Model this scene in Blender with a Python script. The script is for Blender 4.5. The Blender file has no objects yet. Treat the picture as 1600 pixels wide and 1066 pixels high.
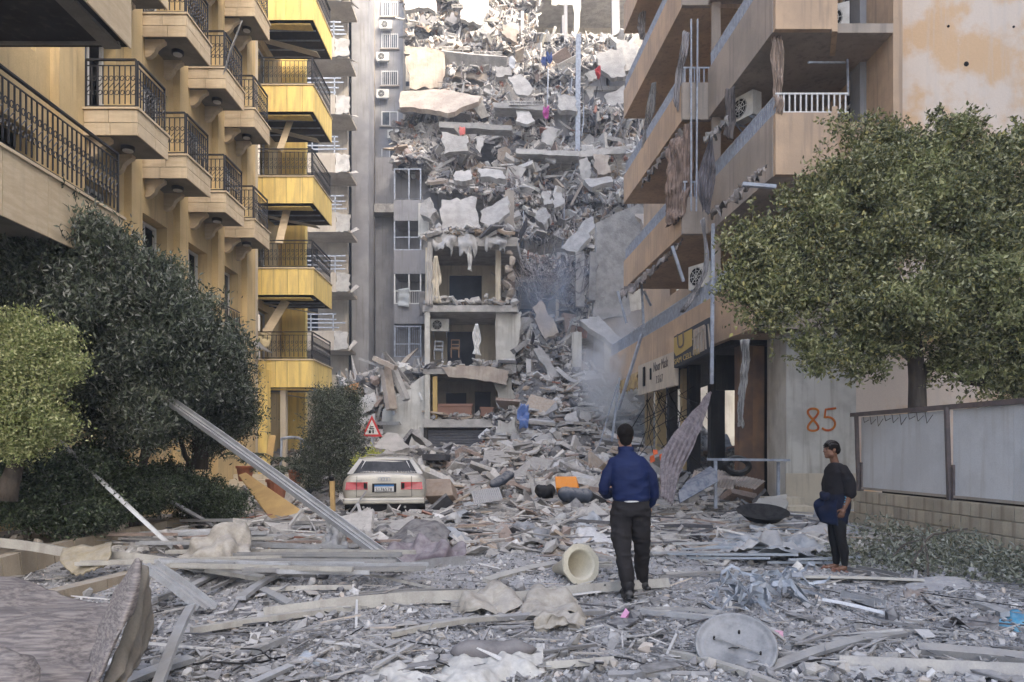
import bpy, math, random
import numpy as np
from mathutils import Vector, Matrix
random.seed(7); RNG = np.random.default_rng(11)
S = bpy.context.scene; COL = S.collection
R = math.radians
F = 1155.0; EYE = 1.5; HX, HY = 800.0, 705.0
# ---------------- camera
cd = bpy.data.cameras.new('camera'); cam = bpy.data.objects.new('camera', cd); COL.objects.link(cam)
cam.location = (0, 0, EYE); cam.rotation_euler = (R(90), 0, 0)
cd.sensor_width = 36; cd.lens = F/1600*36; cd.shift_y = (705-533)/1600; cd.clip_end = 2000; cd.clip_start = 0.05
S.camera = cam
# ---------------- sky and sun
SUN_DIR = Vector((0.60, -0.62, 0.60)).normalized()
w = bpy.data.worlds.new('World'); S.world = w; w.use_nodes = True
nt = w.node_tree; bg = nt.nodes['Background']
sk = nt.nodes.new('ShaderNodeTexSky'); sk.sky_type = 'NISHITA'; sk.sun_disc = False
sk.sun_elevation = math.asin(SUN_DIR.z); sk.sun_rotation = math.atan2(SUN_DIR.x, SUN_DIR.y)
sk.air_density = .8; sk.dust_density = 5.0; sk.ozone_density = .6
nt.links.new(sk.outputs[0], bg.inputs[0]); bg.inputs[1].default_value = 0.15
ld = bpy.data.lights.new('sun', 'SUN'); ld.energy = 1.1; ld.angle = R(10); ld.color = (1, 0.90, 0.74)
sun = bpy.data.objects.new('sun', ld); COL.objects.link(sun)
sun.rotation_euler = (-SUN_DIR).to_track_quat('-Z', 'Y').to_euler()
S.view_settings.view_transform = 'Standard'; S.view_settings.look = 'None'
S.view_settings.gamma = 1; S.view_settings.use_curve_mapping = False
S.cycles.volume_bounces = 2
S.view_settings.exposure = 2.42
# ---------------- helpers
def P(px, py, d): return np.array(((px-HX)/F*d, d, EYE+(HY-py)/F*d))      # a point at distance d
def G(px, py, z=0.0):                                                    # a point on the ground
    d = (EYE-z)*F/(py-HY); return np.array(((px-HX)/F*d, d, z))
WM = {}
def wm(o): return WM.get(o.name, Matrix.Identity(4))
def link(o, parent=None, loc=None, rot=None):
    COL.objects.link(o)
    M = Matrix.Translation(Vector(loc) if loc is not None else (0, 0, 0))
    if rot is not None: M = M @ (rot.to_4x4() if isinstance(rot, Matrix) else Matrix.Rotation(rot, 4, 'Z'))
    WM[o.name] = M
    if parent is not None:
        o.parent = parent; o.matrix_local = wm(parent).inverted() @ M
    else: o.matrix_local = M
    return o
def tag(o, label=None, cat=None, group=None, kind=None):
    if label: o['label'] = label
    if cat: o['category'] = cat
    if group: o['group'] = group
    if kind: o['kind'] = kind
    return o
def thing(name, label, cat, loc=(0, 0, 0), group=None, rot=None):
    o = bpy.data.objects.new(name, None); o.empty_display_size = .2
    link(o, None, loc, rot); return tag(o, label, cat, group)
class MB:
    def __init__(s): s.v = []; s.f = []; s.n = 0; s.sm = False
    def add(s, v, f):
        v = [tuple(map(float, p)) for p in v]; n = s.n
        s.v += v; s.f += [tuple(i+n for i in q) for q in f]; s.n += len(v); return s
    def box(s, lo, hi):
        (a, b, c), (d, e, f) = lo, hi
        return s.add([(a,b,c),(d,b,c),(d,e,c),(a,e,c),(a,b,f),(d,b,f),(d,e,f),(a,e,f)],
            [(0,3,2,1),(4,5,6,7),(0,1,5,4),(1,2,6,5),(2,3,7,6),(3,0,4,7)])
    def obox(s, c, ax, ay, az):            # centre and three half-axis vectors
        c, ax, ay, az = map(np.array, (c, ax, ay, az)); v = []
        for k in (-1, 1):
            for i, j in ((-1,-1),(1,-1),(1,1),(-1,1)): v.append(c+i*ax+j*ay+k*az)
        return s.add(v, [(0,3,2,1),(4,5,6,7),(0,1,5,4),(1,2,6,5),(2,3,7,6),(3,0,4,7)])
    def bar(s, p, q, w, h, up=(0, 0, 1)):
        p, q = np.array(p, float), np.array(q, float); d = q-p; L = np.linalg.norm(d)
        if L < 1e-6: return s
        d /= L; sd = np.cross(d, up)
        if np.linalg.norm(sd) < 1e-3: sd = np.cross(d, (1, 0, 0))
        sd /= np.linalg.norm(sd); u = np.cross(sd, d)
        return s.obox((p+q)/2, d*L/2, sd*w/2, u*h/2)
    def tube(s, pts, r, n=6, cap=True):
        pts = [np.array(p, float) for p in pts]; m = len(pts)
        rs = r if hasattr(r, '__len__') else [r]*m
        vs = []; prev = None
        for i, p in enumerate(pts):
            t = pts[min(i+1, m-1)]-pts[max(i-1, 0)]; t = t/(np.linalg.norm(t)+1e-9)
            if prev is None:
                a = np.cross(t, (0, 0, 1))
                if np.linalg.norm(a) < .05: a = np.cross(t, (1, 0, 0))
            else: a = prev-t*np.dot(prev, t)
            a /= np.linalg.norm(a)+1e-9; b = np.cross(t, a); prev = a
            for k in range(n):
                an = 2*math.pi*k/n; vs.append(p+(a*math.cos(an)+b*math.sin(an))*rs[i])
        fs = [(i*n+k, i*n+(k+1) % n, (i+1)*n+(k+1) % n, (i+1)*n+k) for i in range(m-1) for k in range(n)]
        if cap: fs += [tuple(range(n))[::-1], tuple((m-1)*n+k for k in range(n))]
        return s.add(vs, fs)
    def prism(s, pts, off):                 # planar polygon swept by a vector
        n = len(pts); pts = [np.array(p, float) for p in pts]; off = np.array(off, float)
        v = pts+[p+off for p in pts]
        return s.add(v, [tuple(range(n)), tuple(range(n, 2*n))[::-1]]+[(i, i+n, (i+1) % n+n, (i+1) % n) for i in range(n)])
    def mesh(s, name, smooth=False):
        me = bpy.data.meshes.new(name); me.from_pydata(s.v, [], s.f); me.validate(); me.update()
        if smooth or s.sm: me.shade_smooth()
        return me
    def build(s, name, m, parent=None, base=False, smooth=False):
        V = np.array(s.v); lo, hi = V.min(0), V.max(0); c = (lo+hi)/2
        if base: c[2] = lo[2]
        s.v = [tuple(x) for x in (V-c)]
        me = s.mesh(name, smooth); me.materials.append(m)
        o = bpy.data.objects.new(name, me); return link(o, parent, c)
def big(name, V, Fc, m, parent=None, smooth=False, loc=None):   # fast mesh: V (n,3), Fc (m,k)
    V = np.asarray(V, np.float32); Fc = np.asarray(Fc, np.int32)
    c = (V.min(0)+V.max(0))/2 if loc is None else np.array(loc, np.float32); c = c.astype(np.float32); V = V-c
    me = bpy.data.meshes.new(name); k = Fc.shape[1]
    me.vertices.add(len(V)); me.vertices.foreach_set('co', V.ravel())
    me.loops.add(Fc.size); me.loops.foreach_set('vertex_index', Fc.ravel())
    me.polygons.add(len(Fc)); me.polygons.foreach_set('loop_start', np.arange(0, Fc.size, k, dtype=np.int32))
    me.polygons.foreach_set('loop_total', np.full(len(Fc), k, np.int32))
    me.update(calc_edges=True)
    me.shade_smooth() if smooth else me.shade_flat()
    me.materials.append(m); o = bpy.data.objects.new(name, me)
    return link(o, parent, c.tolist())
def inst(name, me, parent, loc, rot=None, scale=None):
    o = bpy.data.objects.new(name, me); link(o, parent, loc, rot)
    if scale is not None:
        M = o.matrix_local.copy(); o.matrix_local = M @ Matrix.Diagonal((*scale, 1))
    return o
# value noise
_P = RNG.random((64, 64, 64)).astype(np.float32)
def noise3(p, sc=1.0):
    p = np.asarray(p, float)*sc+100; i = np.floor(p).astype(int); f = p-i; f = f*f*(3-2*f); i &= 63; j = (i+1) & 63
    x0, y0, z0 = i[..., 0], i[..., 1], i[..., 2]; x1, y1, z1 = j[..., 0], j[..., 1], j[..., 2]
    fx, fy, fz = f[..., 0], f[..., 1], f[..., 2]
    def L(a, b, t): return a+(b-a)*t
    return L(L(L(_P[x0,y0,z0], _P[x1,y0,z0], fx), L(_P[x0,y1,z0], _P[x1,y1,z0], fx), fy),
             L(L(_P[x0,y0,z1], _P[x1,y0,z1], fx), L(_P[x0,y1,z1], _P[x1,y1,z1], fx), fy), fz)*2-1
def fbm(p, sc=1.0, o=4):
    s = 0; a = 1
    for k in range(o): s = s+a*noise3(p, sc); sc *= 2.03; a *= .5
    return s
# ---------------- materials
MATS = {}
def mat(name, c1, c2=None, rough=.85, nscale=3.0, lo=.35, hi=.65, fine=0.12, fscale=60, bump=.25, bscale=40, bdist=.01,
        island=0.0, objr=0.0, dust=0.0, dustc=(.42, .41, .39), metal=0, streak=0.0, streakc=(.12, .1, .08), spec=.3, stretch=(1, 1, 1),
        trans=0.0, palette=None, coord='Object', damp=0.0):
    if name in MATS: return MATS[name]
    m = bpy.data.materials.new(name); m.use_nodes = True; MATS[name] = m
    t = m.node_tree; N = t.nodes; Lk = t.links.new; b = N['Principled BSDF']
    def nd(ty, **k):
        n = N.new(ty)
        for a, v in k.items():
            if a.startswith('i_'): n.inputs[a[2:]].default_value = v
            else: setattr(n, a, v)
        return n
    def mix(a, bb, fac, bt='MIX'):
        n = N.new('ShaderNodeMix'); n.data_type = 'RGBA'; n.blend_type = bt
        for sck, v in ((0, fac), (6, a), (7, bb)):
            if hasattr(v, 'is_output'): Lk(v, n.inputs[sck])
            else: n.inputs[sck].default_value = (*v, 1) if isinstance(v, tuple) else v
        return n.outputs[2]
    tc = nd('ShaderNodeTexCoord'); mp = nd('ShaderNodeMapping'); mp.inputs['Scale'].default_value = stretch
    Lk(tc.outputs[coord], mp.inputs[0]); co = mp.outputs[0]
    if coord == 'Object':                   # alike pieces get different patches of the same grain
        oi0 = nd('ShaderNodeObjectInfo'); ml = nd('ShaderNodeMath', operation='MULTIPLY'); ml.inputs[1].default_value = 37.0
        Lk(oi0.outputs['Random'], ml.inputs[0]); cx = nd('ShaderNodeCombineXYZ'); Lk(ml.outputs[0], cx.inputs[0]); Lk(ml.outputs[0], cx.inputs[2])
        Lk(cx.outputs[0], mp.inputs['Location'])
    def nz(sc, det=5, r=.6):
        n = nd('ShaderNodeTexNoise'); n.inputs['Scale'].default_value = sc; n.inputs['Detail'].default_value = det
        n.inputs['Roughness'].default_value = r; Lk(co, n.inputs['Vector']); return n.outputs['Fac']
    def ramp(x, a, bb):
        n = nd('ShaderNodeMapRange'); n.interpolation_type = 'SMOOTHSTEP'
        n.inputs[1].default_value = a; n.inputs[2].default_value = bb; Lk(x, n.inputs[0]); return n.outputs[0]
    if palette:
        gi = nd('ShaderNodeNewGeometry'); rp = nd('ShaderNodeValToRGB'); rp.color_ramp.interpolation = 'CONSTANT'
        while len(rp.color_ramp.elements) < len(palette): rp.color_ramp.elements.new(.5)
        tot = sum(q[1] for q in palette); a = 0
        for e, (c, wt) in zip(rp.color_ramp.elements, palette): e.position = a/tot; e.color = (*c, 1); a += wt
        Lk(gi.outputs['Random Per Island'], rp.inputs[0]); col = rp.outputs[0]
    else:
        col = c1
        if c2: col = mix(c1, c2, ramp(nz(nscale), lo, hi))
    if fine:
        f = nz(fscale, 3, .7); g = nd('ShaderNodeMapRange'); g.inputs[1].default_value = .25; g.inputs[2].default_value = .75
        g.inputs[3].default_value = 1-fine; g.inputs[4].default_value = 1+fine; Lk(f, g.inputs[0])
        cc = nd('ShaderNodeCombineColor'); [Lk(g.outputs[0], cc.inputs[i]) for i in range(3)]
        col = mix(col, cc.outputs[0], 1.0, 'MULTIPLY')
    for amt, src in ((island, 'i'), (objr, 'o')):
        if amt:
            o_ = nd('ShaderNodeNewGeometry').outputs['Random Per Island'] if src == 'i' else nd('ShaderNodeObjectInfo').outputs['Random']
            g = nd('ShaderNodeMapRange'); g.inputs[3].default_value = 1-amt; g.inputs[4].default_value = 1+amt; Lk(o_, g.inputs[0])
            cc = nd('ShaderNodeCombineColor'); [Lk(g.outputs[0], cc.inputs[i]) for i in range(3)]
            col = mix(col, cc.outputs[0], 1.0, 'MULTIPLY')
    if streak:
        mp2 = nd('ShaderNodeMapping'); mp2.inputs['Scale'].default_value = (5, 5, .35); Lk(tc.outputs[coord], mp2.inputs[0])
        n = nd('ShaderNodeTexNoise'); n.inputs['Scale'].default_value = 1.6; n.inputs['Detail'].default_value = 6; Lk(mp2.outputs[0], n.inputs['Vector'])
        r_ = ramp(n.outputs['Fac'], .5, .72); k = nd('ShaderNodeMath', operation='MULTIPLY'); k.inputs[1].default_value = streak; Lk(r_, k.inputs[0])
        col = mix(col, streakc, k.outputs[0])
    if dust:
        ge = nd('ShaderNodeNewGeometry'); sx = nd('ShaderNodeSeparateXYZ'); Lk(ge.outputs['Normal'], sx.inputs[0])
        r_ = ramp(sx.outputs[2], .1, .8); n = ramp(nz(9, 4), .3, .6)
        k = nd('ShaderNodeMath', operation='MULTIPLY'); Lk(r_, k.inputs[0]); Lk(n, k.inputs[1])
        k2 = nd('ShaderNodeMath', operation='MULTIPLY'); k2.inputs[1].default_value = dust; Lk(k.outputs[0], k2.inputs[0])
        col = mix(col, dustc, k2.outputs[0])
    if hasattr(col, 'is_output'): Lk(col, b.inputs['Base Color'])
    else: b.inputs['Base Color'].default_value = (*col, 1)
    b.inputs['Roughness'].default_value = rough; b.inputs['Metallic'].default_value = metal
    b.inputs['Specular IOR Level'].default_value = spec
    if bump:
        bn = nd('ShaderNodeBump'); bn.inputs['Strength'].default_value = bump; bn.inputs['Distance'].default_value = bdist
        Lk(nz(bscale, 6, .65), bn.inputs['Height']); Lk(bn.outputs[0], b.inputs['Normal'])
    if trans:
        tr = nd('ShaderNodeBsdfTranslucent'); ms = nd('ShaderNodeMixShader'); ms.inputs[0].default_value = trans
        if hasattr(col, 'is_output'): Lk(col, tr.inputs[0])
        Lk(b.outputs[0], ms.inputs[1]); Lk(tr.outputs[0], ms.inputs[2]); Lk(ms.outputs[0], N['Material Output'].inputs[0])
    return m
# palette
M_ochre = mat('ochre_plaster', (.60, .46, .245), (.50, .38, .20), nscale=.8, streak=.5, streakc=(.30, .24, .15), bump=.3, bscale=20)
M_clad = mat('travertine_cladding', (.60, .50, .35), (.52, .42, .28), nscale=2.5, stretch=(1, 1, 5), objr=.08, streak=.2, streakc=(.3, .25, .18), bump=.1)
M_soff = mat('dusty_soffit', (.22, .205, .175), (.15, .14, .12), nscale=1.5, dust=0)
M_warmlit = mat('warm_lit_cladding', (.80, .61, .21), (.68, .51, .19), nscale=1.6, lo=.4, hi=.6, streak=.4, streakc=(.36, .29, .16), stretch=(3, 3, .6), objr=.04, bump=.08)  # warm reflected light put into the beige yellow cladding colour
M_iron = mat('black_iron', (.013, .013, .015), rough=.5, dust=.35, bump=0, spec=.5)
M_greyiron = mat('grey_painted_rail', (.36, .40, .46), (.25, .27, .31), rough=.5, nscale=6, dust=.2, bump=.05)
M_tan = mat('tan_plaster', (.52, .375, .25), (.42, .31, .215), nscale=.7, lo=.4, hi=.6, streak=.55, streakc=(.25, .2, .16), bump=.3, bscale=14, bdist=.015)
M_taung = mat('grey_tan_plaster', (.38, .32, .265), (.29, .255, .215), nscale=.9, streak=.6, streakc=(.2, .18, .16), bump=.3, bscale=14)
M_patchwall = mat('patchy_render', (.62, .43, .26), (.66, .57, .48), nscale=.55, lo=.44, hi=.56, fine=.1, streak=.3, streakc=(.55, .5, .45), bump=.3, bscale=12, bdist=.02)
M_greyplaster = mat('grey_plaster', (.27, .27, .275), (.20, .20, .21), nscale=.7, streak=.5, streakc=(.14, .13, .12), bump=.3, bscale=12)
M_pale = mat('pale_concrete', (.37, .33, .275), (.28, .25, .21), nscale=1.0, streak=.4, streakc=(.18, .16, .14), bump=.3, bscale=15)
M_cream = mat('cream_wall', (.55, .49, .38), (.47, .42, .33), nscale=.9, streak=.3, bump=.2)
M_white = mat('off_white_plaster', (.56, .55, .50), (.44, .43, .39), nscale=1.2, lo=.4, hi=.6, streak=.55, streakc=(.28, .25, .2), bump=.2)
M_dark = mat('shaded_interior', (.035, .034, .034), (.018, .018, .018), nscale=1, streak=.3)  # near black puts the shade of interiors and soffits into the colour
M_void = mat('shaded_room_wall', (.06, .07, .085), (.035, .04, .05), nscale=.8)  # bluish dark colour carries the shade of the open voids
M_glass = mat('dusty_glass', (.03, .04, .05), (.10, .11, .12), rough=.15, nscale=2, bump=0, spec=.6)
M_frame = mat('window_frame_white', (.6, .6, .58), rough=.4, bump=0)
M_conc = mat('broken_concrete', (.40, .385, .36), (.28, .27, .25), nscale=2.2, island=.18, objr=.22, dust=.4, dustc=(.42, .40, .37), bump=.7, bscale=9, bdist=.05)
M_concw = mat('pale_broken_panel', (.42, .365, .30), (.30, .25, .205), nscale=1.4, objr=.15, dust=.3, bump=.5, bscale=8, bdist=.04, streak=.25)
M_rub = mat('rubble_pieces', (.4, .4, .4), fine=.25, fscale=12, bump=.6, bscale=10, bdist=.05, dust=.45, dustc=(.42, .405, .375), island=.12,
    palette=[((.38,.365,.34),5),((.47,.45,.42),5),((.25,.24,.225),4),((.54,.52,.485),3),((.13,.13,.135),3.5),((.36,.29,.22),2.2),((.27,.21,.175),1.8),((.58,.57,.55),1),((.28,.14,.10),.35),((.07,.07,.075),2)])
M_rubbase = mat('rubble_base', (.25, .24, .23), (.14, .14, .14), nscale=2.5, fine=.3, fscale=25, bump=1, bscale=6, bdist=.2)
M_chip = mat('dust_and_chips', (.4, .4, .4), fine=.15, fscale=30, bump=.2, dust=.4, dustc=(.46, .455, .44), island=.1,
    palette=[((.34,.335,.325),6),((.45,.44,.425),3.5),((.23,.225,.22),5),((.14,.137,.133),4),((.57,.56,.54),1.3),((.36,.335,.30),1.8),((.075,.075,.08),2.4),((.44,.38,.32),.6)])
M_rebar = mat('rusty_rebar', (.12, .10, .095), (.34, .32, .31), nscale=4, island=.3, rough=.8, bump=0)
M_alu = mat('dusty_aluminium', (.46, .47, .48), (.36, .36, .36), rough=.45, nscale=5, objr=.18, dust=.6, dustc=(.47, .46, .43), metal=.35, bump=.1)
M_alud = mat('dusty_dark_profile', (.26, .26, .26), (.33, .32, .30), rough=.5, nscale=5, objr=.15, dust=.5, metal=.3, bump=.1)
M_terra = mat('terracotta', (.36, .12, .06), (.30, .13, .08), dust=.5, bump=.2)
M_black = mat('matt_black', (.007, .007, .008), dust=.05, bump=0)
M_acw = mat('ac_casing', (.55, .55, .52), (.45, .44, .4), nscale=4, dust=.4, bump=0, rough=.5)
# ---------------- generic builders
def wall_open(mb, O, U, L, z0, z1, opens, T):
    """wall with openings; O origin (x,y), U unit dir (x,y), T depth vector (x,y); opens (u0,u1,z0,z1)"""
    us = sorted({0.0, float(L), *[max(0, min(L, a)) for o in opens for a in o[:2]]}); zs = sorted({z0, z1, *[max(z0, min(z1, a)) for o in opens for a in o[2:]]})
    def solid(i, j):
        if i < 0 or j < 0 or i >= len(us)-1 or j >= len(zs)-1: return None
        u, z = (us[i]+us[i+1])/2, (zs[j]+zs[j+1])/2
        return not any(a < u < b and c < z < d for a, b, c, d in opens)
    def pt(u, z, t): return (O[0]+U[0]*u+T[0]*t, O[1]+U[1]*u+T[1]*t, z)
    for i in range(len(us)-1):
        for j in range(len(zs)-1):
            if not solid(i, j): continue
            a, b, c, d = us[i], us[i+1], zs[j], zs[j+1]
            mb.add([pt(a,c,0),pt(b,c,0),pt(b,d,0),pt(a,d,0)], [(0,1,2,3)])
            mb.add([pt(a,c,1),pt(b,c,1),pt(b,d,1),pt(a,d,1)], [(3,2,1,0)])
            for (di, dj, p, q) in ((-1,0,(a,c),(a,d)), (1,0,(b,d),(b,c)), (0,-1,(b,c),(a,c)), (0,1,(a,d),(b,d))):
                if not solid(i+di, j+dj):
                    mb.add([pt(*p,0),pt(*q,0),pt(*q,1),pt(*p,1)], [(0,1,2,3)])
    return mb
def jag(pts, amp, n=4, seed=0):
    """roughen a polygon's outline in its own plane"""
    rg = np.random.default_rng(seed); pts = [np.array(p, float) for p in pts]; out = []
    c = sum(pts)/len(pts)
    for i, p in enumerate(pts):
        q = pts[(i+1) % len(pts)]
        out.append(p); am = min(amp, .10*np.linalg.norm(q-p))
        for k in range(1, n):
            t = (k+rg.uniform(-.3, .3))/n; m = p+(q-p)*t; dr = (c-m)/(np.linalg.norm(c-m)+1e-6)
            out.append(m+dr*rg.uniform(-am, am))
    return out
def slabpx(mb, pts, th, amp=.12, n=4, seed=0):
    """broken slab from outline points (px,py,d), swept back along its normal"""
    w_ = [P(*p) for p in pts]; nrm = np.cross(w_[1]-w_[0], w_[2]-w_[0]); nrm /= np.linalg.norm(nrm)+1e-9
    if nrm[1] < 0: nrm = -nrm
    w0 = w_[0]; w_ = [p-nrm*np.dot(p-w0, nrm) for p in w_]
    o_ = jag(w_, amp, n, seed) if amp else w_
    # face the camera
    a = sum(np.cross(o_[i]-w0, o_[(i+1) % len(o_)]-w0) for i in range(len(o_)))
    if np.dot(a, nrm) > 0: o_ = o_[::-1]
    return mb.prism(o_, nrm*th)
def cat(vals, u):
    """Catmull-Rom through rows of vals at u in [0,n-1]"""
    n = len(vals); i = int(min(max(math.floor(u), 0), n-2)); t = u-i
    p1, p2 = vals[i], vals[i+1]; p0 = vals[i-1] if i > 0 else 2*p1-p2; p3 = vals[i+2] if i+2 < n else 2*p2-p1
    return .5*((2*p1)+(-p0+p2)*t+(2*p0-5*p1+4*p2-p3)*t*t+(-p0+3*p1-3*p2+p3)*t**3)
def cloth(name, m, grid, parent=None, nu=24, nv=24, amp=.02, nsc=3, th=.004, label=None, catg=None, group=None, fold=0, foldf=8, foldv=False, rag=0, world=False):
    """cloth sheet through a grid of (px,py,d) rows"""
    C = np.array([[np.array(p, float) if world else P(*p) for p in row] for row in grid])
    rows = np.array([[cat(list(C[r]), u) for u in np.linspace(0, C.shape[1]-1, nu)] for r in range(C.shape[0])])
    V = np.array([cat(list(rows), v) for v in np.linspace(0, C.shape[0]-1, nv)])   # nv,nu,3
    du = np.gradient(V, axis=1); dv = np.gradient(V, axis=0); N_ = np.cross(du, dv); N_ /= np.linalg.norm(N_, axis=2, keepdims=True)+1e-9
    V = V+N_*(amp*.55*fbm(V, nsc, 3))[..., None]
    rc = np.random.default_rng(int(abs(V[0, 0, 0]*991+V[-1, -1, 1]*337)) % 9999)      # sharp creases
    for k in range(5):
        dr = rc.normal(size=3); dr /= np.linalg.norm(dr); ph = (V @ dr)*nsc*rc.uniform(.35, .9)+.5*noise3(V, nsc*.6)+rc.uniform(0, 1)
        V = V+N_*(amp*.75*(np.abs(ph-np.round(ph))*4-1)*rc.uniform(.4, 1))[..., None]
        dr = rc.normal(size=3); dr /= np.linalg.norm(dr); ph = (V @ dr)*nsc*rc.uniform(1.2, 2.4)+.6*noise3(V, nsc*1.2)+rc.uniform(0, 1)
        V = V+N_*(amp*.24*(np.abs(ph-np.round(ph))*4-1)*rc.uniform(.4, 1))[..., None]
    if fold:
        uu = np.linspace(0, 1, nv)[:, None] if foldv else np.linspace(0, 1, nu)[None, :]
        ph = noise3(V, 1.3)*2.0; V = V+N_*(fold*np.sin(uu*foldf*2*math.pi+ph))[..., None]
    if rag:
        V[-1, :, 2] += rag*(RNG.random(nu)-.3); V[-2, :, 2] += rag*.4*(RNG.random(nu)-.4)
    V = V.reshape(-1, 3); q = [(r*nu+c, r*nu+c+1, (r+1)*nu+c+1, (r+1)*nu+c) for r in range(nv-1) for c in range(nu-1)]
    o = big(name, V, q, m, parent, smooth=True)
    md = o.modifiers.new('thickness', 'SOLIDIFY'); md.thickness = th; md.offset = 0
    if label: tag(o, label, catg, group)
    return o
# scattered pieces, one mesh
def sum_cut(w_, n_, rg):
    for q in n_:
        h = rg.uniform(.35, .6); t = np.maximum(w_ @ q-h, 0); w_ = w_-t[:, None]*q
    return w_
def templates(kind, k=12, seed=3):
    rg = np.random.default_rng(seed); out = []
    if kind == 'rock':
        ph = (1+5**.5)/2
        v = np.array([(-1,ph,0),(1,ph,0),(-1,-ph,0),(1,-ph,0),(0,-1,ph),(0,1,ph),(0,-1,-ph),(0,1,-ph),(ph,0,-1),(ph,0,1),(-ph,0,-1),(-ph,0,1)])/1.9
        f = np.array([(0,11,5),(0,5,1),(0,1,7),(0,7,10),(0,10,11),(1,5,9),(5,11,4),(11,10,2),(10,7,6),(7,1,8),(3,9,4),(3,4,2),(3,2,6),(3,6,8),(3,8,9),(4,9,5),(2,4,11),(6,2,10),(8,6,7),(9,8,1)])
        for i in range(k): w_ = v*rg.uniform(.7, 1.2, (12, 1)); n_ = rg.normal(size=(5, 3)); n_ /= np.linalg.norm(n_, axis=1, keepdims=True); out.append(sum_cut(w_, n_, rg))
        return np.array(out), f
    v = np.array([(-1,-1,-1),(1,-1,-1),(1,1,-1),(-1,1,-1),(-1,-1,1),(1,-1,1),(1,1,1),(-1,1,1)], float)
    f = np.array([(0,3,2),(0,2,1),(4,5,6),(4,6,7),(0,1,5),(0,5,4),(1,2,6),(1,6,5),(2,3,7),(2,7,6),(3,0,4),(3,4,7)])
    for i in range(k):
        j = rg.uniform(-.45, .45, (4, 3)); j[:, 2] *= .2
        w_ = v.copy(); w_[:4] += j; w_[4:] += j+rg.uniform(-.06, .06, (4, 3)); out.append(w_)
    return np.array(out), f
def randrot(n, rg, tilt=None):
    if tilt is None:
        q = rg.normal(size=(n, 4)); q /= np.linalg.norm(q, axis=1, keepdims=True)
    else:
        a = rg.uniform(0, 2*math.pi, n); t = rg.normal(0, tilt, n)/2; ax = rg.uniform(0, 2*math.pi, n)
        qz = np.stack([np.cos(a/2), 0*a, 0*a, np.sin(a/2)], 1)
        qt = np.stack([np.cos(t), np.sin(t)*np.cos(ax), np.sin(t)*np.sin(ax), 0*t], 1)
        w1, x1, y1, z1 = qt.T; w2, x2, y2, z2 = qz.T
        q = np.stack([w1*w2-x1*x2-y1*y2-z1*z2, w1*x2+x1*w2+y1*z2-z1*y2, w1*y2-x1*z2+y1*w2+z1*x2, w1*z2+x1*y2-y1*x2+z1*w2], 1)
    w_, x, y, z = q.T
    return np.stack([np.stack([1-2*(y*y+z*z), 2*(x*y-z*w_), 2*(x*z+y*w_)], 1), np.stack([2*(x*y+z*w_), 1-2*(x*x+z*z), 2*(y*z-x*w_)], 1),
                     np.stack([2*(x*z-y*w_), 2*(y*z+x*w_), 1-2*(x*x+y*y)], 1)], 1)
def scatter(pos, size, kind, rg, aspect=(1, 1, 1), tilt=None):
    T, f = templates(kind); n = len(pos); t = T[rg.integers(0, len(T), n)]
    sc = (np.asarray(size)[:, None]*np.array(aspect))*rg.uniform(.65, 1.35, (n, 3))
    V = np.einsum('nij,nkj->nki', randrot(n, rg, tilt), t*sc[:, None, :])+np.asarray(pos)[:, None, :]
    m = t.shape[1]; Fc = (f[None]+(np.arange(n)*m)[:, None, None]).reshape(-1, 3)
    return V.reshape(-1, 3), Fc
def merge(parts):
    Vs, Fs, n = [], [], 0
    for V, f in parts: Vs.append(V); Fs.append(f+n); n += len(V)
    return np.concatenate(Vs), np.concatenate(Fs)
def window(parent, O, U, N, w_, h_, z, depth=.05, glass=M_glass, frame=M_frame, mull=1, transom=False):
    """O (x,y) centre, U dir, N outward; frame with panes as sub-parts"""
    mb = MB(); t = .035; U3 = np.array((U[0], U[1], 0)); N3 = np.array((N[0], N[1], 0)); Z = np.array((0, 0, 1.)); c = np.array((O[0], O[1], z+h_/2))
    for sx in (-1, 1): mb.obox(c+U3*sx*(w_/2-t), U3*t, N3*.03, Z*h_/2)
    for sz in (-1, 1): mb.obox(c+Z*sz*(h_/2-t), U3*(w_/2-2*t), N3*.03, Z*t)
    for i in range(1, mull+1): mb.obox(c+U3*(-w_/2+w_*i/(mull+1)), U3*t*.8, N3*.028, Z*(h_/2-2*t))
    f = mb.build('window_frame', frame, parent)
    for i in range(mull+1):
        if random.random() < .15: continue
        g = MB(); x = -w_/2+w_*(i+.5)/(mull+1); g.obox(c+U3*x, U3*(w_/(mull+1)/2-t*.8), N3*.004, Z*(h_/2-2*t)); g.build('pane', glass, f)
    return f
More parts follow.
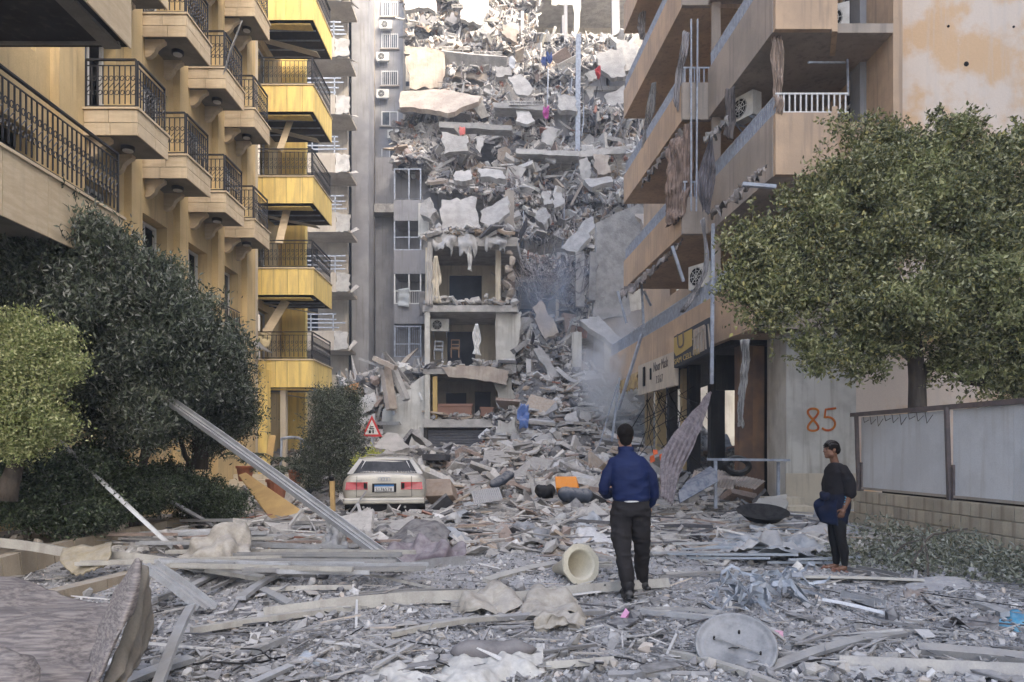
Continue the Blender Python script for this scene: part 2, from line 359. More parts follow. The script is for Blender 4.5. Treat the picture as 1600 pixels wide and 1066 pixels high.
def ac_unit(loc, rotz, label, w_=.8, h_=.55, d_=.3):
    t = thing('air_conditioner', label, 'air conditioner', loc, 'outdoor air conditioner units on the walls', rotz)
    M = wm(t)
    def W(mb, name, m, par):
        mb.v = [tuple(M @ Vector(p)) for p in mb.v]; return mb.build(name, m, par)
    b = MB(); b.box((-w_/2, -d_/2, 0), (w_/2, d_/2, h_)); W(b, 'casing', M_acw, t)
    g = MB(); n = 20; cx = -w_*.12; r = h_*.4
    g.add([(cx+r*math.cos(k*2*math.pi/n), -d_/2-.004, h_/2+r*math.sin(k*2*math.pi/n)) for k in range(n)], [tuple(range(n))])
    W(g, 'fan_opening', M_black, t)
    g = MB()
    for k in range(3):
        rr = r*(.35+.3*k); g.tube([(cx+rr*math.cos(a), -d_/2-.012, h_/2+rr*math.sin(a)) for a in np.linspace(0, 2*math.pi, 17)], .006, 4, False)
    for a in range(0, 180, 45): g.bar((cx-r*math.cos(R(a)), -d_/2-.014, h_/2-r*math.sin(R(a))), (cx+r*math.cos(R(a)), -d_/2-.014, h_/2+r*math.sin(R(a))), .012, .012)
    W(g, 'fan_grille', M_acw, t)
    g = MB()
    for s in (-1, 1): g.bar((s*w_*.35, d_/2+.15, -.02), (s*w_*.35, -d_/2, -.02), .04, .04); g.bar((s*w_*.35, d_/2+.15, -.3), (s*w_*.35, -d_/2+.05, -.03), .03, .03)
    W(g, 'bracket', M_greyiron, t)
    return t
# ---------------- ground
def gz(x, y):
    p = np.stack([np.asarray(x, float), np.asarray(y, float), np.zeros_like(np.asarray(x, float))], -1)
    return .035*fbm(p, .8, 3)+.012*fbm(p, 5, 3)
M_ground = mat('dusty_ground', (.40, .40, .40), (.27, .27, .27), nscale=2.2, fine=.3, fscale=45, bump=.9, bscale=30, bdist=.03)
far = MB(); far.add([(-400, -400, -.12), (400, -400, -.12), (400, 400, -.12), (-400, 400, -.12)], [(0, 1, 2, 3)])
tag(far.build('ground', M_ground), kind='structure')
nx, ny = 260, 420
xs = np.linspace(-11, 13, nx); ys = 2.5+np.linspace(0, 1, ny)**1.5*26
X, Y = np.meshgrid(xs, ys); Z = gz(X, Y)
q = np.array([(r*nx+c, r*nx+c+1, (r+1)*nx+c+1, (r+1)*nx+c) for r in range(ny-1) for c in range(nx-1)])
tag(big('road', np.stack([X, Y, Z], -1).reshape(-1, 3), q, M_ground, smooth=True), kind='structure')
# ---------------- rubble heap as a height field
HP = np.array([(-9,24,.2),(-6,20,0),(-4,19,0),(0,19,0),(4,19,0),(6.5,19,0.1),(-5.5,24,.6),(-3,24,.55),(0,23,.55),(3,23,.7),(5.5,23,.5),
 (-6.5,29,1.4),(-4.8,28,1.35),(-3.1,30,1.1),(-1.2,31,1.35),(-3,33,1.05),(-1.5,34,1.15),(-4.3,33,1.0),(-2,35.5,1.1),(-3.6,35.5,1.0),(-.3,35.5,2.2),(0,33,3.2),(1.0,35,4.9),(1.7,37.5,6.4),(3.2,36,5.2),(4.5,34,3.2),(5.8,30,1.3),(2.5,30,2.3),(.8,28,1.5),(3.5,27,1.3),
 (-3,36,1.6),(-2,40,2),(0.5,40,5.5),(2.5,41,7.2),(4.6,40,4.6),(7,36,2.0),(8,42,3),(-8,34,2.6),(-6,38,2.5),(-11,36,2.6),(-9,40,3),(8,30,1.2)], float)
def heapz(x, y):
    x = np.asarray(x, float); y = np.asarray(y, float); s = np.zeros_like(x); w_ = np.zeros_like(x)
    for a, b, h in HP:
        k = 1/((x-a)**2+(y-b)**2+.15)**2.2; s += k*h; w_ += k
    return s/w_
nx, ny = 170, 150
X, Y = np.meshgrid(np.linspace(-11.5, 10, nx), np.linspace(18.3, 43, ny)); pp = np.stack([X, Y, 0*X], -1)
Z = heapz(X, Y)+.22*fbm(pp, 1.1, 4)*np.clip((Y-18)/6, 0, 1)-.05
q = np.array([(r*nx+c, r*nx+c+1, (r+1)*nx+c+1, (r+1)*nx+c) for r in range(ny-1) for c in range(nx-1)])
tag(big('rubble_mound', np.stack([X, Y, Z], -1).reshape(-1, 3), q, M_rubbase, smooth=True), kind='structure')
rg = np.random.default_rng(5)
def onheap(n, x0=-10, x1=9, y0=18.5, y1=42, p=1.0):
    x = rg.uniform(x0, x1, n); y = y0+(y1-y0)*rg.random(n)**p; return x, y, heapz(x, y)+.22*fbm(np.stack([x, y, 0*x], -1), 1.1, 4)*np.clip((y-18)/6, 0, 1)
prt = []
x, y, z = onheap(14000); sz = rg.gamma(1.6, .042, 14000)+.035; prt.append(scatter(np.stack([x, y, z+sz*.3], 1), np.minimum(sz, .45), 'rock', rg))
x, y, z = onheap(7000); sz = rg.gamma(1.7, .07, 7000)+.05; prt.append(scatter(np.stack([x, y, z+sz*.3], 1), np.minimum(sz, .55), 'shard', rg, (1, .8, .16), .55))
x, y, z = onheap(900); sz = rg.gamma(1.6, .16, 900)+.15; prt.append(scatter(np.stack([x, y, z+.1], 1), np.minimum(sz, .9), 'shard', rg, (1, .05, .04), .35))
V, f = merge(prt); tag(big('rubble', V, f, M_rub), 'heap of grey broken concrete, stones and dust filling the street end', 'rubble', kind='stuff')
# chips and dust lumps in the street, denser on screen near the camera
def streetxy(n, y0=4.2, y1=21):
    u = rg.random(n); y = 1/(1/y0+(1/y1-1/y0)*u); x = rg.uniform(-.75, .72, n)*y; ok = (x > -6.3+.0*y) & (x < 6.1); return x[ok], y[ok]
prt = []
x, y = streetxy(62000); sz = (.002+rg.gamma(1.3, .0033, len(x)))*(.6+.4*y/5); prt.append(scatter(np.stack([x, y, gz(x, y)+sz*.3], 1), np.minimum(sz, .05), 'shard', rg, (1.05, .9, .5), .5))
x, y = streetxy(7000); sz = .010+rg.gamma(1.3, .010, len(x)); prt.append(scatter(np.stack([x, y, gz(x, y)+sz*.4], 1), np.minimum(sz, .09), 'rock', rg))
x, y = streetxy(1500); sz = .015+rg.gamma(1.4, .02, len(x)); prt.append(scatter(np.stack([x, y, gz(x, y)+.015+rg.random(len(x))*.03], 1), np.minimum(sz, .2), 'shard', rg, (1, .55, .04), .25))
x, y = streetxy(1500, 5, 21); sz = .04+rg.gamma(1.5, .05, len(x)); prt.append(scatter(np.stack([x, y, gz(x, y)+.02+rg.random(len(x))*.05], 1), np.minimum(sz, .5), 'shard', rg, (1, .05, .03), .15))
V, f = merge(prt); tag(big('debris_chips', V, f, M_chip), 'grey dust, chips and small splinters strewn over the road', 'debris', kind='stuff')
# denser wreckage further up the street
prt = []
def mid(n):
    y = rg.uniform(10.5, 21, n); x = rg.uniform(-6, 6.2, n); return x, y
x, y = mid(6000); sz = .03+rg.gamma(1.7, .05, len(x)); prt.append(scatter(np.stack([x, y, gz(x, y)+rg.random(len(x))*.16*np.clip((y-10)/6, 0, 1)], 1), np.minimum(sz, .4), 'shard', rg, (1, .7, .08), .5))
x, y = mid(3500); sz = .025+rg.gamma(1.5, .035, len(x)); prt.append(scatter(np.stack([x, y, gz(x, y)+sz*.5], 1), np.minimum(sz, .3), 'rock', rg))
x, y = mid(1300); sz = .12+rg.gamma(1.5, .13, len(x)); prt.append(scatter(np.stack([x, y, gz(x, y)+.05+rg.random(len(x))*.2], 1), np.minimum(sz, 1.2), 'shard', rg, (1, .04, .03), .15))
V, f = merge(prt); tag(big('wreckage', V, f, M_rub), 'tangled grey wreckage, strips and stones in front of the rubble heap', 'debris', kind='stuff')
# ---------------- left apartment building
_SC = {}
def scroll_mesh(h):
    k = ('s', h)
    if k not in _SC:
        mb = MB(); pts = []
        for t in np.linspace(0, 1, 13):
            a = t*1.9*math.pi+.5; r = .035*(1-.55*t)+.008; pts.append((r*math.cos(a), 0, .66*h+r*math.sin(a)*1.3))
        mb.tube(pts, .009, 3, False); mb.tube([(-x, y, h-z) for x, y, z in pts], .009, 3, False)
        p0, p1 = pts[0], (-pts[0][0], 0, h-pts[0][2]); mb.tube([p0, ((p0[0]+.02), 0, h*.58), (0, 0, h*.5), (p1[0]-.02, 0, h*.42), p1], .009, 3, False)
        mb.bar((.055, 0, .04), (.055, 0, h-.02), .018, .018)
        me = mb.mesh('baluster'); me.materials.append(M_iron); _SC[k] = me
    return _SC[k]
def iron_rail(parent, A, B, z, h, step=.12, nb=1.0):
    A, B = np.array(A, float), np.array(B, float); d = B-A; L = np.linalg.norm(d); d /= L
    mb = MB()
    a3, b3 = np.array((*A, z)), np.array((*B, z)); up = np.array((0, 0, 1.))
    mb.bar(a3+up*h, b3+up*h, .05, .03); mb.bar(a3+up*(h-.11), b3+up*(h-.11), .02, .015); mb.bar(a3+up*.05, b3+up*.05, .025, .02)
    for e in (a3, b3): mb.bar(e, e+up*h, .03, .03)
    mb.build('railing', M_iron, parent)
    n = max(1, int(L/step)); me = scroll_mesh(h-.14); rot = math.atan2(d[1], d[0])
    for i in range(n):
        p = A+d*(L*(i+.5)/n); inst('baluster', me, parent, (p[0], p[1], z+.05), rot)
def clad_balcony(bld, xw, xo, y0, y1, zt, hp, m, lamp=True, corbel=True, rows=2, hr=.93, panels=(2, 2), name='balcony', rail=True, soff=M_soff, step=.105):
    """projects from wall x=xw to x=xo; zt = top of parapet"""
    zb = zt-hp; core = MB(); e = .02
    core.box((xw, y0+e, zb+.04), (xo-e*(1 if xo > xw else -1), y1-e, zt-.3))
    s = 1 if xo > xw else -1
    # rim upstands
    core.box((xw, y0+e, zt-.3), (xo-s*e, y0+.12, zt-.02)); core.box((xo-s*.12, y0+.12, zt-.3), (xo-s*e, y1-.12, zt-.02)); core.box((xw, y1-.12, zt-.3), (xo-s*e, y1-e, zt-.02))
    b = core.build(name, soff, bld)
    g = .006
    def face(pA, pB, nrm, np_):
        L = math.dist(pA, pB); ux, uy = (pB[0]-pA[0])/L, (pB[1]-pA[1])/L
        hs = np.linspace(zb, zt-.03, rows+1) if rows > 1 else [zb, zt-.03]
        for r in range(len(hs)-1):
            cuts = [0]+sorted(L*(k+random.uniform(-.2, .2))/np_ for k in range(1, np_))+[L]
            for a, c in zip(cuts[:-1], cuts[1:]):
                mb = MB(); ax, ay = pA[0]+ux*(a+g), pA[1]+uy*(a+g); bx, by = pA[0]+ux*(c-g), pA[1]+uy*(c-g)
                mb.prism([(ax, ay, hs[r]+g), (bx, by, hs[r]+g), (bx, by, hs[r+1]-g), (ax, ay, hs[r+1]-g)], (-nrm[0]*.028, -nrm[1]*.028, 0))
                mb.build('cladding_panel', m, b)
    face((xw, y0), (xo, y0), (0, -1), panels[0]); face((xo, y0+.03), (xo, y1-.03), (s, 0), panels[1])
    cp = MB(); cp.box((xw, y0-.03, zt-.028), (xo+s*.03, y0+.15, zt+.012)); cp.box((xo-s*.15, y0+.15, zt-.028), (xo+s*.03, y1-.15, zt+.012)); cp.box((xw, y1-.15, zt-.028), (xo+s*.03, y1+.03, zt+.012))
    cp.build('coping', M_clad, b)
    if rail:
        iron_rail(b, (xw+.02*s, y0+.06), (xo-s*.06, y0+.06), zt+.012, hr, step); iron_rail(b, (xo-s*.06, y0+.12), (xo-s*.06, y1-.06), zt+.012, hr, step)
    if lamp:
        l = MB(); c = ((xw+xo)/2, (y0+y1)/2); l.tube([(c[0], c[1], zb+.04), (c[0], c[1], zb-.03)], .13, 16); l.build('soffit_lamp', M_iron, b)
        l = MB(); l.tube([(c[0], c[1], zb-.03), (c[0], c[1], zb-.05)], .1, 16); l.build('lamp_glass', M_acw, b)
    if corbel:
        for yy in (y0+.22, y1-.22):
            mb = MB(); prof = [(0, 0), (.42, 0), (.42, -.07), (.33, -.12), (.24, -.2), (.2, -.3), (.1, -.38), (0, -.4)]
            mb.prism([(xw+s*x, yy-.07, zb+.035+z) for x, z in prof], (0, .14, 0)); mb.build('corbel', m, b)
    return b
LB = thing('apartment_building', 'ochre apartment building with small railed balconies lining the left side of the street', 'building', (-9, 14, 0))
XW = -8.12
cols = [(14.0, 15.15), (16.2, 17.4), (18.5, 19.7), (20.7, 21.9)]
FL = [4.9, 8.0, 11.1, 14.2, 17.3]
ops = []
for (a, b) in cols:
    for z in FL: ops.append((a-2+.05, b-2+.0, z-.25, z+1.85))
ops += [(8.6, 10.6, 4.6, 6.9), (8.6, 10.6, 8.3, 9.9), (2, 6, 4.8, 7.2), (4.5, 7.5, 7.9, 10.2), (2, 6, .3, 3), (13, 15, .4, 3)]
mb = MB(); wall_open(mb, (XW, 2), (0, 1), 21.4, 0, 22, ops, (-.35, 0)); mb.build('wall', M_ochre, LB)
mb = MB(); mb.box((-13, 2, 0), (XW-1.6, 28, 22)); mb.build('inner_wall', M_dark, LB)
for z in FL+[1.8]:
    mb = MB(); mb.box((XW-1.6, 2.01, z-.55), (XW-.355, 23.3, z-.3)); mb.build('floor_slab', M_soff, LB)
for (a, b) in cols:                      # doors and vertical piers
    for z in FL:
        window(LB, (XW-.27, (a+b)/2+.02), (0, 1), (1, 0), b-a-.08, 2.05, z-.23, mull=1)
    for z in (4.9,):
        r = MB(); yy0, yy1 = a+.05, b
        for zz in (z-.15, z+.7): r.bar((XW+.05, yy0, zz), (XW+.05, yy1, zz), .03, .03)
        rr = r.build('railing', M_iron, LB)
        for k in range(9): inst('baluster', scroll_mesh(.8), rr, (XW+.05, yy0+(yy1-yy0)*(k+.5)/9, z-.12), R(90))
for i, (a, b) in enumerate(cols):
    mb = MB(); yy = b+.22; mb.box((XW, yy+.1, 0), (XW+.16, yy+.55, 22)); mb.build('pilaster', M_ochre, LB)
mb = MB(); mb.box((XW, 13.0, 0), (XW+.16, 13.5, 22)); mb.build('pilaster', M_ochre, LB)
for i, (a, b) in enumerate(cols):
    for z in FL[1:]:
        xo = -7.09 - .04*i
        clad_balcony(LB, XW+.0, xo, a, b+.12, z, .52, M_clad)
# loose dark sheet caught on the second balcony
mb = MB(); slabpx(mb, [(352, 108, 16.2), (368, 60, 16.0), (378, 32, 15.9), (366, 34, 15.9), (348, 72, 16.0), (331, 108, 16.2)], .02, 0, 1); tag(mb.build('mesh_panel', M_alud), 'bent dark mesh panel caught on a small balcony railing high on the left', 'panel')
# big near balcony, and the one above it
clad_balcony(LB, XW, -6.2, 3.2, 11.8, 5.22, .86, M_clad, lamp=False, corbel=False, rows=1, panels=(3, 9), hr=.98, step=.11)
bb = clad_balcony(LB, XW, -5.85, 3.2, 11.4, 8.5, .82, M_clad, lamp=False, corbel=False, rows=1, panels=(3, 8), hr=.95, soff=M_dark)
mb = MB()
for yy in np.arange(4, 11.3, 1.2): mb.bar((XW+.05, yy, 7.68), (-5.95, yy, 7.68), .05, .04)
mb.bar((-6.1, 3.3, 7.67), (-6.1, 11.3, 7.67), .25, .05); mb.build('soffit_battens', M_soff, bb)
# ---------------- yellow wing with projecting balconies
YB = thing('apartment_building', 'yellow balcony wing coloured by warm reflected light at the far end of the left building with fallen soffits', 'building', (-8.5, 27, 0))
mb = MB(); ops = [(1.2, 3.4, z-.3, z+1.9) for z in (1.5, 4.6, 7.7, 10.8, 13.9, 17)]
wall_open(mb, (-8.85, 23.45), (0, 1), 5.0, 0, 22, ops, (-.3, 0)); mb.build('wall', M_ochre, YB)
mb = MB(); wall_open(mb, (-8.84, 28.4), (1, 0), .9, 0, 22, [], (0, .3)); mb.box((-8.5, 24.4, 0), (-8.1, 24.8, 4.2)); mb.build('end_wall', M_warmlit, YB)
for i, z in enumerate((4.6, 7.7, 10.8, 13.9, 17.0)):
    xo = -6.72
    b = clad_balcony(YB, -8.84+(.0 if i else .1), xo, 25.0, 27.6, z, .92 if i else .95, M_warmlit, lamp=False, corbel=False, rows=1, panels=(5, 3), hr=.93, soff=M_dark, step=.14)
    window(YB, (-9.0, 25.75), (0, 1), (1, 0), 2.1, 2.1, z-.25)
    zb = z-.93                                      # torn soffit boards and hanging strips
    mb = MB()
    mb.prism([(-8.7, 25.1, zb-.05), (-6.85, 25.1, zb-.05), (-6.85, 25.5, zb-.06), (-8.7, 25.35, zb-.06)], (0, 0, -.03)); mb.build('soffit_board', M_warmlit, b)
    mb = MB(); mb.prism([(-8.75, 25.9, zb-.06), (-6.95, 26.3, zb-.35), (-6.95, 26.8, zb-.3), (-8.75, 26.3, zb-.05)], (0, 0, -.02)); mb.build('soffit_board', M_cream, b)
    mb = MB()
    for yy in (25.6, 26.2, 26.8): mb.bar((-8.8, yy, zb-.02), (-6.8, yy, zb-.02), .04, .04)
    mb.build('soffit_battens', M_greyiron, b)
for (a, c, wd) in (((455, 184, 25.8), (437, 235, 25.3), .22), ((452, 312, 25.8), (436, 380, 25.2), .26), ((447, 470, 25.8), (416, 520, 25.3), .3)):
    mb = MB(); mb.bar(P(*a), P(*c), wd, .03, (0, 1, 0)); mb.build('hanging_board', M_clad, YB)
mb = MB(); mb.box((-8.62, 24.0, 0), (-8.35, 24.3, 22)); mb.box((-7.9, 25.2, 0), (-7.72, 25.45, 3.65)); mb.build('column', M_cream, YB)
# awning sheet fallen from the lowest yellow balcony
cloth('awning', M_alud, [[(345, 498, 22), (405, 545, 23)], [(362, 500, 23), (425, 552, 24.4)]], amp=.02, nu=10, nv=6, th=.03, label='dark sagging awning sheet hanging below the yellow balconies', catg='awning')
cloth('towel', mat('beige_cloth', (.5, .42, .25), (.4, .33, .2), bump=.2), [[(388, 522, 25.5), (405, 518, 25.2), (425, 522, 25.2)], [(390, 545, 25), (408, 548, 24.9), (420, 540, 24.9)]], amp=.05, label='beige cloth draped over the lowest yellow balcony railing', catg='cloth')
# ---------------- pale damaged block behind it
PB = thing('apartment_building', 'pale grey block with blast damaged balconies behind the yellow wing', 'building', (-12, 42, 0))
mb = MB(); ops = [(3.6, 5.0, z-.2, z+1.8) for z in np.arange(4.5, 36, 3.1)]
wall_open(mb, (-15.5, 40), (1, 0), 6.6, 0, 38, ops, (0, .3)); mb.build('wall', M_pale, PB)
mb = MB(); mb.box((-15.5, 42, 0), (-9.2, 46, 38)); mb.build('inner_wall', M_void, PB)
mb = MB(); mb.box((-8.9, 41, 0), (-7.95, 42.6, 38)); mb.box((-9.0, 42.6, 0), (-8.2, 43.4, 38)); mb.build('pier', M_greyplaster, PB)
for k, (py, px0, px1) in enumerate(((-30, 498, 546), (59, 500, 544), (148, 500, 545), (239, 492, 545), (332, 488, 546), (426, 500, 546), (517, 470, 543))):
    a = P(px0-40, py, 38); c = P(px1, py, 38); zt = a[2]
    mb = MB(); mb.box((a[0], 38, zt-1.0), (c[0]-.7, 38.12, zt)); mb.box((a[0], 38.12, zt-1.0), (c[0], 39.98, zt-.85))
    b = mb.build('balcony', M_pale, PB)
    mb = MB(); o_ = jag([(c[0]-.7, 38, zt-1.0), (c[0], 38, zt-.9), (c[0]+.05, 38, zt-.1), (c[0]-.7, 38, zt)], .08, 5, k); mb.prism([p+np.array((0, .01, 0)) for p in o_], (0, .12, 0)); mb.prism([(c[0]-.1, 38.13, zt-1), (c[0], 38.13, zt-1), (c[0]+.04, 39.9, zt-.3), (c[0]-.1, 39.9, zt-.2)], (.08, 0, 0)); mb.build('broken_parapet', M_conc, b)
    mb = MB()
    for hh in (.2, .42, .64, .86): mb.bar((a[0], 38.06, zt+hh), (c[0]-.6+random.uniform(-.1, .5), 38.06, zt+hh+random.uniform(-.06, .02)), .05, .06)
    for xx in (c[0]-.75, c[0]-1.9, c[0]-3): mb.bar((xx, 38.06, zt), (xx, 38.06, zt+.9), .05, .05)
    mb.build('railing', M_greyiron, b)
M_ruinw = mat('ruin_plaster', (.42, .41, .37), (.32, .31, .28), nscale=1.2, streak=.4, streakc=(.18, .16, .13), bump=.4)
# ---------------- narrow grey tower behind
GT = thing('apartment_building', 'tall narrow grey block with small windows beside the collapsed building', 'building', (-9.5, 59, 0))
mb = MB(); mb.box((-12.5, 58, 0), (-8.3, 66, 42)); mb.build('wall', M_greyplaster, GT)
mb = MB(); mb.box((-12.5, 57.6, 0), (-10.75, 57.99, 42)); mb.box((-8.52, 57.7, 0), (-8.3, 57.99, 42)); mb.build('pilaster', M_pale, GT)
for k, py in enumerate((15, 65, 123, 186, 245, 306, 368, 430, 492, 550)):
    c = P(609, py, 57.95); w_ = 1.3
    window(GT, (c[0], 57.96), (1, 0), (0, -1), w_, 1.15, c[2]-.55)
    mb = MB(); mb.box((c[0]-.75, 57.8, c[2]-.66), (c[0]+.75, 57.99, c[2]-.57)); mb.build('sill', M_pale, GT)
    if k in (0, 1, 2, 5, 8):
        mb = MB()
        for i in range(9): mb.bar((c[0]-.6+i*.15, 57.85, c[2]-.55), (c[0]-.6+i*.15, 57.85, c[2]+.6), .03, .03)
        mb.build('window_bars', M_frame, GT)
    if k in (0, 1, 2, 3, 5, 8):
        q = P(603+(12 if k == 3 else 0)-(5 if k in (1,2,5) else 0), py+24, 57.5)
        ac_unit((q[0], 57.6, q[2]-.3), 0, 'white air conditioner under the %s window of the narrow grey tower' % {0:'topmost barred', 1:'second barred', 2:'third', 3:'fourth', 5:'sixth', 8:'ninth'}[k], .95, .65)
# ---------------- boxed balcony bay
BT = thing('apartment_building', 'dark grey balcony bay with glazed boxes left of the torn open rooms', 'building', (-5.8, 43, 0))
mb = MB(); x0, x1 = -6.72, -4.9; mb.box((x0-1.4, 44, 0), (x1+.5, 50, 19)); mb.build('wall', M_greyplaster, BT)
for k, (pt, pb) in enumerate(((312, 345), (391, 428), (475, 506), (558, 600))):
    zt, zb = P(0, pt, 42)[2], P(0, pb, 42)[2]
    mb = MB(); mb.box((x0, 42, zb), (x1, 42.12, zt)); mb.box((x0, 42.12, zb), (x0+.1, 43.99, zt)); mb.box((x0+.1, 42.12, zb), (x1, 43.99, zb+.15)); b = mb.build('balcony', M_greyplaster, BT)
    mb = MB(); h = 1.75; z2 = zt+h
    for xx in (x0+.04, (x0+x1)/2-.05, x1-.3): mb.bar((xx, 42.06, zt), (xx, 42.06, z2), .07, .07)
    for zz in (zt+.03, zt+.75 if k else zt+.04, z2): mb.bar((x0, 42.06, zz), (x1-.25, 42.06, zz), .06, .06)
    if k >= 2:
        for i in range(13): mb.bar((x0+.1+i*.12, 42.05, zt), (x0+.1+i*.12, 42.05, z2 if k == 3 else zt+.7), .02, .02)
    mb.build('balcony_glazing_frame', M_greyiron if k != 2 else M_frame, b)
for k, (pts, c) in enumerate((([(622, 452, 41.9), (640, 450, 41.8), (622, 478, 41.9), (639, 480, 41.8)], (.4, .42, .42)), ([(655, 455, 41.9), (664, 455, 41.8), (656, 492, 41.9), (664, 489, 41.8)], (.2, .19, .18)))):
    cloth('laundry', mat('laundry%d' % k, c, bump=.1), [pts[:2], pts[2:]], amp=.05, nu=8, nv=10, label=('pale towel hanging from the glazed balcony rail', 'dark towel hanging from the right end of the glazed balcony')[k], catg='towel')
mb = MB(); mb.box((-8.3, 43.0, 19-3.6), (x1, 43.9, 15.9)); mb.build('floor_slab', M_conc, BT)
# ---------------- open rooms of the collapsed building
RU = thing('collapsed_building', 'collapsed apartment building with torn open floors and hanging slabs at the street end', 'ruin', (0, 42, 0))
D = 36.0
def zz(py, d=D): return P(0, py, d)[2]
def xx(px, d=D): return P(px, 0, d)[0]
lv = [(372, 386), (478, 488), (577, 585), (655, 668)]
for k, (a, b) in enumerate(lv):
    xl, xr = xx(661 if k else 668), xx(808 if k < 2 else 800)
    mb = MB(); th = zz(a)-zz(b); o_ = [(xl, D-.15, zz(b)), (xr, D-.15, zz(b)), (xr+.4, D+5.5, zz(b)), (xl, D+5.5, zz(b))]
    mb.prism([np.array(p) for p in o_][::-1], (0, 0, th)); mb.build('floor_slab', M_conc, RU)
for k in range(3):
    zt, zb = zz(lv[k][1]), zz(lv[k+1][0]); xl, xr = xx(668), xx(785)
    back = MB(); do = {0: (701, 752, 430, 470), 1: (698, 742, 514, 560), 2: (696, 728, 614, 655)}[k]
    yb = D+3.6; s_ = yb/D
    o_ = [((xx(do[0], yb)-xx(664, D)), xx(do[1], yb)-xx(664, D), zb+.0, min(zt-.35, zz(do[2], yb)))]
    if k == 2: o_.append((xx(741, yb)-xx(664, D), xx(766, yb)-xx(664, D), zb, zz(612, yb)))
    wall_open(back, (xl-.1, yb), (1, 0), xr-xl+.8, zb, zt, o_, (0, .15)); back.build('room_wall', M_cream if k < 2 else M_pale, RU)
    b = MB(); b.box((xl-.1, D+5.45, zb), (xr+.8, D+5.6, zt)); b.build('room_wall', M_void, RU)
    b = MB(); b.box((xl-.12, D+.1, zb+.002), (xl+.02, yb-.002, zt-.002)); b.build('room_wall', M_cream, RU)
    b = MB(); 
    if k == 0: b.box((xr-.35, D+.6, zb+.002), (xr-.1, yb-.002, zt-.002))
    if k == 1: b.prism(jag([(xx(775), D+.3, zb), (xx(801), D+.3, zb), (xx(812), D+.3, zt-.8), (xx(814), D+.3, zt), (xx(775), D+.3, zt)], .12, 4, 8), (0, .2, 0))
    if k == 2: b.prism(jag([(xx(768), D+.4, zt-.02), (xx(800), D+.4, zt-.1), (xx(806), D+.4, zb+.4), (xx(790), D+.4, zb), (xx(778), D+.4, zb+1)], .12, 4, 9), (0, .3, 0))
    b.build('broken_wall', M_white if k else M_cream, RU)
    c = MB(); c.box((xx(664 if k else 668), D-.1, zb+.002), (xx(672 if k else 676), D+.15, zt-.002)); c.build('column', M_white, RU)
b = MB(); b.box((xx(676), D+.03, zz(655)), (xx(683), D+.2, zz(588))); b.build('door_post', mat('ochre_wood', (.5, .36, .14)), RU)
# fallen ceiling edge over lowest room
mb = MB(); slabpx(mb, [(690, 574, 35.7), (760, 572, 35.6), (795, 580, 35.5), (792, 600, 35.2), (745, 590, 35.2), (700, 588, 35.5)], .12, .08, 4, 4); mb.build('broken_slab', M_concw, RU)
# ground floor shutter
mb = MB(); sh_l, sh_r = xx(668), xx(772)
mb.box((xx(662), D-.05, 0), (sh_l, D+.5, zz(668))); mb.box((sh_r, D, 0), (xx(800), D+.5, zz(668))); mb.box((sh_l, D+.3, 0), (sh_r, D+.5, zz(668))); mb.build('shop_wall', M_dark, RU)
M_sh = mat('dark_shutter', (.10, .105, .12), (.075, .078, .09), rough=.5, objr=.1, dust=.2)
z = 0.9; me = None
while z < zz(669)-.12:
    if me is None:
        s_ = MB(); s_.add([(0, 0, 0), (sh_r-sh_l, 0, 0), (sh_r-sh_l, -.03, .03), (0, -.03, .03), (sh_r-sh_l, -.03, .10), (0, -.03, .10), (sh_r-sh_l, 0, .13), (0, 0, .13)], [(0,1,2,3), (3,2,4,5), (5,4,6,7)]); me = s_.mesh('slat'); me.materials.append(M_sh)
    inst('slat', me, RU, (sh_l, D+.28, z)); z += .135
# room contents
def sofa(px0, px1, py0, py1, d, m, label):
    a, b = P(px0, py1, d), P(px1, py0, d)
    t = thing('sofa', label, 'sofa', ((a[0]+b[0])/2, d, a[2]))
    h = b[2]-a[2]
    mb = MB(); mb.box((a[0], d, a[2]+.08), (b[0], d+.7, a[2]+h*.82)); mb.build('frame', m, t)
    mb = MB(); mb.box((a[0]-.05, d-.05, a[2]+h*.82), (b[0]+.05, d+.25, b[2])); mb.build('top_rail', m, t)
    for k in range(3):
        mb = MB(); w_ = (b[0]-a[0])/3; mb.box((a[0]+w_*k+.03, d-.03, a[2]+.12), (a[0]+w_*(k+1)-.03, d-.002, a[2]+h*.78)); mb.build('panel', m, t)
    for s_ in (a[0]+.06, b[0]-.06):
        mb = MB(); mb.box((s_-.04, d+.04, a[2]), (s_+.04, d+.12, a[2]+.08)); mb.build('leg', M_black, t)
sofa(681, 737, 631, 653, 36.3, mat('brown_leather', (.24, .13, .09), rough=.5, dust=.5), 'long brown sofa seen from behind in the lowest open room')
sofa(751, 770, 636, 653, 36.4, MATS['brown_leather'], 'short brown armchair at the right of the lowest open room')
def chair(px, py, d, label, m=M_frame):
    b = P(px, py, d); t = thing('chair', label, 'chair', b)
    mb = MB(); x, y, z = b; mb.box((x-.22, y-.2, z+.42), (x+.22, y+.22, z+.46)); mb.build('seat', m, t)
    mb = MB(); mb.bar((x-.2, y+.2, z+.46), (x-.2, y+.22, z+.95), .04, .04); mb.bar((x+.2, y+.2, z+.46), (x+.2, y+.22, z+.95), .04, .04)
    for h in (.55, .7, .93): mb.bar((x-.2, y+.21, z+h), (x+.2, y+.21, z+h), .03, .05)
    mb.build('backrest', m, t)
    for sx in (-.19, .19):
        for sy in (-.17, .19):
            mb = MB(); mb.bar((x+sx, y+sy, z), (x+sx, y+sy, z+.42), .035, .035); mb.build('leg', m, t)
chair(711, 559, 37.5, 'upholstered chair standing in the middle open room doorway', mat('tan_wood', (.3, .2, .13)))
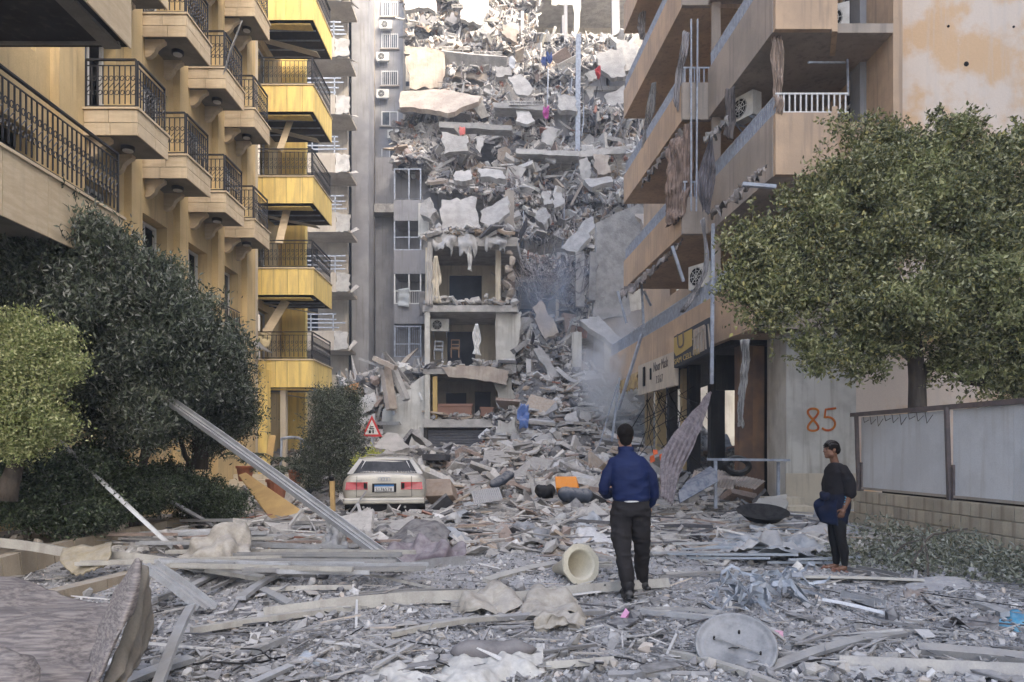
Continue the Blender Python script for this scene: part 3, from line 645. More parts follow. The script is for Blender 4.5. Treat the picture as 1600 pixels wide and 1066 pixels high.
chair(685, 562, 36.6, 'thin framed folding chair leaning at the left of the middle open room', M_greyiron)
q = P(687, 518, 36.9); ac_unit((q[0], 36.9, q[2]), 0, 'air conditioner mounted inside the middle open room', .95, .6)
q = P(618, 692, 35); ac_unit((q[0], 35, q[2]-.2), 0, 'white air conditioner on the broken white wall behind the car', .95, .62)
for (px, top, bot, d, w_, c, lb) in ((681, 400, 475, 35.7, 9, (.55, .5, .4), 'knotted cream curtain in the topmost open room'), (745, 506, 556, 35.4, 7, (.6, .6, .58), 'white curtain hanging by its knot in the middle open room'),
        (671, 378, 480, 35.5, 6, (.42, .40, .37), 'torn grey curtain strip at the left edge of the open rooms'), (734, 385, 425, 35.4, 4, (.5, .49, .46), 'short torn rag hanging from the top slab of the open rooms')):
    cloth('curtain', mat('curtain_%d' % px, c, bump=.1), [[(px-w_*.3, top, d), (px+w_*.3, top, d)], [(px-w_, (top+bot)/2-8, d), (px+w_, (top+bot)/2, d)], [(px-w_*.6, (top+bot)/2+12, d), (px+w_*.5, (top+bot)/2+12, d)], [(px-w_, bot-3, d), (px+w_, bot, d)]],
        nu=14, nv=22, fold=.05, foldf=3, amp=.05, label=lb, catg='curtain')
# ---------------- structure behind the drape
for k in range(1, 13):
    z = k*3.1+.3; d0 = 47 if k < 9 else 52
    mb = MB(); mb.box((xx(640, 50), d0+.8, z-.25), (11.5, 61.5, z)); mb.build('floor_slab', M_conc, RU)
mb = MB(); ops = []
for k in range(0, 13):
    ops += [(2+(k % 3)*.8, 3.3+(k % 3)*.8, k*3.1+.3, k*3.1+2.4), (7.2, 8.6, k*3.1+.3, k*3.1+2.3), (12+(k % 2), 13.2+(k % 2), k*3.1+1, k*3.1+2.3)]
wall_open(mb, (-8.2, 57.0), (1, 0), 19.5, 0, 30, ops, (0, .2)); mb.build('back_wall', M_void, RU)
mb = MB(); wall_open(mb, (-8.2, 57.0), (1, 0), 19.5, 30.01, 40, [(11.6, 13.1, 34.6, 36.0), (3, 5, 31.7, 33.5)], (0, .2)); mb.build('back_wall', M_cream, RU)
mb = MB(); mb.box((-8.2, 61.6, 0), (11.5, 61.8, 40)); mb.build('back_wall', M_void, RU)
for (px, w_, y0_, y1_, d, m) in ((700, .6, -20, 75, 52, M_greyplaster), (745, .5, -20, 90, 50, M_greyplaster), (823, .55, 0, 90, 51, M_greyplaster), (962, .55, -20, 60, 53, M_greyplaster), (902, .28, 55, 285, 44, M_greyiron), (935, .4, 170, 280, 48, M_pale), (884, .22, 5, 110, 49, M_greyplaster), (662, .5, 320, 372, 38, M_white), (795, .5, 300, 372, 40, M_pale),
        (906, .45, 395, 480, 38.5, M_conc), (925, .35, 395, 470, 38, M_conc), (901, .45, 520, 625, 36, M_white)):
    a, b = P(px, y1_, d), P(px+random.uniform(-2, 2), y0_, d); mb = MB(); mb.bar(a, b, w_, w_, (0, 1, 0)); mb.build('column', m, RU)
# partition walls in the voids
for (px, d0, d1, k) in ((690, 48, 57, 7), (760, 47, 57, 8), (850, 47, 57, 6), (880, 49, 57, 9), (950, 47, 57, 8), (820, 44, 57, 4), (870, 44, 57, 3)):
    x = xx(px, d0); mb = MB(); mb.box((x, d0+1, k*3.1+.31), (x+.2, d1-.01, k*3.1+3.1)); mb.build('partition_wall', random.choice([M_cream, M_pale, M_greyplaster]), RU)
# ---------------- the rubble drape
VOID = [(640,22,715,60),(716,40,738,84),(776,28,792,70),(836,-20,1000,62),(905,100,975,160),(862,172,900,222),(850,242,900,278),(950,238,980,280),(742,218,778,260),(706,110,760,150),
        (812,372,888,398),(800,425,896,500),(905,495,1010,620),(636,85,700,170),(655,180,742,190),(600,0,637,180),(600,180,615,600),(668,300,790,370),(600,250,668,700)]
def invoid(px, py):
    m = np.zeros(px.shape, bool); jx = 7*noise3(np.stack([px, py, 0*px], -1), .09); jy = 7*noise3(np.stack([px, py, 0*px+9], -1), .09)
    for a, b, c, d in VOID: m |= (px+jx > a) & (px+jx < c) & (py+jy > b) & (py+jy < d)
    m |= (px < 800) & (py > 372+0*px) & (px < 792+8*noise3(np.stack([px, py, 0*px], -1), .05))
    m |= (px > 925+(py-330)*-.02) & (py > 335) & (py < 505)
    return m
def dd(px, py):
    base = 37.2+np.clip((560-py)/560, 0, 1)*12
    lev = ((HY-py)/F*base+EYE-.3)/3.1; fr = lev-np.floor(lev)
    ledge = 1.8*np.clip(1-np.abs(fr-.05)*3, 0, 1)
    gul = 1.5*np.exp(-((px-850-(py-300)*.12)/45)**2)
    return base-ledge*.35+gul+.8*fbm(np.stack([px, py, 0*px], -1), .022, 3)
nx, ny = 190, 270
px, py = np.meshgrid(np.linspace(612, 1015, nx), np.linspace(-20, 600, ny)); d = dd(px, py)
Vd = np.stack([(px-HX)/F*d, d, EYE+(HY-py)/F*d], -1); Vd += .22*np.stack([fbm(Vd, 1.6, 3), fbm(Vd+7, 1.6, 3), fbm(Vd+17, 1.6, 3)], -1)
idx = np.arange(nx*ny).reshape(ny, nx); keep = ~invoid(px, py)
kq = keep[:-1, :-1] & keep[1:, :-1] & keep[:-1, 1:] & keep[1:, 1:]
q = np.stack([idx[:-1, :-1], idx[:-1, 1:], idx[1:, 1:], idx[1:, :-1]], -1)[kq][:, ::-1]
used = np.unique(q); rm = -np.ones(nx*ny, int); rm[used] = np.arange(len(used))
tag(big('rubble_face', Vd.reshape(-1, 3)[used], rm[q], M_rubbase, RU, smooth=True), kind='stuff')
def drape(n, x0=625, x1=1010, y0=-20, y1=600):
    a, b = rg.uniform(x0, x1, n), rg.uniform(y0, y1, n); ok = ~invoid(a, b); a, b = a[ok], b[ok]; d = dd(a, b)-.1
    v = np.stack([(a-HX)/F*d, d, EYE+(HY-b)/F*d], -1); return v+.2*np.stack([fbm(v, 1.6, 3), fbm(v+7, 1.6, 3), fbm(v+17, 1.6, 3)], -1)
prt = []
p = drape(19000); sz = .05+rg.gamma(1.5, .052, len(p)); prt.append(scatter(p, np.minimum(sz, .5), 'rock', rg))
p = drape(13000); sz = .06+rg.gamma(1.5, .085, len(p)); prt.append(scatter(p, np.minimum(sz, .8), 'shard', rg, (1, .75, .14)))
p = drape(3200); sz = .15+rg.gamma(1.5, .18, len(p)); prt.append(scatter(p, np.minimum(sz, 1.3), 'shard', rg, (1, .07, .05)))
# rubble lying on floors and slab edges
for (a, b, y, d, n) in ((640, 715, 50, 49, 260), (695, 790, 82, 47.5, 420), (705, 745, 148, 46, 240), (668, 800, 369, 36.3, 500), (664, 808, 476, 36.2, 130), (664, 800, 576, 36.2, 110), (664, 770, 655, 36.1, 60), (618, 668, 258, 42.5, 260), (850, 905, 225, 46, 150), (845, 960, 285, 45, 260), (800, 900, 506, 39, 420), (835, 1000, 70, 50, 500), (580, 660, 640, 38, 500)):
    aa = rg.uniform(a, b, n); dz = np.abs(rg.normal(0, 5 if d > 40 else 4, n)); v = np.stack([(aa-HX)/F*d, d+rg.uniform(-.5, 1.5, n), EYE+(HY-y+dz)/F*d], -1)
    sz = .06+rg.gamma(1.6, .07, n); h = n//2; prt.append(scatter(v[:h], np.minimum(sz[:h], .4), 'rock', rg)); prt.append(scatter(v[h:], np.minimum(sz[h:]*1.3, .5), 'shard', rg, (1, .8, .15), .5))
V, f = merge(prt); tag(big('rubble_pieces', V, f, M_rub, RU), kind='stuff')
# rebar and cables hanging through the collapse
mb = MB()
for i in range(900):
    p = drape(1, 640, 1005, -10, 560)
    if not len(p): continue
    p = p[0]; L = random.uniform(.5, 2.6); ph = random.uniform(0, 6.3); pts = []
    dx = random.uniform(-.8, .8); dirx = math.cos(ph)*.5
    for t in np.linspace(0, 1, 6): pts.append(p+np.array((dx*t+.15*math.sin(5*t+ph), -.35-.3*math.sin(t*3), -L*t*t if i % 3 else L*(t-.5)*dirx*.8)))
    mb.tube(pts, random.choice((.016, .022, .032)), 3, False)
for i in range(80):                                   # hanging tangle over the blue void
    a = P(random.uniform(800, 935), random.uniform(395, 430), 38+random.random()); b = P(random.uniform(800, 935), random.uniform(395, 440), 38+random.random())
    sag = random.uniform(.3, 2.2); mb.tube([a+(b-a)*t-np.array((0, .3*math.sin(i), sag*4*t*(1-t))) for t in np.linspace(0, 1, 8)], .02, 3, False)
tag(mb.build('hanging_rebar', M_rebar, RU), kind='stuff')
# large broken slabs
BS = [
 ([(632,0,47),(676,-12,47),(680,18,46.5),(668,8,46.5),(634,22,47)],.3,0), ([(634,88,46),(648,80,46),(694,82,46),(694,138,46),(640,138,46)],.3,1), ([(700,84,46.5),(742,92,46.5),(766,105,46.5),(762,128,46.5),(735,122,46.5),(700,118,46.5)],.2,1),
 ([(627,143,44.5),(690,140,44.5),(752,150,44),(748,168,44),(700,190,43.5),(650,182,44),(629,195,44.5)],.3,1), ([(716,-12,47),(764,-12,47),(763,18,46.7),(752,40,46.5),(720,30,46.6)],.3,0), ([(733,38,47.5),(778,26,47.5),(776,62,47.3),(738,58,47.3)],.2,1),
 ([(786,38,46),(810,48,45.8),(806,66,45.6),(785,56,46)],.25,1), ([(774,104,45),(798,104,45),(800,118,44.8),(775,120,44.8)],.3,0), ([(794,120,44.5),(814,116,44.5),(834,140,44),(826,152,44),(808,148,44)],.2,0), ([(690,206,42),(730,212,41.8),(732,236,41.4),(694,240,41.4)],.25,0),
 ([(745,214,42),(758,216,42),(750,240,41.8),(744,232,41.8)],.2,0), ([(712,268,40.5),(736,266,40.5),(738,280,40),(722,286,40),(708,278,40)],.3,0), ([(746,262,40.5),(786,268,40),(790,280,39.6),(750,276,40)],.35,0),
 ([(690,312,38.5),(745,308,38.5),(748,358,37.6),(688,360,37.6)],.2,0), ([(750,330,38.5),(793,306,38.6),(796,332,38),(756,358,37.5)],.2,0), ([(658,318,37),(672,308,37),(682,328,36.6),(672,342,36.5),(657,336,36.8)],.5,0),
 ([(806,172,43.5),(826,170,43.5),(836,188,43),(824,198,43),(806,194,43.2)],.2,0), ([(848,206,43),(862,198,43),(872,204,43),(862,224,42.6),(846,220,42.8)],.3,0), ([(870,148,44),(902,150,44),(900,174,43.5),(874,172,43.6)],.35,0), ([(914,114,45),(930,108,45),(934,122,45),(920,128,45)],.3,0),
 ([(932,84,46),(972,74,46),(978,118,45),(955,120,45),(934,100,45.6)],.3,0), ([(962,60,46.5),(998,70,46),(990,108,45.5),(972,112,45.6)],.3,0), ([(944,150,45),(976,132,45),(976,160,44.6),(950,164,44.6)],.2,0), ([(914,140,45.5),(928,140,45.5),(924,162,45.5)],.1,0),
 ([(905,250,43),(918,246,43),(924,262,43),(922,282,42.6),(906,276,42.8)],.3,0), ([(926,242,43.2),(950,242,43.2),(955,270,42.8),(934,274,42.8)],.3,1), ([(912,280,42.4),(955,276,42.4),(958,284,42),(925,296,41.8)],.3,0), ([(846,300,41),(858,298,41),(862,318,40.6),(850,322,40.7)],.35,0), ([(862,302,41),(878,300,41),(882,318,40.6),(866,326,40.5)],.3,0),
 ([(838,330,40),(852,324,40),(860,338,39.6),(850,352,39.4),(836,342,39.8)],.5,0), ([(934,172,46),(976,150,46),(978,195,45),(950,215,45),(918,210,45)],.3,1), ([(850,238,43.5),(866,240,43.5),(868,254,43),(852,250,43.2)],.15,0),
 ([(876,388,39.5),(912,345,40),(925,338,40),(930,352,39.5),(900,395,39)],.3,0), ([(932,348,38.5),(1000,318,39),(1010,335,39),(985,420,37.8),(1000,480,37),(934,496,37)],.35,0), ([(990,330,39),(1012,335,39),(1020,350,38.6),(1004,356,38.6)],.5,1),
 ([(905,500,36.5),(935,493,36.6),(960,520,35.6),(1004,556,34.6),(1000,572,34.4),(950,540,35.4)],.35,0), ([(935,500,38.2),(1030,475,38.5),(1040,600,37.4),(975,560,37.2)],.25,1), ([(832,480,37.5),(846,470,37.5),(873,520,36.8),(852,530,36.8)],.3,1),
 ([(833,545,35.6),(846,543,35.6),(875,588,34.6),(862,592,34.6)],.35,0), ([(822,560,35.4),(830,562,35.3),(831,600,34.8),(824,602,34.8)],.3,0), ([(868,578,34.6),(880,590,34.5),(898,598,34.2),(890,606,34)],.3,0), ([(838,590,34.6),(856,585,34.6),(862,602,34.2),(842,606,34.2)],.4,0),
 ([(794,690-28,31.5),(804,652,31.5),(808,682,31.2),(773,680,31.3),(775,654,31.5)],.3,2), ([(800,672,30.8),(812,682,30.6),(808,720,29.8),(796,700,30.2)],.25,0), ([(750,705,30),(772,680,31),(790,688,30.6),(770,706,29.8)],.2,0), ([(884,648,31),(900,642,31),(906,662,30.4),(894,680,30),(882,664,30.5)],.3,0), ([(905,640,31),(926,646,31),(920,660,30.6),(904,656,30.8)],.3,0),
 ([(640,673,28.5),(652,670,28.5),(676,694,27.8),(668,700,27.8)],.45,0), ([(590,690,24.5),(604,676,25),(622,678,25),(640,700,24.4),(612,712,24.2),(585,708,24.3)],.3,0),
]
for i, (pts, th, mm) in enumerate(BS):
    mb = MB(); slabpx(mb, pts, th, .13 if mm != 2 else .05, 5, i); mb.build('broken_slab', (M_conc, M_concw, M_ruinw)[mm], RU)
for i in range(46):                                     # smaller slabs
    p = drape(1, 650, 1000, 60, 540)
    if not len(p): continue
    c = p[0]-np.array((0, .5, 0)); u = RNG.normal(size=3); u /= np.linalg.norm(u); v = np.cross(u, RNG.normal(size=3)); v /= np.linalg.norm(v); s_ = random.uniform(.35, .8)
    o_ = [c+s_*(math.cos(a)*u+.7*math.sin(a)*v) for a in sorted(RNG.uniform(0, 6.28, 6))]; mb = MB(); mb.prism(o_, np.cross(u, v)*.18); mb.build('broken_slab', random.choice((M_conc, M_conc, M_concw, M_ruinw)), RU)
# hollow block edges along torn slabs
for (a, b, y, d) in ((690, 735, 78, 46.4), (740, 792, 86, 46.2), (795, 850, 164, 43.2), (706, 730, 12, 46.6)):
    for k in range(int((b-a)/9)):
        q = P(a+k*9, y, d); mb = MB(); wall_open(mb, (q[0], q[1]), (1, 0), .34, q[2], q[2]+.24, [(.05+.1*j, .11+.1*j, q[2]+.07, q[2]+.17) for j in range(3)], (0, .25)); mb.build('hollow_block', M_conc, RU)
# curled concrete pieces along the torn edge right of the rooms
for i, (px_, py_) in enumerate(((797, 395), (800, 408), (794, 420), (799, 432), (793, 444), (798, 456), (795, 468), (803, 380), (790, 385))):
    c = P(px_, py_, 36+.1*i % 1); V, f = scatter([c], [.34], 'rock', np.random.default_rng(i), (1, .7, .9)); big('concrete_lump', V, f, M_concw, RU)
# draped debris sheets on the roof of the room stack
for i, (x0, x1, y0, y1) in enumerate(((672, 715, 366, 395), (712, 752, 362, 402), (752, 795, 368, 392))):
    cloth('torn_membrane', mat('grey_membrane', (.42, .42, .41), (.3, .3, .3), bump=.3, dust=.4), [[(x0, y0, 36.4), ((x0+x1)/2, y0-4, 36.2), (x1, y0, 36.4)], [(x0+4, y0+10, 35.7), ((x0+x1)/2, y0+8, 35.6), (x1-3, y0+9, 35.8)], [(x0+6, y1, 35.6), ((x0+x1)/2+3, y1-8, 35.6), (x1-9, y1+4, 35.7)]], RU, nu=16, nv=14, amp=.12, nsc=2, rag=.35)
# dark cavity with rubble left of the rooms
mb = MB(); slabpx(mb, [(598, 640, 36.5), (664, 585, 36.5), (664, 712, 36.3), (600, 712, 36.3)], .25, .08, 5, 77); mb.build('broken_wall', M_white, RU)
for i, (a, b, w_, d) in enumerate((((600, 565), (612, 640), .45, 35), ((585, 560), (618, 575), .3, 34.6), ((615, 578), (635, 625), .35, 35.3), ((560, 560), (600, 575), .15, 35))):
    mb = MB(); mb.bar(P(a[0], a[1], d), P(b[0], b[1], d-.4), w_, w_*.7); mb.build('fallen_beam', (M_concw, M_concw, M_conc, M_conc)[i], RU)
prt = []
n = 900; a = rg.uniform(500, 662, n); b = rg.uniform(575, 700, n); ok = b > 560+np.abs(a-640)*.35; a, b = a[ok], b[ok]; d = 36.6+rg.random(len(a))*2; v = np.stack([(a-HX)/F*d, d, EYE+(HY-b)/F*d], -1)
prt.append(scatter(v, .08+rg.gamma(1.8, .09, len(a)), 'rock', rg)); prt.append(scatter(v[:400]+.1, .3+rg.gamma(1.8, .2, len(v[:400])), 'shard', rg, (1, .06, .05)))
V, f = merge(prt); tag(big('rubble_pieces', V, f, M_rub, RU), kind='stuff')
mb = MB(); slabpx(mb, [(538, 604, 34.5), (560, 598, 34.5), (556, 618, 34.2), (540, 624, 34.2)], .1, .05, 4, 5); tag(mb.build('wooden_board', mat('orange_wood', (.4, .2, .08), bump=.3)), 'broken orange brown wooden board in the dark cavity above the road sign', 'board')
# torn floor edges running across the collapse, plaster walls still standing
for i, (pts, th, mm) in enumerate((([(690,78,46.2),(742,84,46),(792,88,46),(792,95,46),(740,94,46),(690,88,46.2)],1.2,0), ([(770,160,43.4),(850,164,43.2),(850,172,43.2),(772,168,43.4)],1.2,0), ([(826,70,50),(1000,66,50),(1000,76,50),(826,80,50)],1.5,1), ([(806,232,43),(905,236,42.8),(905,244,42.8),(806,240,43)],1.2,0), ([(905,236,43.2),(1000,226,43.5),(1000,238,43.5),(905,246,43.2)],1.2,0),
    ([(632,72,46.4),(700,80,46.4),(700,88,46.4),(632,84,46.4)],1.0,1), ([(686,190,42.6),(800,196,42.4),(800,204,42.4),(686,199,42.6)],.8,0), ([(706,96,47.6),(770,100,47.6),(768,140,47.6),(706,136,47.6)],.15,2), ([(640,12,51.5),(720,12,51.5),(720,60,51.5),(640,60,51.5)],.15,3), ([(776,-20,51.8),(812,-20,51.8),(806,60,51.8),(780,66,51.8)],.15,2),
    ([(862,172,47),(905,172,47),(905,225,47),(862,225,47)],.15,3), ([(905,100,48),(976,100,48),(976,165,48),(905,165,48)],.15,3), ([(860,-20,52.5),(910,-20,52.5),(905,70,52.5),(898,70,52.5),(895,8,52.5),(862,8,52.5)],.15,2))):
    mb = MB(); slabpx(mb, pts, th, .1, 6, 200+i); mb.build('torn_floor_edge' if th > .3 else 'plaster_wall', (M_conc, M_concw, M_ruinw, M_greyplaster)[mm], RU)
# fallen beams and hanging bars caught in the collapse
for i in range(34):
    p = drape(1, 650, 1000, 60, 560)
    if not len(p): continue
    c = p[0]-np.array((0, .45, 0)); L = random.uniform(.8, 2.1); a = random.uniform(-1.3, 1.3)+(math.pi/2 if i % 2 else 0); d = np.array((math.cos(a), random.uniform(-.3, .1), math.sin(a))); w_ = random.uniform(.1, .3)
    mb = MB(); mb.bar(c-d*L/2, c+d*L/2, w_, w_*.8, (0, 1, 0)); mb.build('fallen_beam', random.choice((M_conc, M_conc, M_concw, M_ruinw)), RU)
for i in range(26):
    p = drape(1, 700, 1000, 60, 400)
    if not len(p): continue
    c = p[0]-np.array((0, .8, 0)); L = random.uniform(1.2, 3.4); mb = MB(); mb.tube([c, c+np.array((random.uniform(-.1, .1), 0, -L*.5)), c+np.array((random.uniform(-.25, .25), 0, -L))], random.choice((.03, .045)), 5); mb.build('hanging_bar', M_rebar if i % 3 else M_greyiron, RU)
for i, (c_, px_, py_) in enumerate((((.05, .08, .2), 858, 92), ((.05, .07, .16), 850, 96), ((.4, .08, .25), 853, 176), ((.45, .05, .05), 934, 112), ((.5, .5, .5), 800, 98), ((.45, .12, .1), 722, 205))):
    cloth('torn_fabric', mat('fabric_scrap_%d' % i, c_, bump=0), [[(px_-4, py_-8, 42.2), (px_+4, py_-9, 42.2)], [(px_-5, py_, 42), (px_+5, py_, 42)], [(px_-2, py_+9, 42), (px_+3, py_+10, 42)]], RU, nu=8, nv=10, amp=.12, rag=.2)
# ---------------- right apartment building: long balcony bands
RB = thing('apartment_building', 'tan apartment building with long torn balconies on the right side of the street', 'building', (8, 22, 0))
def lineX(y, x0, k=-.083): return x0+k*(y-20.2)
def band(y0, y1, xo, z0, z1, m, name='balcony', th=.15, depth=None, railh=.42, front=True, endw=True, xin=None):
    """parapet along the street with slab; xo(y) outer x"""
    b = MB(); a, c = (xo(y0), y0), (xo(y1), y1); xi = xin if xin else 7.0
    b.prism([(a[0], a[1], z0), (c[0], c[1], z0), (c[0], c[1], z1), (a[0], a[1], z1)], (th, 0, 0))
    b.box((a[0]+th+.001 if a[0] > c[0] else c[0]+th+.001, y0+.0, z0), (xi, y1, z0+.18)) if False else b.prism([(a[0]+th, y0, z0), (xi, y0, z0), (xi, y1, z0), (c[0]+th, y1, z0)], (0, 0, .2))
    if endw: b.prism([(c[0]+th, y1-.12, z0+.2), (xi, y1-.12, z0+.2), (xi, y1-.12, z1), (c[0]+th, y1-.12, z1)], (0, .12, 0))
    o = b.build(name, m, RB)
    r = MB()
    for hh in (.03, railh): r.bar((a[0]+.08, y0, z1+hh), (c[0]+.08, y1, z1+hh), .04, .035)
    rl = r.build('railing', M_greyiron, o)
    n = int((y1-y0)/.11); me = _SC.setdefault(('pk', round(railh, 2)), None)
    if me is None:
        s_ = MB(); s_.box((-.02, -.035, .03), (.01, .035, railh-.02)); me = s_.mesh('picket'); me.materials.append(M_greyiron); _SC[('pk', round(railh, 2))] = me
    for k in range(n):
        y = y0+(y1-y0)*(k+.5)/n; inst('picket', me, rl, (xo(y)+.08, y, z1))
    return o
f1 = lambda y: lineX(y, 4.62)
zs = [4.3, 7.4, 10.5, 13.6, 16.7, 19.8]
for k, z in enumerate(zs):
    if k == 0: band(17.0, 32, lambda y: 5.55+(-.083)*(y-16.0), z, z+1.25, M_tan, railh=.5)
    else: band(20.2, 26.9, f1, z, z+1.0, M_tan, railh=.42)
# return faces of the bands (facing the camera), with short railed corner
for k, z in enumerate(zs[1:]):
    b = MB(); b.box((4.62, 20.05, z), (5.42, 20.199, z+1.0)); b.build('corner_parapet', M_taung, RB)
    r = MB(); r.bar((4.65, 20.1, z+1.42), (5.4, 20.1, z+1.42), .04, .04)
    for i in range(6): r.bar((4.7+i*.13, 20.1, z+1), (4.7+i*.13, 20.1, z+1.42), .03, .03)
    r.build('railing', M_greyiron, RB)
# second section, nearer and higher parapets
f2 = lambda y: 5.6-.07*(y-15.85)
for k, z in enumerate(zs[1:]):
    b = band(15.9, 20.0, f2, z, z+1.32, M_taung, railh=.43, endw=False, xin=8.2)
    p = MB(); p.box((5.62, 15.76, z), (6.82, 15.895, z+1.32)); p.build('front_parapet', M_tan, b)
    p = MB(); p.prism([(6.822, 15.76, z-.05), (7.2, 16.75, z-.05), (7.2, 16.75, z+1.7), (6.822, 15.76, z+1.45)], (.12, 0, 0)); p.build('side_wing', M_tan, b)
    r = MB()
    for hh in (.03, .43): r.bar((5.64, 15.83, z+1.32+hh), (7.2, 15.83, z+1.32+hh), .035, .035)
    rl = r.build('railing', M_frame, b)
    s_ = MB(); s_.bar((0, 0, .03), (0, 0, .43), .028, .028); me = s_.mesh('baluster'); me.materials.append(M_frame)
    for i in range(13): inst('baluster', me, rl, (5.7+i*.12, 15.83, z+1.32))
# inner facade behind the balconies
mb = MB(); ops = [(y, y+1.5, z+.25, z+2.4) for z in zs for y in (2.0, 5.6, 9.0)]
wall_open(mb, (7.0, 20.3), (-.083, .9966), 13, 4.3, 26, [(a-1.5, b-1.5, c, d) for a, b, c, d in ops], (.25, 0)); mb.build('wall', M_tan, RB)
mb = MB(); mb.box((8.5, 17.6, 5.3), (24, 34, 26)); mb.box((24, 17.6, 0), (24.1, 34, 26)); mb.box((8.5, 19, 26.01), (24, 34, 38)); mb.build('inner_wall', M_dark, RB)  # last box: unseen upper storeys, height shaped to shade street and lower ruin
mb = MB(); mb.box((5.4, 19.9, 5.3), (5.62, 20.04, 26)); mb.build('column', M_taung, RB)
mb = MB(); wall_open(mb, (8.2, 15.9), (0, 1), 4.3, 5.3, 26, [(1.2, 2.6, z+1.35, z+2.8) for z in zs[1:]], (.2, 0)); mb.build('wall', M_tan, RB)
for z in zs[1:]: window(RB, (8.3, 17.8), (0, 1), (-1, 0), 1.4, 1.7, z+.9, mull=1)
# big front wall with patchy render and grey strip
mb = MB(); mb.box((8.62, 17.25, 5.3), (17, 17.59, 26)); mb.build('front_wall', M_patchwall, RB)
mb = MB(); mb.box((8.06, 17.31, 0), (17, 17.59, 4.29)); mb.build('front_wall', M_patchwall, RB)
mb = MB(); mb.box((8.05, 17.1, zs[1]+1.6), (8.62, 17.59, 26)); mb.build('front_wall', M_greyplaster, RB)
mb = MB(); mb.box((7.35, 16.85, zs[1]+.3), (8.7, 17.24, zs[1]+1.6)); mb.build('wing_wall', M_tan, RB)
mb = MB(); mb.box((5.65, 16.9, 4.3), (17, 17.58, 5.3)); mb.build('lintel', M_taung, RB)
for p_, s_ in (((1510, 100), .06), ((1584, 42), .03), ((1482, 41), .03), ((1390, 83), .03)): q = P(*p_, 17.24); mb = MB(); mb.tube([(q[0], 17.247, q[2]), (q[0], 17.235, q[2])], s_, 7); mb.build('wall_hole', M_black, RB)
# white pillar with the number, and dark doorway
mb = MB(); mb.box((6.42, 17.3, 0), (8.05, 18.6, 4.29)); pil = mb.build('pillar', M_white, RB)
mb = MB(); mb.box((6.40, 17.26, .0), (8.07, 17.298, .98)); mb.build('pillar_plinth', M_cream, RB)
M_spray = mat('rust_spray_paint', (.45, .09, .03), (.55, .2, .03), nscale=6, bump=0)
def spray(cx, cz, y, strokes, s, r):
    for st in strokes:
        mb = MB(); mb.tube([(cx+a*s, y, cz+b*s) for a, b in st], r, 6); o = mb.build('spray_painted_number', M_spray, pil); o.scale = (1, .15, 1)
q = P(1283, 656, 17.29)
e8 = [(.30+.26*math.sin(t)*(1 if math.cos(t/1) or 1 else 1), 0) for t in [0]]
e8 = [(-.36+.24*math.sin(2*t), .5*math.cos(t)) for t in np.linspace(0, 2*math.pi, 33)]
e5 = [(.68, .52), (.2, .46), (.16, .08)]+[(.30+.33*math.sin(t), -.18+.3*math.cos(t)) for t in np.linspace(-.3, math.pi+.9, 14)]
spray(q[0], q[2], 17.29, [e8, e5], .52, .03)
mb = MB(); mb.box((5.75, 18.7, 0), (6.09, 19.1, 4.17)); mb.build('brown_column', mat('scorched_brown', (.24, .14, .08), (.12, .08, .06), nscale=1.2, streak=.5), RB)
mb = MB(); mb.box((6.41, 18.9, 0), (7.89, 19.0, 4.17)); mb.build('doorway', M_black, RB)  # black box painted in place of the shaded opening
mb = MB(); wall_open(mb, (6.1, 18.75), (1, 0), .3, 0, 4.17, [], (0, .1)); mb.build('scorched_wall', MATS['scorched_brown'], RB)
for (px, w_, d, m) in ((1086, .35, 23, M_dark), (1075, .35, 24, M_ochre), (1052, .3, 24.5, M_dark), (1034, .35, 27, M_ochre), (1015, .3, 30, M_ochre), (1122, .4, 21.5, M_dark)):
    c = P(px, 700, d); mb = MB(); mb.box((c[0]-w_/2, d, 0), (c[0]+w_/2, d+w_, 4.29)); mb.build('column', m, RB)
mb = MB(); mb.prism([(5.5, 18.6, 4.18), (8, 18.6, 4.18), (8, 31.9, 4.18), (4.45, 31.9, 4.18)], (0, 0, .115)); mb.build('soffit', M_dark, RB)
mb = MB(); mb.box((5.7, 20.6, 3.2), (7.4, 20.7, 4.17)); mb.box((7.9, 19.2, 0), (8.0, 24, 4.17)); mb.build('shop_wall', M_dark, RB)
mb = MB()
for i in range(34):
    a = P(random.uniform(1005, 1110), random.uniform(600, 640), random.uniform(21, 27)); L = random.uniform(.3, 2.2); mb.tube([a, a+np.array((random.uniform(-.5, .5), random.uniform(-.5, .5), -L*.5)), a+np.array((random.uniform(-.9, .9), random.uniform(-.6, .6), -L))], .014, 3, False)
tag(mb.build('hanging_wires', M_black, RB), kind='stuff')
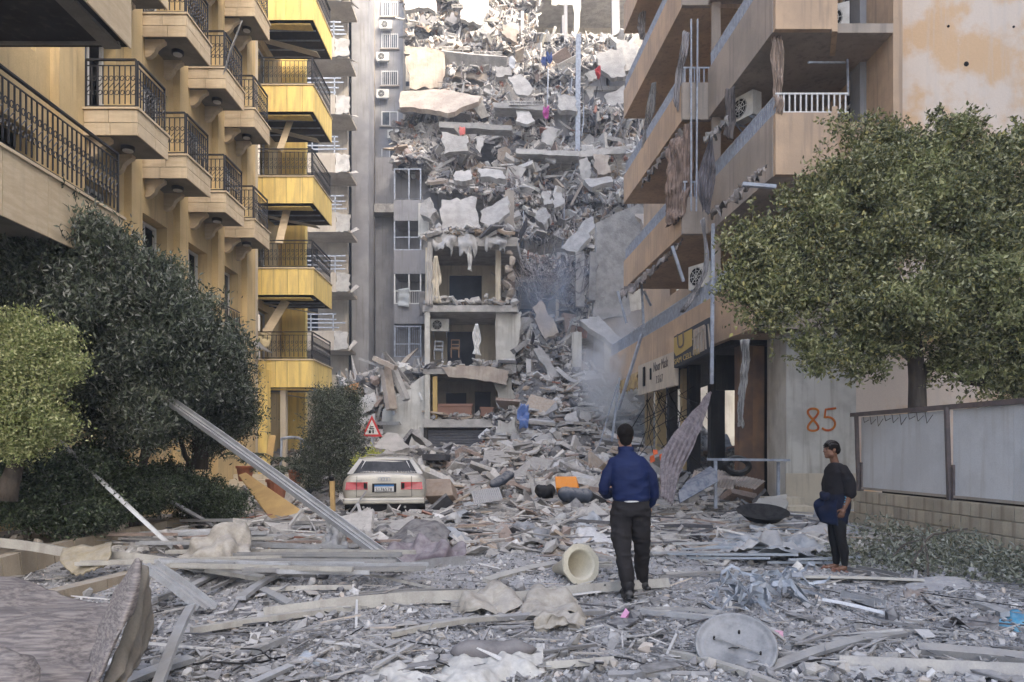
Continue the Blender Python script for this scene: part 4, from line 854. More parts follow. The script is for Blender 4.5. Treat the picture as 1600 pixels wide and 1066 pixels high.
# shop signs
def signboard(name, label, px0, px1, ya, yb, yc, yd, d0, d1, m, th=.12):
    """far edge px0 (top ya, bottom yb), near edge px1 (top yc, bottom yd)"""
    t = thing(name, label, 'sign', P((px0+px1)/2, (yb+yd)/2, (d0+d1)/2))
    A, B, C_, D_ = P(px0, yb, d0), P(px1, yd, d1), P(px1, yc, d1), P(px0, ya, d0)
    mb = MB(); mb.prism([A, B, C_, D_], (th, .05, 0)); mb.build('board', m, t); return t, A, B, C_, D_
def text_on(parent, s, A, U, Vv, u, v, size, m, name='lettering'):
    cu = bpy.data.curves.new(name, 'FONT'); cu.body = s; cu.size = size; cu.extrude = .004; cu.resolution_u = 2
    tmp = bpy.data.objects.new(name, cu); COL.objects.link(tmp); bpy.context.view_layer.update()
    me = bpy.data.meshes.new_from_object(tmp.evaluated_get(bpy.context.evaluated_depsgraph_get())); bpy.data.objects.remove(tmp)
    me.materials.clear(); me.materials.append(m)
    U = Vector(U).normalized(); Vv = Vector(Vv); Vv = (Vv-U*Vv.dot(U)).normalized(); Nn = U.cross(Vv)
    M = Matrix((U, Vv, Nn)).transposed(); o = bpy.data.objects.new(name, me)
    return link(o, parent, Vector(A)+U*u+Vv*v+Nn*.008, M)
M_boardw = mat('dirty_sign_board', (.55, .48, .38), (.47, .41, .33), nscale=1.5, streak=.3, bump=.1)
M_ink = mat('faded_ink', (.12, .1, .09), bump=0)
t, A, B, C_, D_ = signboard('shop_sign', 'long dirty cream shop sign hanging over the burnt arcade', 997, 1054, 572, 618, 549, 602, 25.2, 20.0, M_boardw)
U, Vv = B-A, D_-A; L = np.linalg.norm(U)
text_on(t, 'Noor Mask', A, U, Vv, L*.48, .58, .42, M_ink); text_on(t, '7 5 6 7', A, U, Vv, L*.55, .2, .33, M_ink)
mb = MB(); u = U/L
for (a, b, w_, h) in ((.22, .25, .3, .62), (.42, .45, .16, .35)): c = A+u*L*a+np.array((-.03, 0, .55)); mb.obox(c, u*w_/2, np.array((.012, 0, 0)), np.array((0, 0, h/2)))
mb.build('emblem', M_black, t)
t, A, B, C_, D_ = signboard('shop_sign', 'yellow and black phone shop sign with its right half torn open', 1053, 1108, 526, 575, 496, 551, 19.9, 18.2, mat('dark_sign', (.05, .055, .065), dust=.2))
U, Vv = B-A, D_-A; L = np.linalg.norm(U); u = U/L
mb = MB(); n_ = np.array((-.02, -.006, 0)); v_ = Vv/np.linalg.norm(Vv); H_ = np.linalg.norm(Vv)
mb.prism([A+n_+u*.04+v_*.42, A+n_+u*.15+v_*.28, A+n_+u*.5+v_*.3, A+n_+u*.98+v_*.36, A+n_+u*.98+v_*(H_-.05), A+n_+u*.04+v_*(H_-.05)], (.01, 0, 0)); mb.build('yellow_panel', mat('sign_yellow', (.38, .28, .10)), t)
text_on(t, 'U', A+n_*2, U, Vv, .3, .42, .6, M_ink); text_on(t, 'SAM CELL TEL', A+n_*2, U, Vv, .12, .06, .21, MATS['sign_yellow'])
mb = MB(); mb.prism([A+n_+u*1.05+v_*.1, A+n_+u*(L-.2)+v_*.1, A+n_+u*(L-.2)+v_*(H_-.1), A+n_+u*1.05+v_*(H_-.1)], (.01, 0, 0)); mb.build('torn_opening', M_concw, t)
mb = MB()
for k in range(5): mb.bar(A+n_*2+u*(1.1+.2*k)+v_*.1, A+n_*2+u*(1.2+.15*k)+v_*(H_-.15), .03, .03)
mb.bar(A+n_*2+u*1.05+v_*.5, A+n_*2+u*(L-.2)+v_*.62, .03, .03); mb.build('sign_struts', M_pale, t)
# small yellowish awning remains left of the long sign
cloth('sign_fabric', mat('scorched_canvas', (.5, .36, .16), (.3, .2, .1), bump=.2), [[(968, 596, 29), (997, 580, 25.4)], [(970, 616, 29), (998, 606, 25.4)]], amp=.05, rag=.3, label='scorched canvas strip left of the cream shop sign', catg='canvas')
# hanging curtains and awnings on the right building
CU = [
 ('striped grey brown curtain tied in a knot on the topmost corner balcony', (.36,.28,.22), [[(1208,46,16),(1222,47,16)],[(1203,95,16),(1227,98,16)],[(1208,135,16),(1220,138,16)],[(1210,170,15.7),(1224,176,15.7)]], .05),
 ('twisted grey curtain hanging beside the drain pipes at the top', (.40,.38,.38), [[(1066,50,20),(1078,50,20)],[(1062,80,20),(1074,85,20)],[(1054,130,20.3),(1064,125,20.3)],[(1052,160,20.4),(1062,182,20.4)]], .05),
 ('pale twisted curtain on the upper left end of the balconies', (.42,.40,.38), [[(1018,130,23.5),(1026,128,23.5)],[(1010,165,23.6),(1024,168,23.6)],[(1006,200,24),(1014,205,24)],[(1002,232,24.2),(1012,238,24.2)]], .05),
 ('small grey rag curtain above the topmost left balcony', (.4,.36,.33), [[(998,22,25.5),(1010,10,25.5)],[(996,42,25.5),(1008,44,25.5)],[(1000,62,25.6),(1008,64,25.6)]], .04),
 ('wide brown striped awning cloth hanging in folds between the middle balconies', (.27,.20,.16), [[(1042,232,21),(1060,205,20.5),(1080,190,20)],[(1044,270,20.8),(1058,262,20.4),(1080,262,20)],[(1042,310,20.8),(1058,312,20.4),(1078,290,20)],[(1040,356,20.8),(1052,350,20.4),(1066,340,20)]], .07),
 ('dark striped awning cloth hanging in a triangle beside the folds', (.17,.16,.17), [[(1108,218,18.4),(1113,216,18.4)],[(1094,262,18.4),(1118,262,18.3)],[(1090,286,18.4),(1116,290,18.3)],[(1098,330,18.5),(1106,335,18.4)]], .06),
 ('dark curtain in the shade behind the corner balcony', (.16,.14,.13), [[(1135,140,18.2),(1148,135,18)],[(1132,180,18.2),(1150,180,18)],[(1134,215,18.2),(1146,222,18)]], .05),
 ('grey ribbon of awning hanging over the signs', (.38,.37,.37), [[(1094,345,17.6),(1100,340,17.6)],[(1100,385,17.6),(1106,385,17.6)],[(1095,430,17.6),(1104,430,17.6)],[(1062,488,18.0),(1068,492,18)]], .02),
 ('pale torn vertical awning strip in front of the dark doorway', (.42,.41,.39), [[(1158,532,16.6),(1172,530,16.5)],[(1160,570,16.6),(1170,570,16.5)],[(1154,620,16.6),(1164,622,16.5)],[(1152,665,16.6),(1160,668,16.5)]], .04),
]
for i, (lb, c, g_, fo) in enumerate(CU):
    m = mat('striped_fabric_%d' % i, c, tuple(k*.55 for k in c), nscale=7, stretch=(3, 3, .15), lo=.45, hi=.55, dust=.1, bump=.2, rough=.95)
    cloth('hanging_curtain', m, g_, nu=22, nv=34, fold=fo, foldf=3.5 if len(g_[0]) < 3 else 7, amp=.05, rag=.12, label=lb, catg='curtain')
def awning(lb, g_, c=(.30, .27, .24)):
    cloth('torn_awning', mat('awning_%d' % int(g_[0][0][0]), c, tuple(k*.4 for k in c), nscale=3, lo=.4, hi=.6, bump=.3), g_, nu=40, nv=8, amp=.06, nsc=4, rag=.3, fold=.03, foldf=14, label=lb, catg='awning')
awning('scalloped awning edge under the middle long balcony', [[(1003, 283, 24.5), (1030, 248, 22.5), (1066, 200, 20.4)], [(1002, 293, 24.3), (1030, 260, 22.4), (1066, 214, 20.3)]])
awning('long torn dark edged awning under the lower long balcony', [[(974, 452, 26.8), (1010, 425, 24), (1070, 372, 20.4)], [(968, 470, 26.2), (1010, 438, 23.6), (1062, 384, 20)]], (.34, .3, .27))
awning('torn awning under the near corner balcony', [[(1110, 332, 17.2), (1160, 290, 16), (1202, 258, 15.3)], [(1108, 345, 16.9), (1160, 308, 15.7), (1196, 266, 15.1)]])
awning('scalloped awning edge under the upper near balcony', [[(1100, 214, 19.6), (1118, 198, 18.8), (1138, 180, 17.9)], [(1100, 226, 19.5), (1118, 210, 18.7), (1138, 192, 17.8)]], (.45, .43, .40))
for i, (lb, pts) in enumerate((('grey awning pole dangling below the lower balcony at left', [(965, 455, 26), (979, 505, 26)]), ('thin grey pole hanging beside the lowest long balcony', [(1002, 440, 25), (1006, 512, 25)]), ('bent awning arm pointing down from the lower balcony', [(1050, 385, 20), (1068, 440, 20)]),
     ('second awning arm crossing the dangling ones', [(1006, 455, 25), (1017, 478, 25)]), ('grey drain pipe running down past the shop signs', [(1114, 350, 17.3), (1112, 600, 17.3)]), ('thin drain pipe by the upper corner balconies', [(1080, 30, 19.9), (1080, 330, 19.9)]), ('second thin drain pipe by the upper corner balconies', [(1090, 30, 19.9), (1088, 330, 19.9)]), ('steel bracket sticking out above the tree', [(1160, 288, 15.2), (1212, 292, 15.2)]), ('white pole across the corner balcony opening', [(1263, 98, 16.3), (1320, 98, 16.9)]), ('thin cable pipe on the wall above the corner balcony', [(1323, 40, 16.98), (1325, 150, 16.98)]),
     ('leaning steel pole at the left end of the arcade', [(1003, 522, 24), (966, 640, 25)]), ('bent steel post at the far end of the arcade', [(956, 690, 27), (968, 590, 27)]), ('thin leaning rod beside the rubble heap', [(935, 700, 27), (965, 600, 27)]))):
    mb = MB(); mb.bar(P(*pts[0]), P(*pts[1]), .09 if i not in (5, 6, 9, 8, 12) else .04, .07 if i not in (5, 6, 9, 8, 12) else .04); tag(mb.build('metal_pole', M_greyiron), lb, 'pole')
q = P(1304, 55, 16.8); ac_unit((q[0], 16.8, q[2]-.0), R(-25), 'air conditioner high on the wall beside the corner balcony', .62, .62)
q = P(1166, 182, 18.5); ac_unit((q[0], 18.5, q[2]-.1), R(-60), 'air conditioner in the shade behind the corner balcony', .7, .6)
q = P(1098, 445, 20.5); ac_unit((q[0], 20.5, q[2]-.1), R(-60), 'air conditioner on the lower balcony left of the tree', .8, .65)
# long draped cloth falling to the rubble
M_drape = mat('striped_drape', (.20, .17, .175), (.12, .10, .105), nscale=3, stretch=(3, 3, .3), lo=.45, hi=.55, dust=.2, bump=.3)
cloth('hanging_awning', M_drape, [[(1108, 615, 17), (1111, 612, 17)], [(1060, 670, 16.4), (1104, 640, 16.4)], [(1038, 700, 15.6), (1085, 695, 15.6)], [(1030, 735, 14.8), (1062, 742, 15.2)], [(1034, 775, 14.2), (1052, 790, 14.4)]], nu=40, nv=60, fold=.03, foldf=5.5, amp=.012, label='long striped mauve awning cloth sweeping down to the rubble behind the man', catg='awning')
# grey steel table and bench debris
tb = thing('table', 'grey steel table frame standing before the dark doorway', 'table', P(1140, 770, 15.5))
mb = MB(); mb.bar(P(1116, 718, 15.5), P(1222, 719, 16.2), .5, .05); mb.build('tabletop', M_greyiron, tb)
for p_ in ((1118, 720, 15.5), (1216, 722, 16.2)): mb = MB(); b_ = P(*p_); mb.bar(b_, (b_[0], b_[1], .3), .06, .06); mb.build('leg', M_greyiron, tb)
bx = thing('planter_box', 'tipped dark blue grey steel trough in front of the arcade', 'trough', P(1090, 775, 14.5))
mb = MB(); slabpx(mb, [(1060, 770, 14.3), (1118, 735, 15), (1122, 752, 14.8), (1064, 784, 14.1)], .03, 0, 1); slabpx(mb, [(1060, 770, 14.3), (1118, 735, 15), (1110, 728, 15.6), (1072, 750, 15)], .03, 0, 1); mb.build('side_panel', mat('blue_grey_steel', (.09, .11, .15), dust=.4), bx)
for i, (pts, c, lb) in enumerate((([(1085, 735, 16.8), (1150, 752, 16), (1145, 765, 15.4), (1078, 757, 16)], 0, 'tan corrugated sheet lying before the dark doorway'), ([(1122, 735, 16.9), (1196, 752, 16.4), (1180, 765, 15.8), (1110, 752, 16.2)], 0, 'second tan corrugated sheet nearer the white pillar'), ([(736, 768, 16.8), (780, 762, 16.8), (786, 780, 16.2), (742, 790, 16)], 1, 'grey corrugated sheet right of the car'))):
    A, B, C_, D_ = [P(*p) for p in pts]; n = 60; mb = MB(); vs = []
    for k in range(n): t_ = k/(n-1); h = np.array((0, 0, .012*math.sin(k*1.6))); vs += [A+(B-A)*t_+h, D_+(C_-D_)*t_+h]
    mb.add(vs, [(2*k, 2*k+2, 2*k+3, 2*k+1) for k in range(n-1)]); o = mb.build('corrugated_sheet', mat('tan_sheet', (.36, .30, .25), dust=.4) if not c else mat('grey_sheet', (.36, .36, .36), dust=.3)); md = o.modifiers.new('t', 'SOLIDIFY'); md.thickness = .01; tag(o, lb, 'metal sheet')
# steps before the arcade
for k in range(3):
    mb = MB(); mb.box((5.0+.3*k, 15.2+.5*k, 0), (6.41, 15.7+.5*k, .16+.16*k)); mb.build('step', M_cream, RB)
# ---------------- building beyond the arcade; unseen blocks added on the right to block the sun
bg_ = thing('apartment_building', 'cream building seen through the burnt arcade', 'building', (9, 45, 0))
mb = MB(); mb.box((5.5, 44, 0), (16, 50, 14)); mb.build('wall', M_white, bg_)
for nm, lo, hi, lb in (('apartment_building', (16, -40, 0), (30, -1.5, 44), 'tall unseen block added right of the camera to shade the street'), ('apartment_building', (16, 1.2, 0), (30, 13.8, 24), 'lower unseen block added on the right to shape the sunlight')):
    t = thing(nm, lb, 'building', ((lo[0]+hi[0])/2, (lo[1]+hi[1])/2, 0))
    mb = MB(); L = hi[1]-lo[1]; ops = [(u, u+1.3, z, z+1.5) for u in np.arange(1.2, L-2, 3) for z in np.arange(1.2, hi[2]-2, 3.1)]
    wall_open(mb, (lo[0], lo[1]), (0, 1), L, 0, hi[2], ops, (.3, 0)); mb.build('wall', M_cream, t)
    mb = MB(); mb.box((lo[0]+.4, lo[1], 0), hi); mb.build('core', M_dark, t)
# ---------------- foliage
def leafmat(name, pal, dust=.25):
    m = mat(name, (.1, .1, .1), fine=.15, fscale=8, bump=0, rough=.6, spec=.35, palette=pal, dust=dust, dustc=(.30, .31, .29), island=.15, trans=.18)
    return m
ML_olive = leafmat('olive_green_leaves', [((.20,.205,.075),4),((.14,.15,.055),4),((.30,.29,.13),3),((.075,.085,.035),4),((.38,.37,.21),1.6),((.38,.34,.12),.6)], .3)
ML_dark = leafmat('dusty_dark_leaves', [((.08,.10,.06),4),((.045,.062,.036),4),((.125,.145,.10),3),((.025,.033,.024),3.5),((.22,.23,.20),1.5)], .4)
ML_var = leafmat('variegated_leaves', [((.34,.36,.15),4),((.24,.28,.10),4),((.45,.46,.24),2.5),((.15,.19,.07),3)], .1)
ML_hedge = leafmat('hedge_leaves', [((.055,.085,.035),4),((.035,.055,.024),4),((.095,.13,.06),2.5),((.02,.03,.015),3),((.15,.17,.12),1.2)], .3)
M_bark = mat('bark', (.10, .085, .07), (.06, .05, .042), nscale=6, bump=.8, bscale=18, bdist=.03, stretch=(1, 1, .3))
def leaves(pos, L, W, rg, up=.4, base_dir=None):
    n = len(pos); d = rg.normal(size=(n, 3)); d[:, 2] += up
    if base_dir is not None: d += base_dir
    d /= np.linalg.norm(d, axis=1, keepdims=True); s = np.cross(d, rg.normal(size=(n, 3))); s /= np.linalg.norm(s, axis=1, keepdims=True); nn = np.cross(d, s)
    L = L*rg.uniform(.6, 1.3, n)[:, None]; W = W*rg.uniform(.6, 1.3, n)[:, None]
    V = np.stack([pos, pos+d*L*.45+s*W*.5+nn*W*.15, pos+d*L-nn*W*.12, pos+d*L*.45-s*W*.5+nn*W*.15], 1)
    return V.reshape(-1, 3), np.arange(n*4).reshape(-1, 4)
def lobes(bl, n, k, seed):
    rg = np.random.default_rng(seed); out = []
    for c, r in bl:
        out.append((c, tuple(.66*q for q in r)))
        for i in range(n):
            v = rg.normal(size=3); v[1] -= .4; v /= np.linalg.norm(v); s_ = k*rg.uniform(.6, 1.35); out.append((np.array(c)+v*np.array(r)*(1.05-.5*s_), tuple(q*s_ for q in r)))
    return out
def sprigs(parent, bls, n, L0, L, W, m, seed, up=.5):
    rg = np.random.default_rng(seed); P_ = []; mb = MB()
    for i in range(n):
        c, r = bls[rg.integers(len(bls))]; v = rg.normal(size=3); v[1] -= .5; v /= np.linalg.norm(v); a = np.array(c)+v*np.array(r)*.85; d = v+np.array((0, 0, up))+rg.normal(size=3)*.35; d /= np.linalg.norm(d)
        l_ = L0*rg.uniform(.5, 1.4); b = a+d*l_*.5+rg.normal(size=3)*.02; e = b+(d+np.array((0, 0, -.25)))*l_*.5; mb.tube([a, b, e], .005, 3, False)
        k = int(16*l_/L0)+4; t = rg.random(k)[:, None]; P_.append(np.where(t < .5, a+(b-a)*t*2, b+(e-b)*(t*2-1))+rg.normal(size=(k, 3))*.012)
    tag(mb.build('twigs', M_bark, parent), kind='stuff'); V, f = leaves(np.concatenate(P_), L, W, rg, up*.6); tag(big('twig_leaves', V, f, m, parent), kind='stuff')
def crown(parent, blobs, nclump, per, L, W, m, seed, cr=.16, name='crown', up=.5, rad=(.72, 1.05)):
    rg = np.random.default_rng(seed); tot = sum(b[1][0]*b[1][2] for b in blobs); pos = []
    for c, r in blobs:
        k = int(nclump*r[0]*r[2]/tot); v = rg.normal(size=(k, 3)); v /= np.linalg.norm(v, axis=1, keepdims=True)
        rr = rg.uniform(rad[0], rad[1], (k, 1)); rr[: k//6] *= .7; cc = np.array(c)+v*np.array(r)*rr
        cc += .12*np.stack([noise3(cc, 1.5), noise3(cc+9, 1.5), noise3(cc+19, 1.5)], -1)*3*r[0]*.35
        sz = rg.uniform(.6, 1.4, (k, 1, 1))*cr
        pos.append((cc[:, None]+rg.normal(size=(k, per, 3))*sz*np.array((1, 1, .7))).reshape(-1, 3))
    pos = np.concatenate(pos); V, f = leaves(pos, L, W, rg, up)
    return big(name, V, f, m, parent)
def blob(px, py, rpx, d, sy=.8, sz=1.0):
    c = P(px, py, d); r = rpx/F*d; return (c, (r, r*sy, r*sz))
def limbs(parent, lst, name='trunk'):
    mb = MB()
    for pts, r0, r1 in lst:
        n = 9; V = [cat([np.array(p, float) for p in pts], u) for u in np.linspace(0, len(pts)-1, n)]
        mb.tube([v+.02*RNG.normal(size=3) for v in V], list(np.linspace(r0, r1, n)), 8)
    return mb.build(name, M_bark, parent, smooth=True)
T = thing('broadleaf_tree', 'large round crowned olive green tree leaning over the fence on the right', 'tree', (8.0, 12.3, 0))
bl = [blob(*b) for b in ((1255,385,80,12.2),(1195,425,58,12),(1172,375,38,12),(1215,480,55,11.8),(1340,255,70,12.8),(1420,235,58,13),(1490,225,45,13),(1330,340,85,12.2),(1450,320,105,12.6),(1555,285,80,12.8),(1600,235,40,13),(1300,470,80,11.8),(1400,450,100,11.8),(1510,430,100,12),(1600,400,90,12),
   (1275,550,34,11.6),(1345,560,45,12),(1560,560,70,12.2),(1480,570,34,12.6),(1385,530,40,12),(1640,300,90,12.5),(1650,520,90,12.2))]
lb_ = lobes(bl, 9, .34, 3); ML_highlight = leafmat('highlight_green_leaves', [((.30,.31,.13),4),((.22,.24,.085),3),((.40,.40,.20),3),((.13,.15,.055),2)], .25)  # lighter leaf palette paints highlights on some lobes for crown relief
crown(T, [b for i, b in enumerate(lb_) if i % 10 == 0 or i % 5], 2150, 62, .085, .042, ML_olive, 21, .10, rad=(.7, 1.08)); crown(T, [b for i, b in enumerate(lb_) if not (i % 10 == 0 or i % 5)]+[b for i, b in enumerate(lb_) if i % 7 == 3], 620, 62, .08, .04, ML_highlight, 29, .09, rad=(.85, 1.12))
sprigs(T, bl, 420, .30, .085, .042, ML_olive, 61, .3)
o = P(1437, 640, 12.6)
limbs(T, [([(o[0], 12.6, 0), (o[0]+.03, 12.6, 1.4), P(1432, 590, 12.6), P(1425, 500, 12.4), P(1380, 400, 12.4)], .19, .08), ([P(1432, 590, 12.6), P(1500, 540, 12.6), P(1560, 440, 12.5)], .1, .05), ([P(1430, 560, 12.6), P(1350, 500, 12.3), P(1270, 440, 12.1)], .09, .03),
   ([P(1425, 520, 12.5), P(1450, 400, 12.6), P(1430, 280, 12.9)], .08, .03), ([P(1640, 640, 12.6), P(1575, 605, 12.8), P(1500, 590, 12.8)], .12, .08), ([P(1640, 620, 12.6), P(1590, 560, 12.6), P(1540, 520, 12.4)], .12, .08), ([P(1305, 480, 11.9), P(1260, 530, 11.7), P(1280, 585, 11.6)], .03, .012)])
T2 = thing('olive_tree', 'dark dusty broad tree filling the left side under the balconies', 'tree', (-7.6, 11.8, .2))
bl = [blob(*b) for b in ((20,395,75,10.6),(110,400,70,10.8),(60,470,80,10.4),(170,440,70,11),(235,500,80,11.2),(130,540,80,11),(200,590,80,11.3),(290,540,75,11.8),(140,650,40,11.6),(230,655,50,11.6),(60,340,30,10.4),(0,330,40,10.2))]
ML_pale = leafmat('pale_dusty_leaves', [((.12,.145,.085),4),((.07,.09,.05),3),((.20,.215,.16),3)], .5); crown(T2, [b for i, b in enumerate(lobes(bl, 8, .36, 4)) if i % 5 == 2], 480, 50, .09, .03, ML_pale, 28, .11, up=.8, rad=(.9, 1.12))  # paler leaf tones on some outer lobes
crown(T2, lobes(bl, 8, .36, 4), 2000, 50, .095, .03, ML_dark, 22, .12, up=.9, rad=(.7, 1.1))
limbs(T2, [([(-7.3, 12, .2), P(182, 700, 11.8), P(165, 620, 11.5), P(120, 520, 11)], .13, .06), ([P(182, 710, 11.8), P(215, 640, 11.8), P(250, 560, 11.6)], .09, .04), ([(-6.2, 12.2, .2), P(228, 690, 12), P(235, 600, 11.8)], .08, .04), ([P(225, 720, 12), P(262, 650, 12), P(290, 580, 12)], .07, .03)])
sprigs(T2, bl, 420, .38, .09, .028, ML_dark, 62, 1.0)
# upright sprigs on its top
rg2 = np.random.default_rng(4); sv = []; mb = MB()
for (px, py, h) in ((45,330,45),(105,340,48),(125,345,60),(160,372,50),(90,350,35),(205,400,30),(30,350,30),(215,430,55),(10,300,20)):
    a = P(px, py+20, 10.7); b = P(px+random.uniform(-15, 22), py-h*.6, 10.7); mb.tube([a, (a+b)/2+np.array((.03, 0, 0)), b], .008, 4)
    t = rg2.uniform(0, 1, 34)[:, None]; sv.append(a+(b-a)*t)
mb.build('sprig', M_bark, T2); V, f = leaves(np.concatenate(sv), .085, .028, rg2, .8); big('sprig_leaves', V, f, ML_dark, T2)
T3 = thing('olive_tree', 'second dusty dark tree right beside it, nearer the yellow balconies', 'tree', (-5.8, 14.2, .1))
bl = [blob(*b) for b in ((300,590,75,13.4),(345,560,45,13.8),(345,620,50,13.8),(280,650,45,13),(360,660,32,14),(330,690,25,14),(310,520,30,13.5))]
crown(T3, lobes(bl, 7, .38, 5), 1300, 52, .08, .026, ML_dark, 23, .14, up=.6)
sprigs(T3, bl, 150, .3, .08, .026, ML_dark, 63, .5)
limbs(T3, [([P(312, 735, 13.8), P(312, 690, 13.8), P(305, 610, 13.6)], .17, .09), ([P(298, 745, 13.6), P(285, 700, 13.4), P(270, 650, 13.2)], .06, .03)])
T4 = thing('variegated_tree', 'small yellow green variegated tree at the left edge', 'tree', (-6.2, 9.1, .2))
bl = [blob(*b) for b in ((40,545,60,9.2),(85,560,40,9.2),(10,600,55,9.1),(60,620,50,9.1),(25,680,45,9.1),(70,680,25,9.2),(-30,560,60,9.2))]
crown(T4, lobes(bl, 7, .38, 6), 1000, 60, .05, .024, ML_var, 24, .09, up=.0)
sprigs(T4, bl, 120, .16, .05, .024, ML_var, 64, .2)
limbs(T4, [([P(10, 775, 9.3), P(22, 730, 9.3), P(40, 660, 9.2)], .13, .07)])
def shrub(lb, bls, n, m, L, W, seed, nm='hedge_shrub', per=42, cr=.1):
    c = bls[0][0]; t = thing(nm, lb, 'shrub', (c[0], c[1], 0)); crown(t, lobes(bls, 6, .42, seed), n, per, L, W, m, seed, cr, 'foliage', up=.5); sprigs(t, bls, 60, .2, L, W, m, seed, .7)
    limbs(t, [([(c[0], c[1], 0), (c[0]+.05, c[1], max(.3, c[2]))], .04, .02)], 'stem'); return t
shrub('dense green hedge bush nearest the camera at the left edge', [blob(40,770,62,10.2), blob(110,775,62,10.6,.8,.9), blob(-20,770,60,10), blob(150,795,32,10.8)], 1100, ML_hedge, .06, .028, 31)
shrub('dark hedge bush in the middle of the left planter', [blob(205,765,48,12), blob(170,745,45,11.8), blob(240,770,38,12.4), blob(130,725,35,11.6)], 800, ML_hedge, .06, .028, 32)
shrub('rounded hedge bush at the far end of the left planter', [blob(305,775,40,13.6), blob(350,785,32,13.8), blob(275,755,32,13.4)], 700, ML_hedge, .055, .026, 33)
shrub('dark feathery bush left of the parked car', [blob(515,670,50,19.5,.7,1.1), blob(500,720,42,19.3), blob(548,700,35,19.4), blob(530,630,35,19.8), blob(555,740,25,19)], 1100, ML_dark, .08, .022, 34, 'bush', 40, .12)
shrub('small bush beside the car with sunlight painted as yellow green tips', [blob(573,735,15,17.8), blob(583,718,10,17.9), blob(566,752,10,17.7)], 90, leafmat('sunlit_tips', [((.5,.5,.12),3),((.3,.34,.09),2)], 0), .07, .03, 35, 'bush', 40, .06)  # sunlight on these leaves is put into their yellow colour
# agave leaves in the planter
ag = thing('agave_plant', 'dark spiky agave with long blades under the variegated tree', 'plant', (-6.6, 10.2, .2)); mb = None
for i in range(14):
    a = random.uniform(0, 6.28); L = random.uniform(.6, 1.1); c = np.array((-6.6, 10.3, .45)); e = c+np.array((math.cos(a)*L, math.sin(a)*L*.6, random.uniform(.1, .5)))
    m_ = (c+e)/2+np.array((0, 0, .1)); sd = np.cross(e-c, (0, 0, 1)); sd /= np.linalg.norm(sd); mb = MB()
    mb.add([c-sd*.03, c+sd*.03, m_+sd*.045, m_-sd*.045, e, m_-np.array((0, 0, .03))], [(0, 1, 2, 5), (5, 3, 0), (3, 5, 4), (5, 2, 4)]); mb.build('leaf', ML_dark if i % 3 else M_alud, ag)
bl_ = thing('agave_plant', 'long dark blade leaf pointing right under the trees', 'plant', P(70, 725, 11)); c, e = P(75, 712, 11), P(145, 674, 10.6); m_ = P(105, 690, 10.8); mb = MB(); mb.add([c+np.array((0,0,-.05)), c+np.array((0,0,.05)), m_+np.array((0,0,.07)), e, m_-np.array((0,0,.08))], [(0,1,2,4),(4,2,3)]); mb.build('leaf', ML_dark, bl_)
# potted palms by the yellow entrance
def pot(px, py, d, r, lb, n=12):
    c = P(px, py, d); t = thing('potted_palm', lb, 'potted plant', c); mb = MB()
    mb.tube([c, c+np.array((0, 0, r*1.55)), c+np.array((0, 0, r*1.56)), c+np.array((0, 0, r*1.85))], [r*.72, r, r*1.12, r*1.12], 18); mb.build('pot', M_terra, t, smooth=False)
    V, f = [], []
    for i in range(n):
        a = random.uniform(0, 6.28); L = random.uniform(.6, 1.0); b = c+np.array((0, 0, r*1.9)); pts = [b+np.array((math.cos(a)*L*s_*.8, math.sin(a)*L*s_*.5, L*(1.1*s_-.85*s_*s_))) for s_ in np.linspace(0, 1, 12)]
        m_ = MB(); m_.tube(pts, .008, 3, False)
        for k, p in enumerate(pts[2:]):
            for s_ in (-1, 1): q_ = p+np.array((-math.sin(a)*s_*.16, math.cos(a)*s_*.12, -.06)); m_.add([p, p+(q_-p)*.5+np.array((0, 0, .02)), q_, p+(q_-p)*.5-np.array((0, 0, .02))], [(0, 1, 2, 3)])
        m_.build('frond', ML_dark, t)
pot(462, 755, 19.5, .19, 'potted palm with dry fronds left of the dark bush'); pot(433, 778, 17.5, .24, 'potted palm in the nearest terracotta pot behind the ochre board', 9); pot(383, 752, 18, .2, 'potted palm in a terracotta pot under the dark tree', 8)
# planter and kerb
PL = thing('planter', 'raised planting bed with a kerb of worn stones on the left', 'planter', (-8, 11, 0))
mb = MB(); mb.box((-11, 4, 0), (-6.22, 14.5, .22)); mb.build('soil', mat('soil', (.16, .13, .10), (.24, .21, .17), nscale=6, bump=.8, bscale=12), PL)
kp = [np.array(p) for p in ((-5.55, 6.0), (-5.8, 8.2), (-5.98, 9.6), (-6.0, 11.2), (-5.95, 12.6), (-6.0, 14.5))]
for k in range(17):
    a, b = cat(kp, 5*k/17), cat(kp, 5*(k+1)/17); dv = (b-a)/np.linalg.norm(b-a); g_ = dv*.012; nv_ = np.array((-dv[1], dv[0])); h = .28+random.uniform(-.012, .012)
    a3, b3 = a+g_, b-g_; o_ = nv_*.2; mb = MB(); v = [(*a3, 0), (*b3, 0), (*(b3+o_), 0), (*(a3+o_), 0), (*(a3+nv_*.02), h), (*(b3+nv_*.02), h), (*(b3+o_), h-.01), (*(a3+o_), h-.01)]
    mb.add(v, [(0,3,2,1),(4,5,6,7),(0,1,5,4),(1,2,6,5),(2,3,7,6),(3,0,4,7)]); mb.build('kerb_stone', mat('kerb_stone', (.42, .36, .27), (.33, .28, .21), nscale=2, objr=.12, streak=.4, streakc=(.3, .2, .12), bump=.4, dust=.4), PL)
KB = thing('kerb', 'low stone kerb at the left edge of the road behind the striped textile', 'kerb', (-4.4, 7.5, 0))
for k in range(7):
    a, b = np.array((-4.9+.1*k, 5.6+.62*k)), np.array((-4.9+.1*(k+1), 5.6+.62*(k+1))); mb = MB(); mb.obox((*((a+b)/2), .05), (*((b-a)/2*.98), 0), (.09, -.015, 0), (0, 0, .055)); mb.build('kerb_stone', MATS['kerb_stone'], KB)
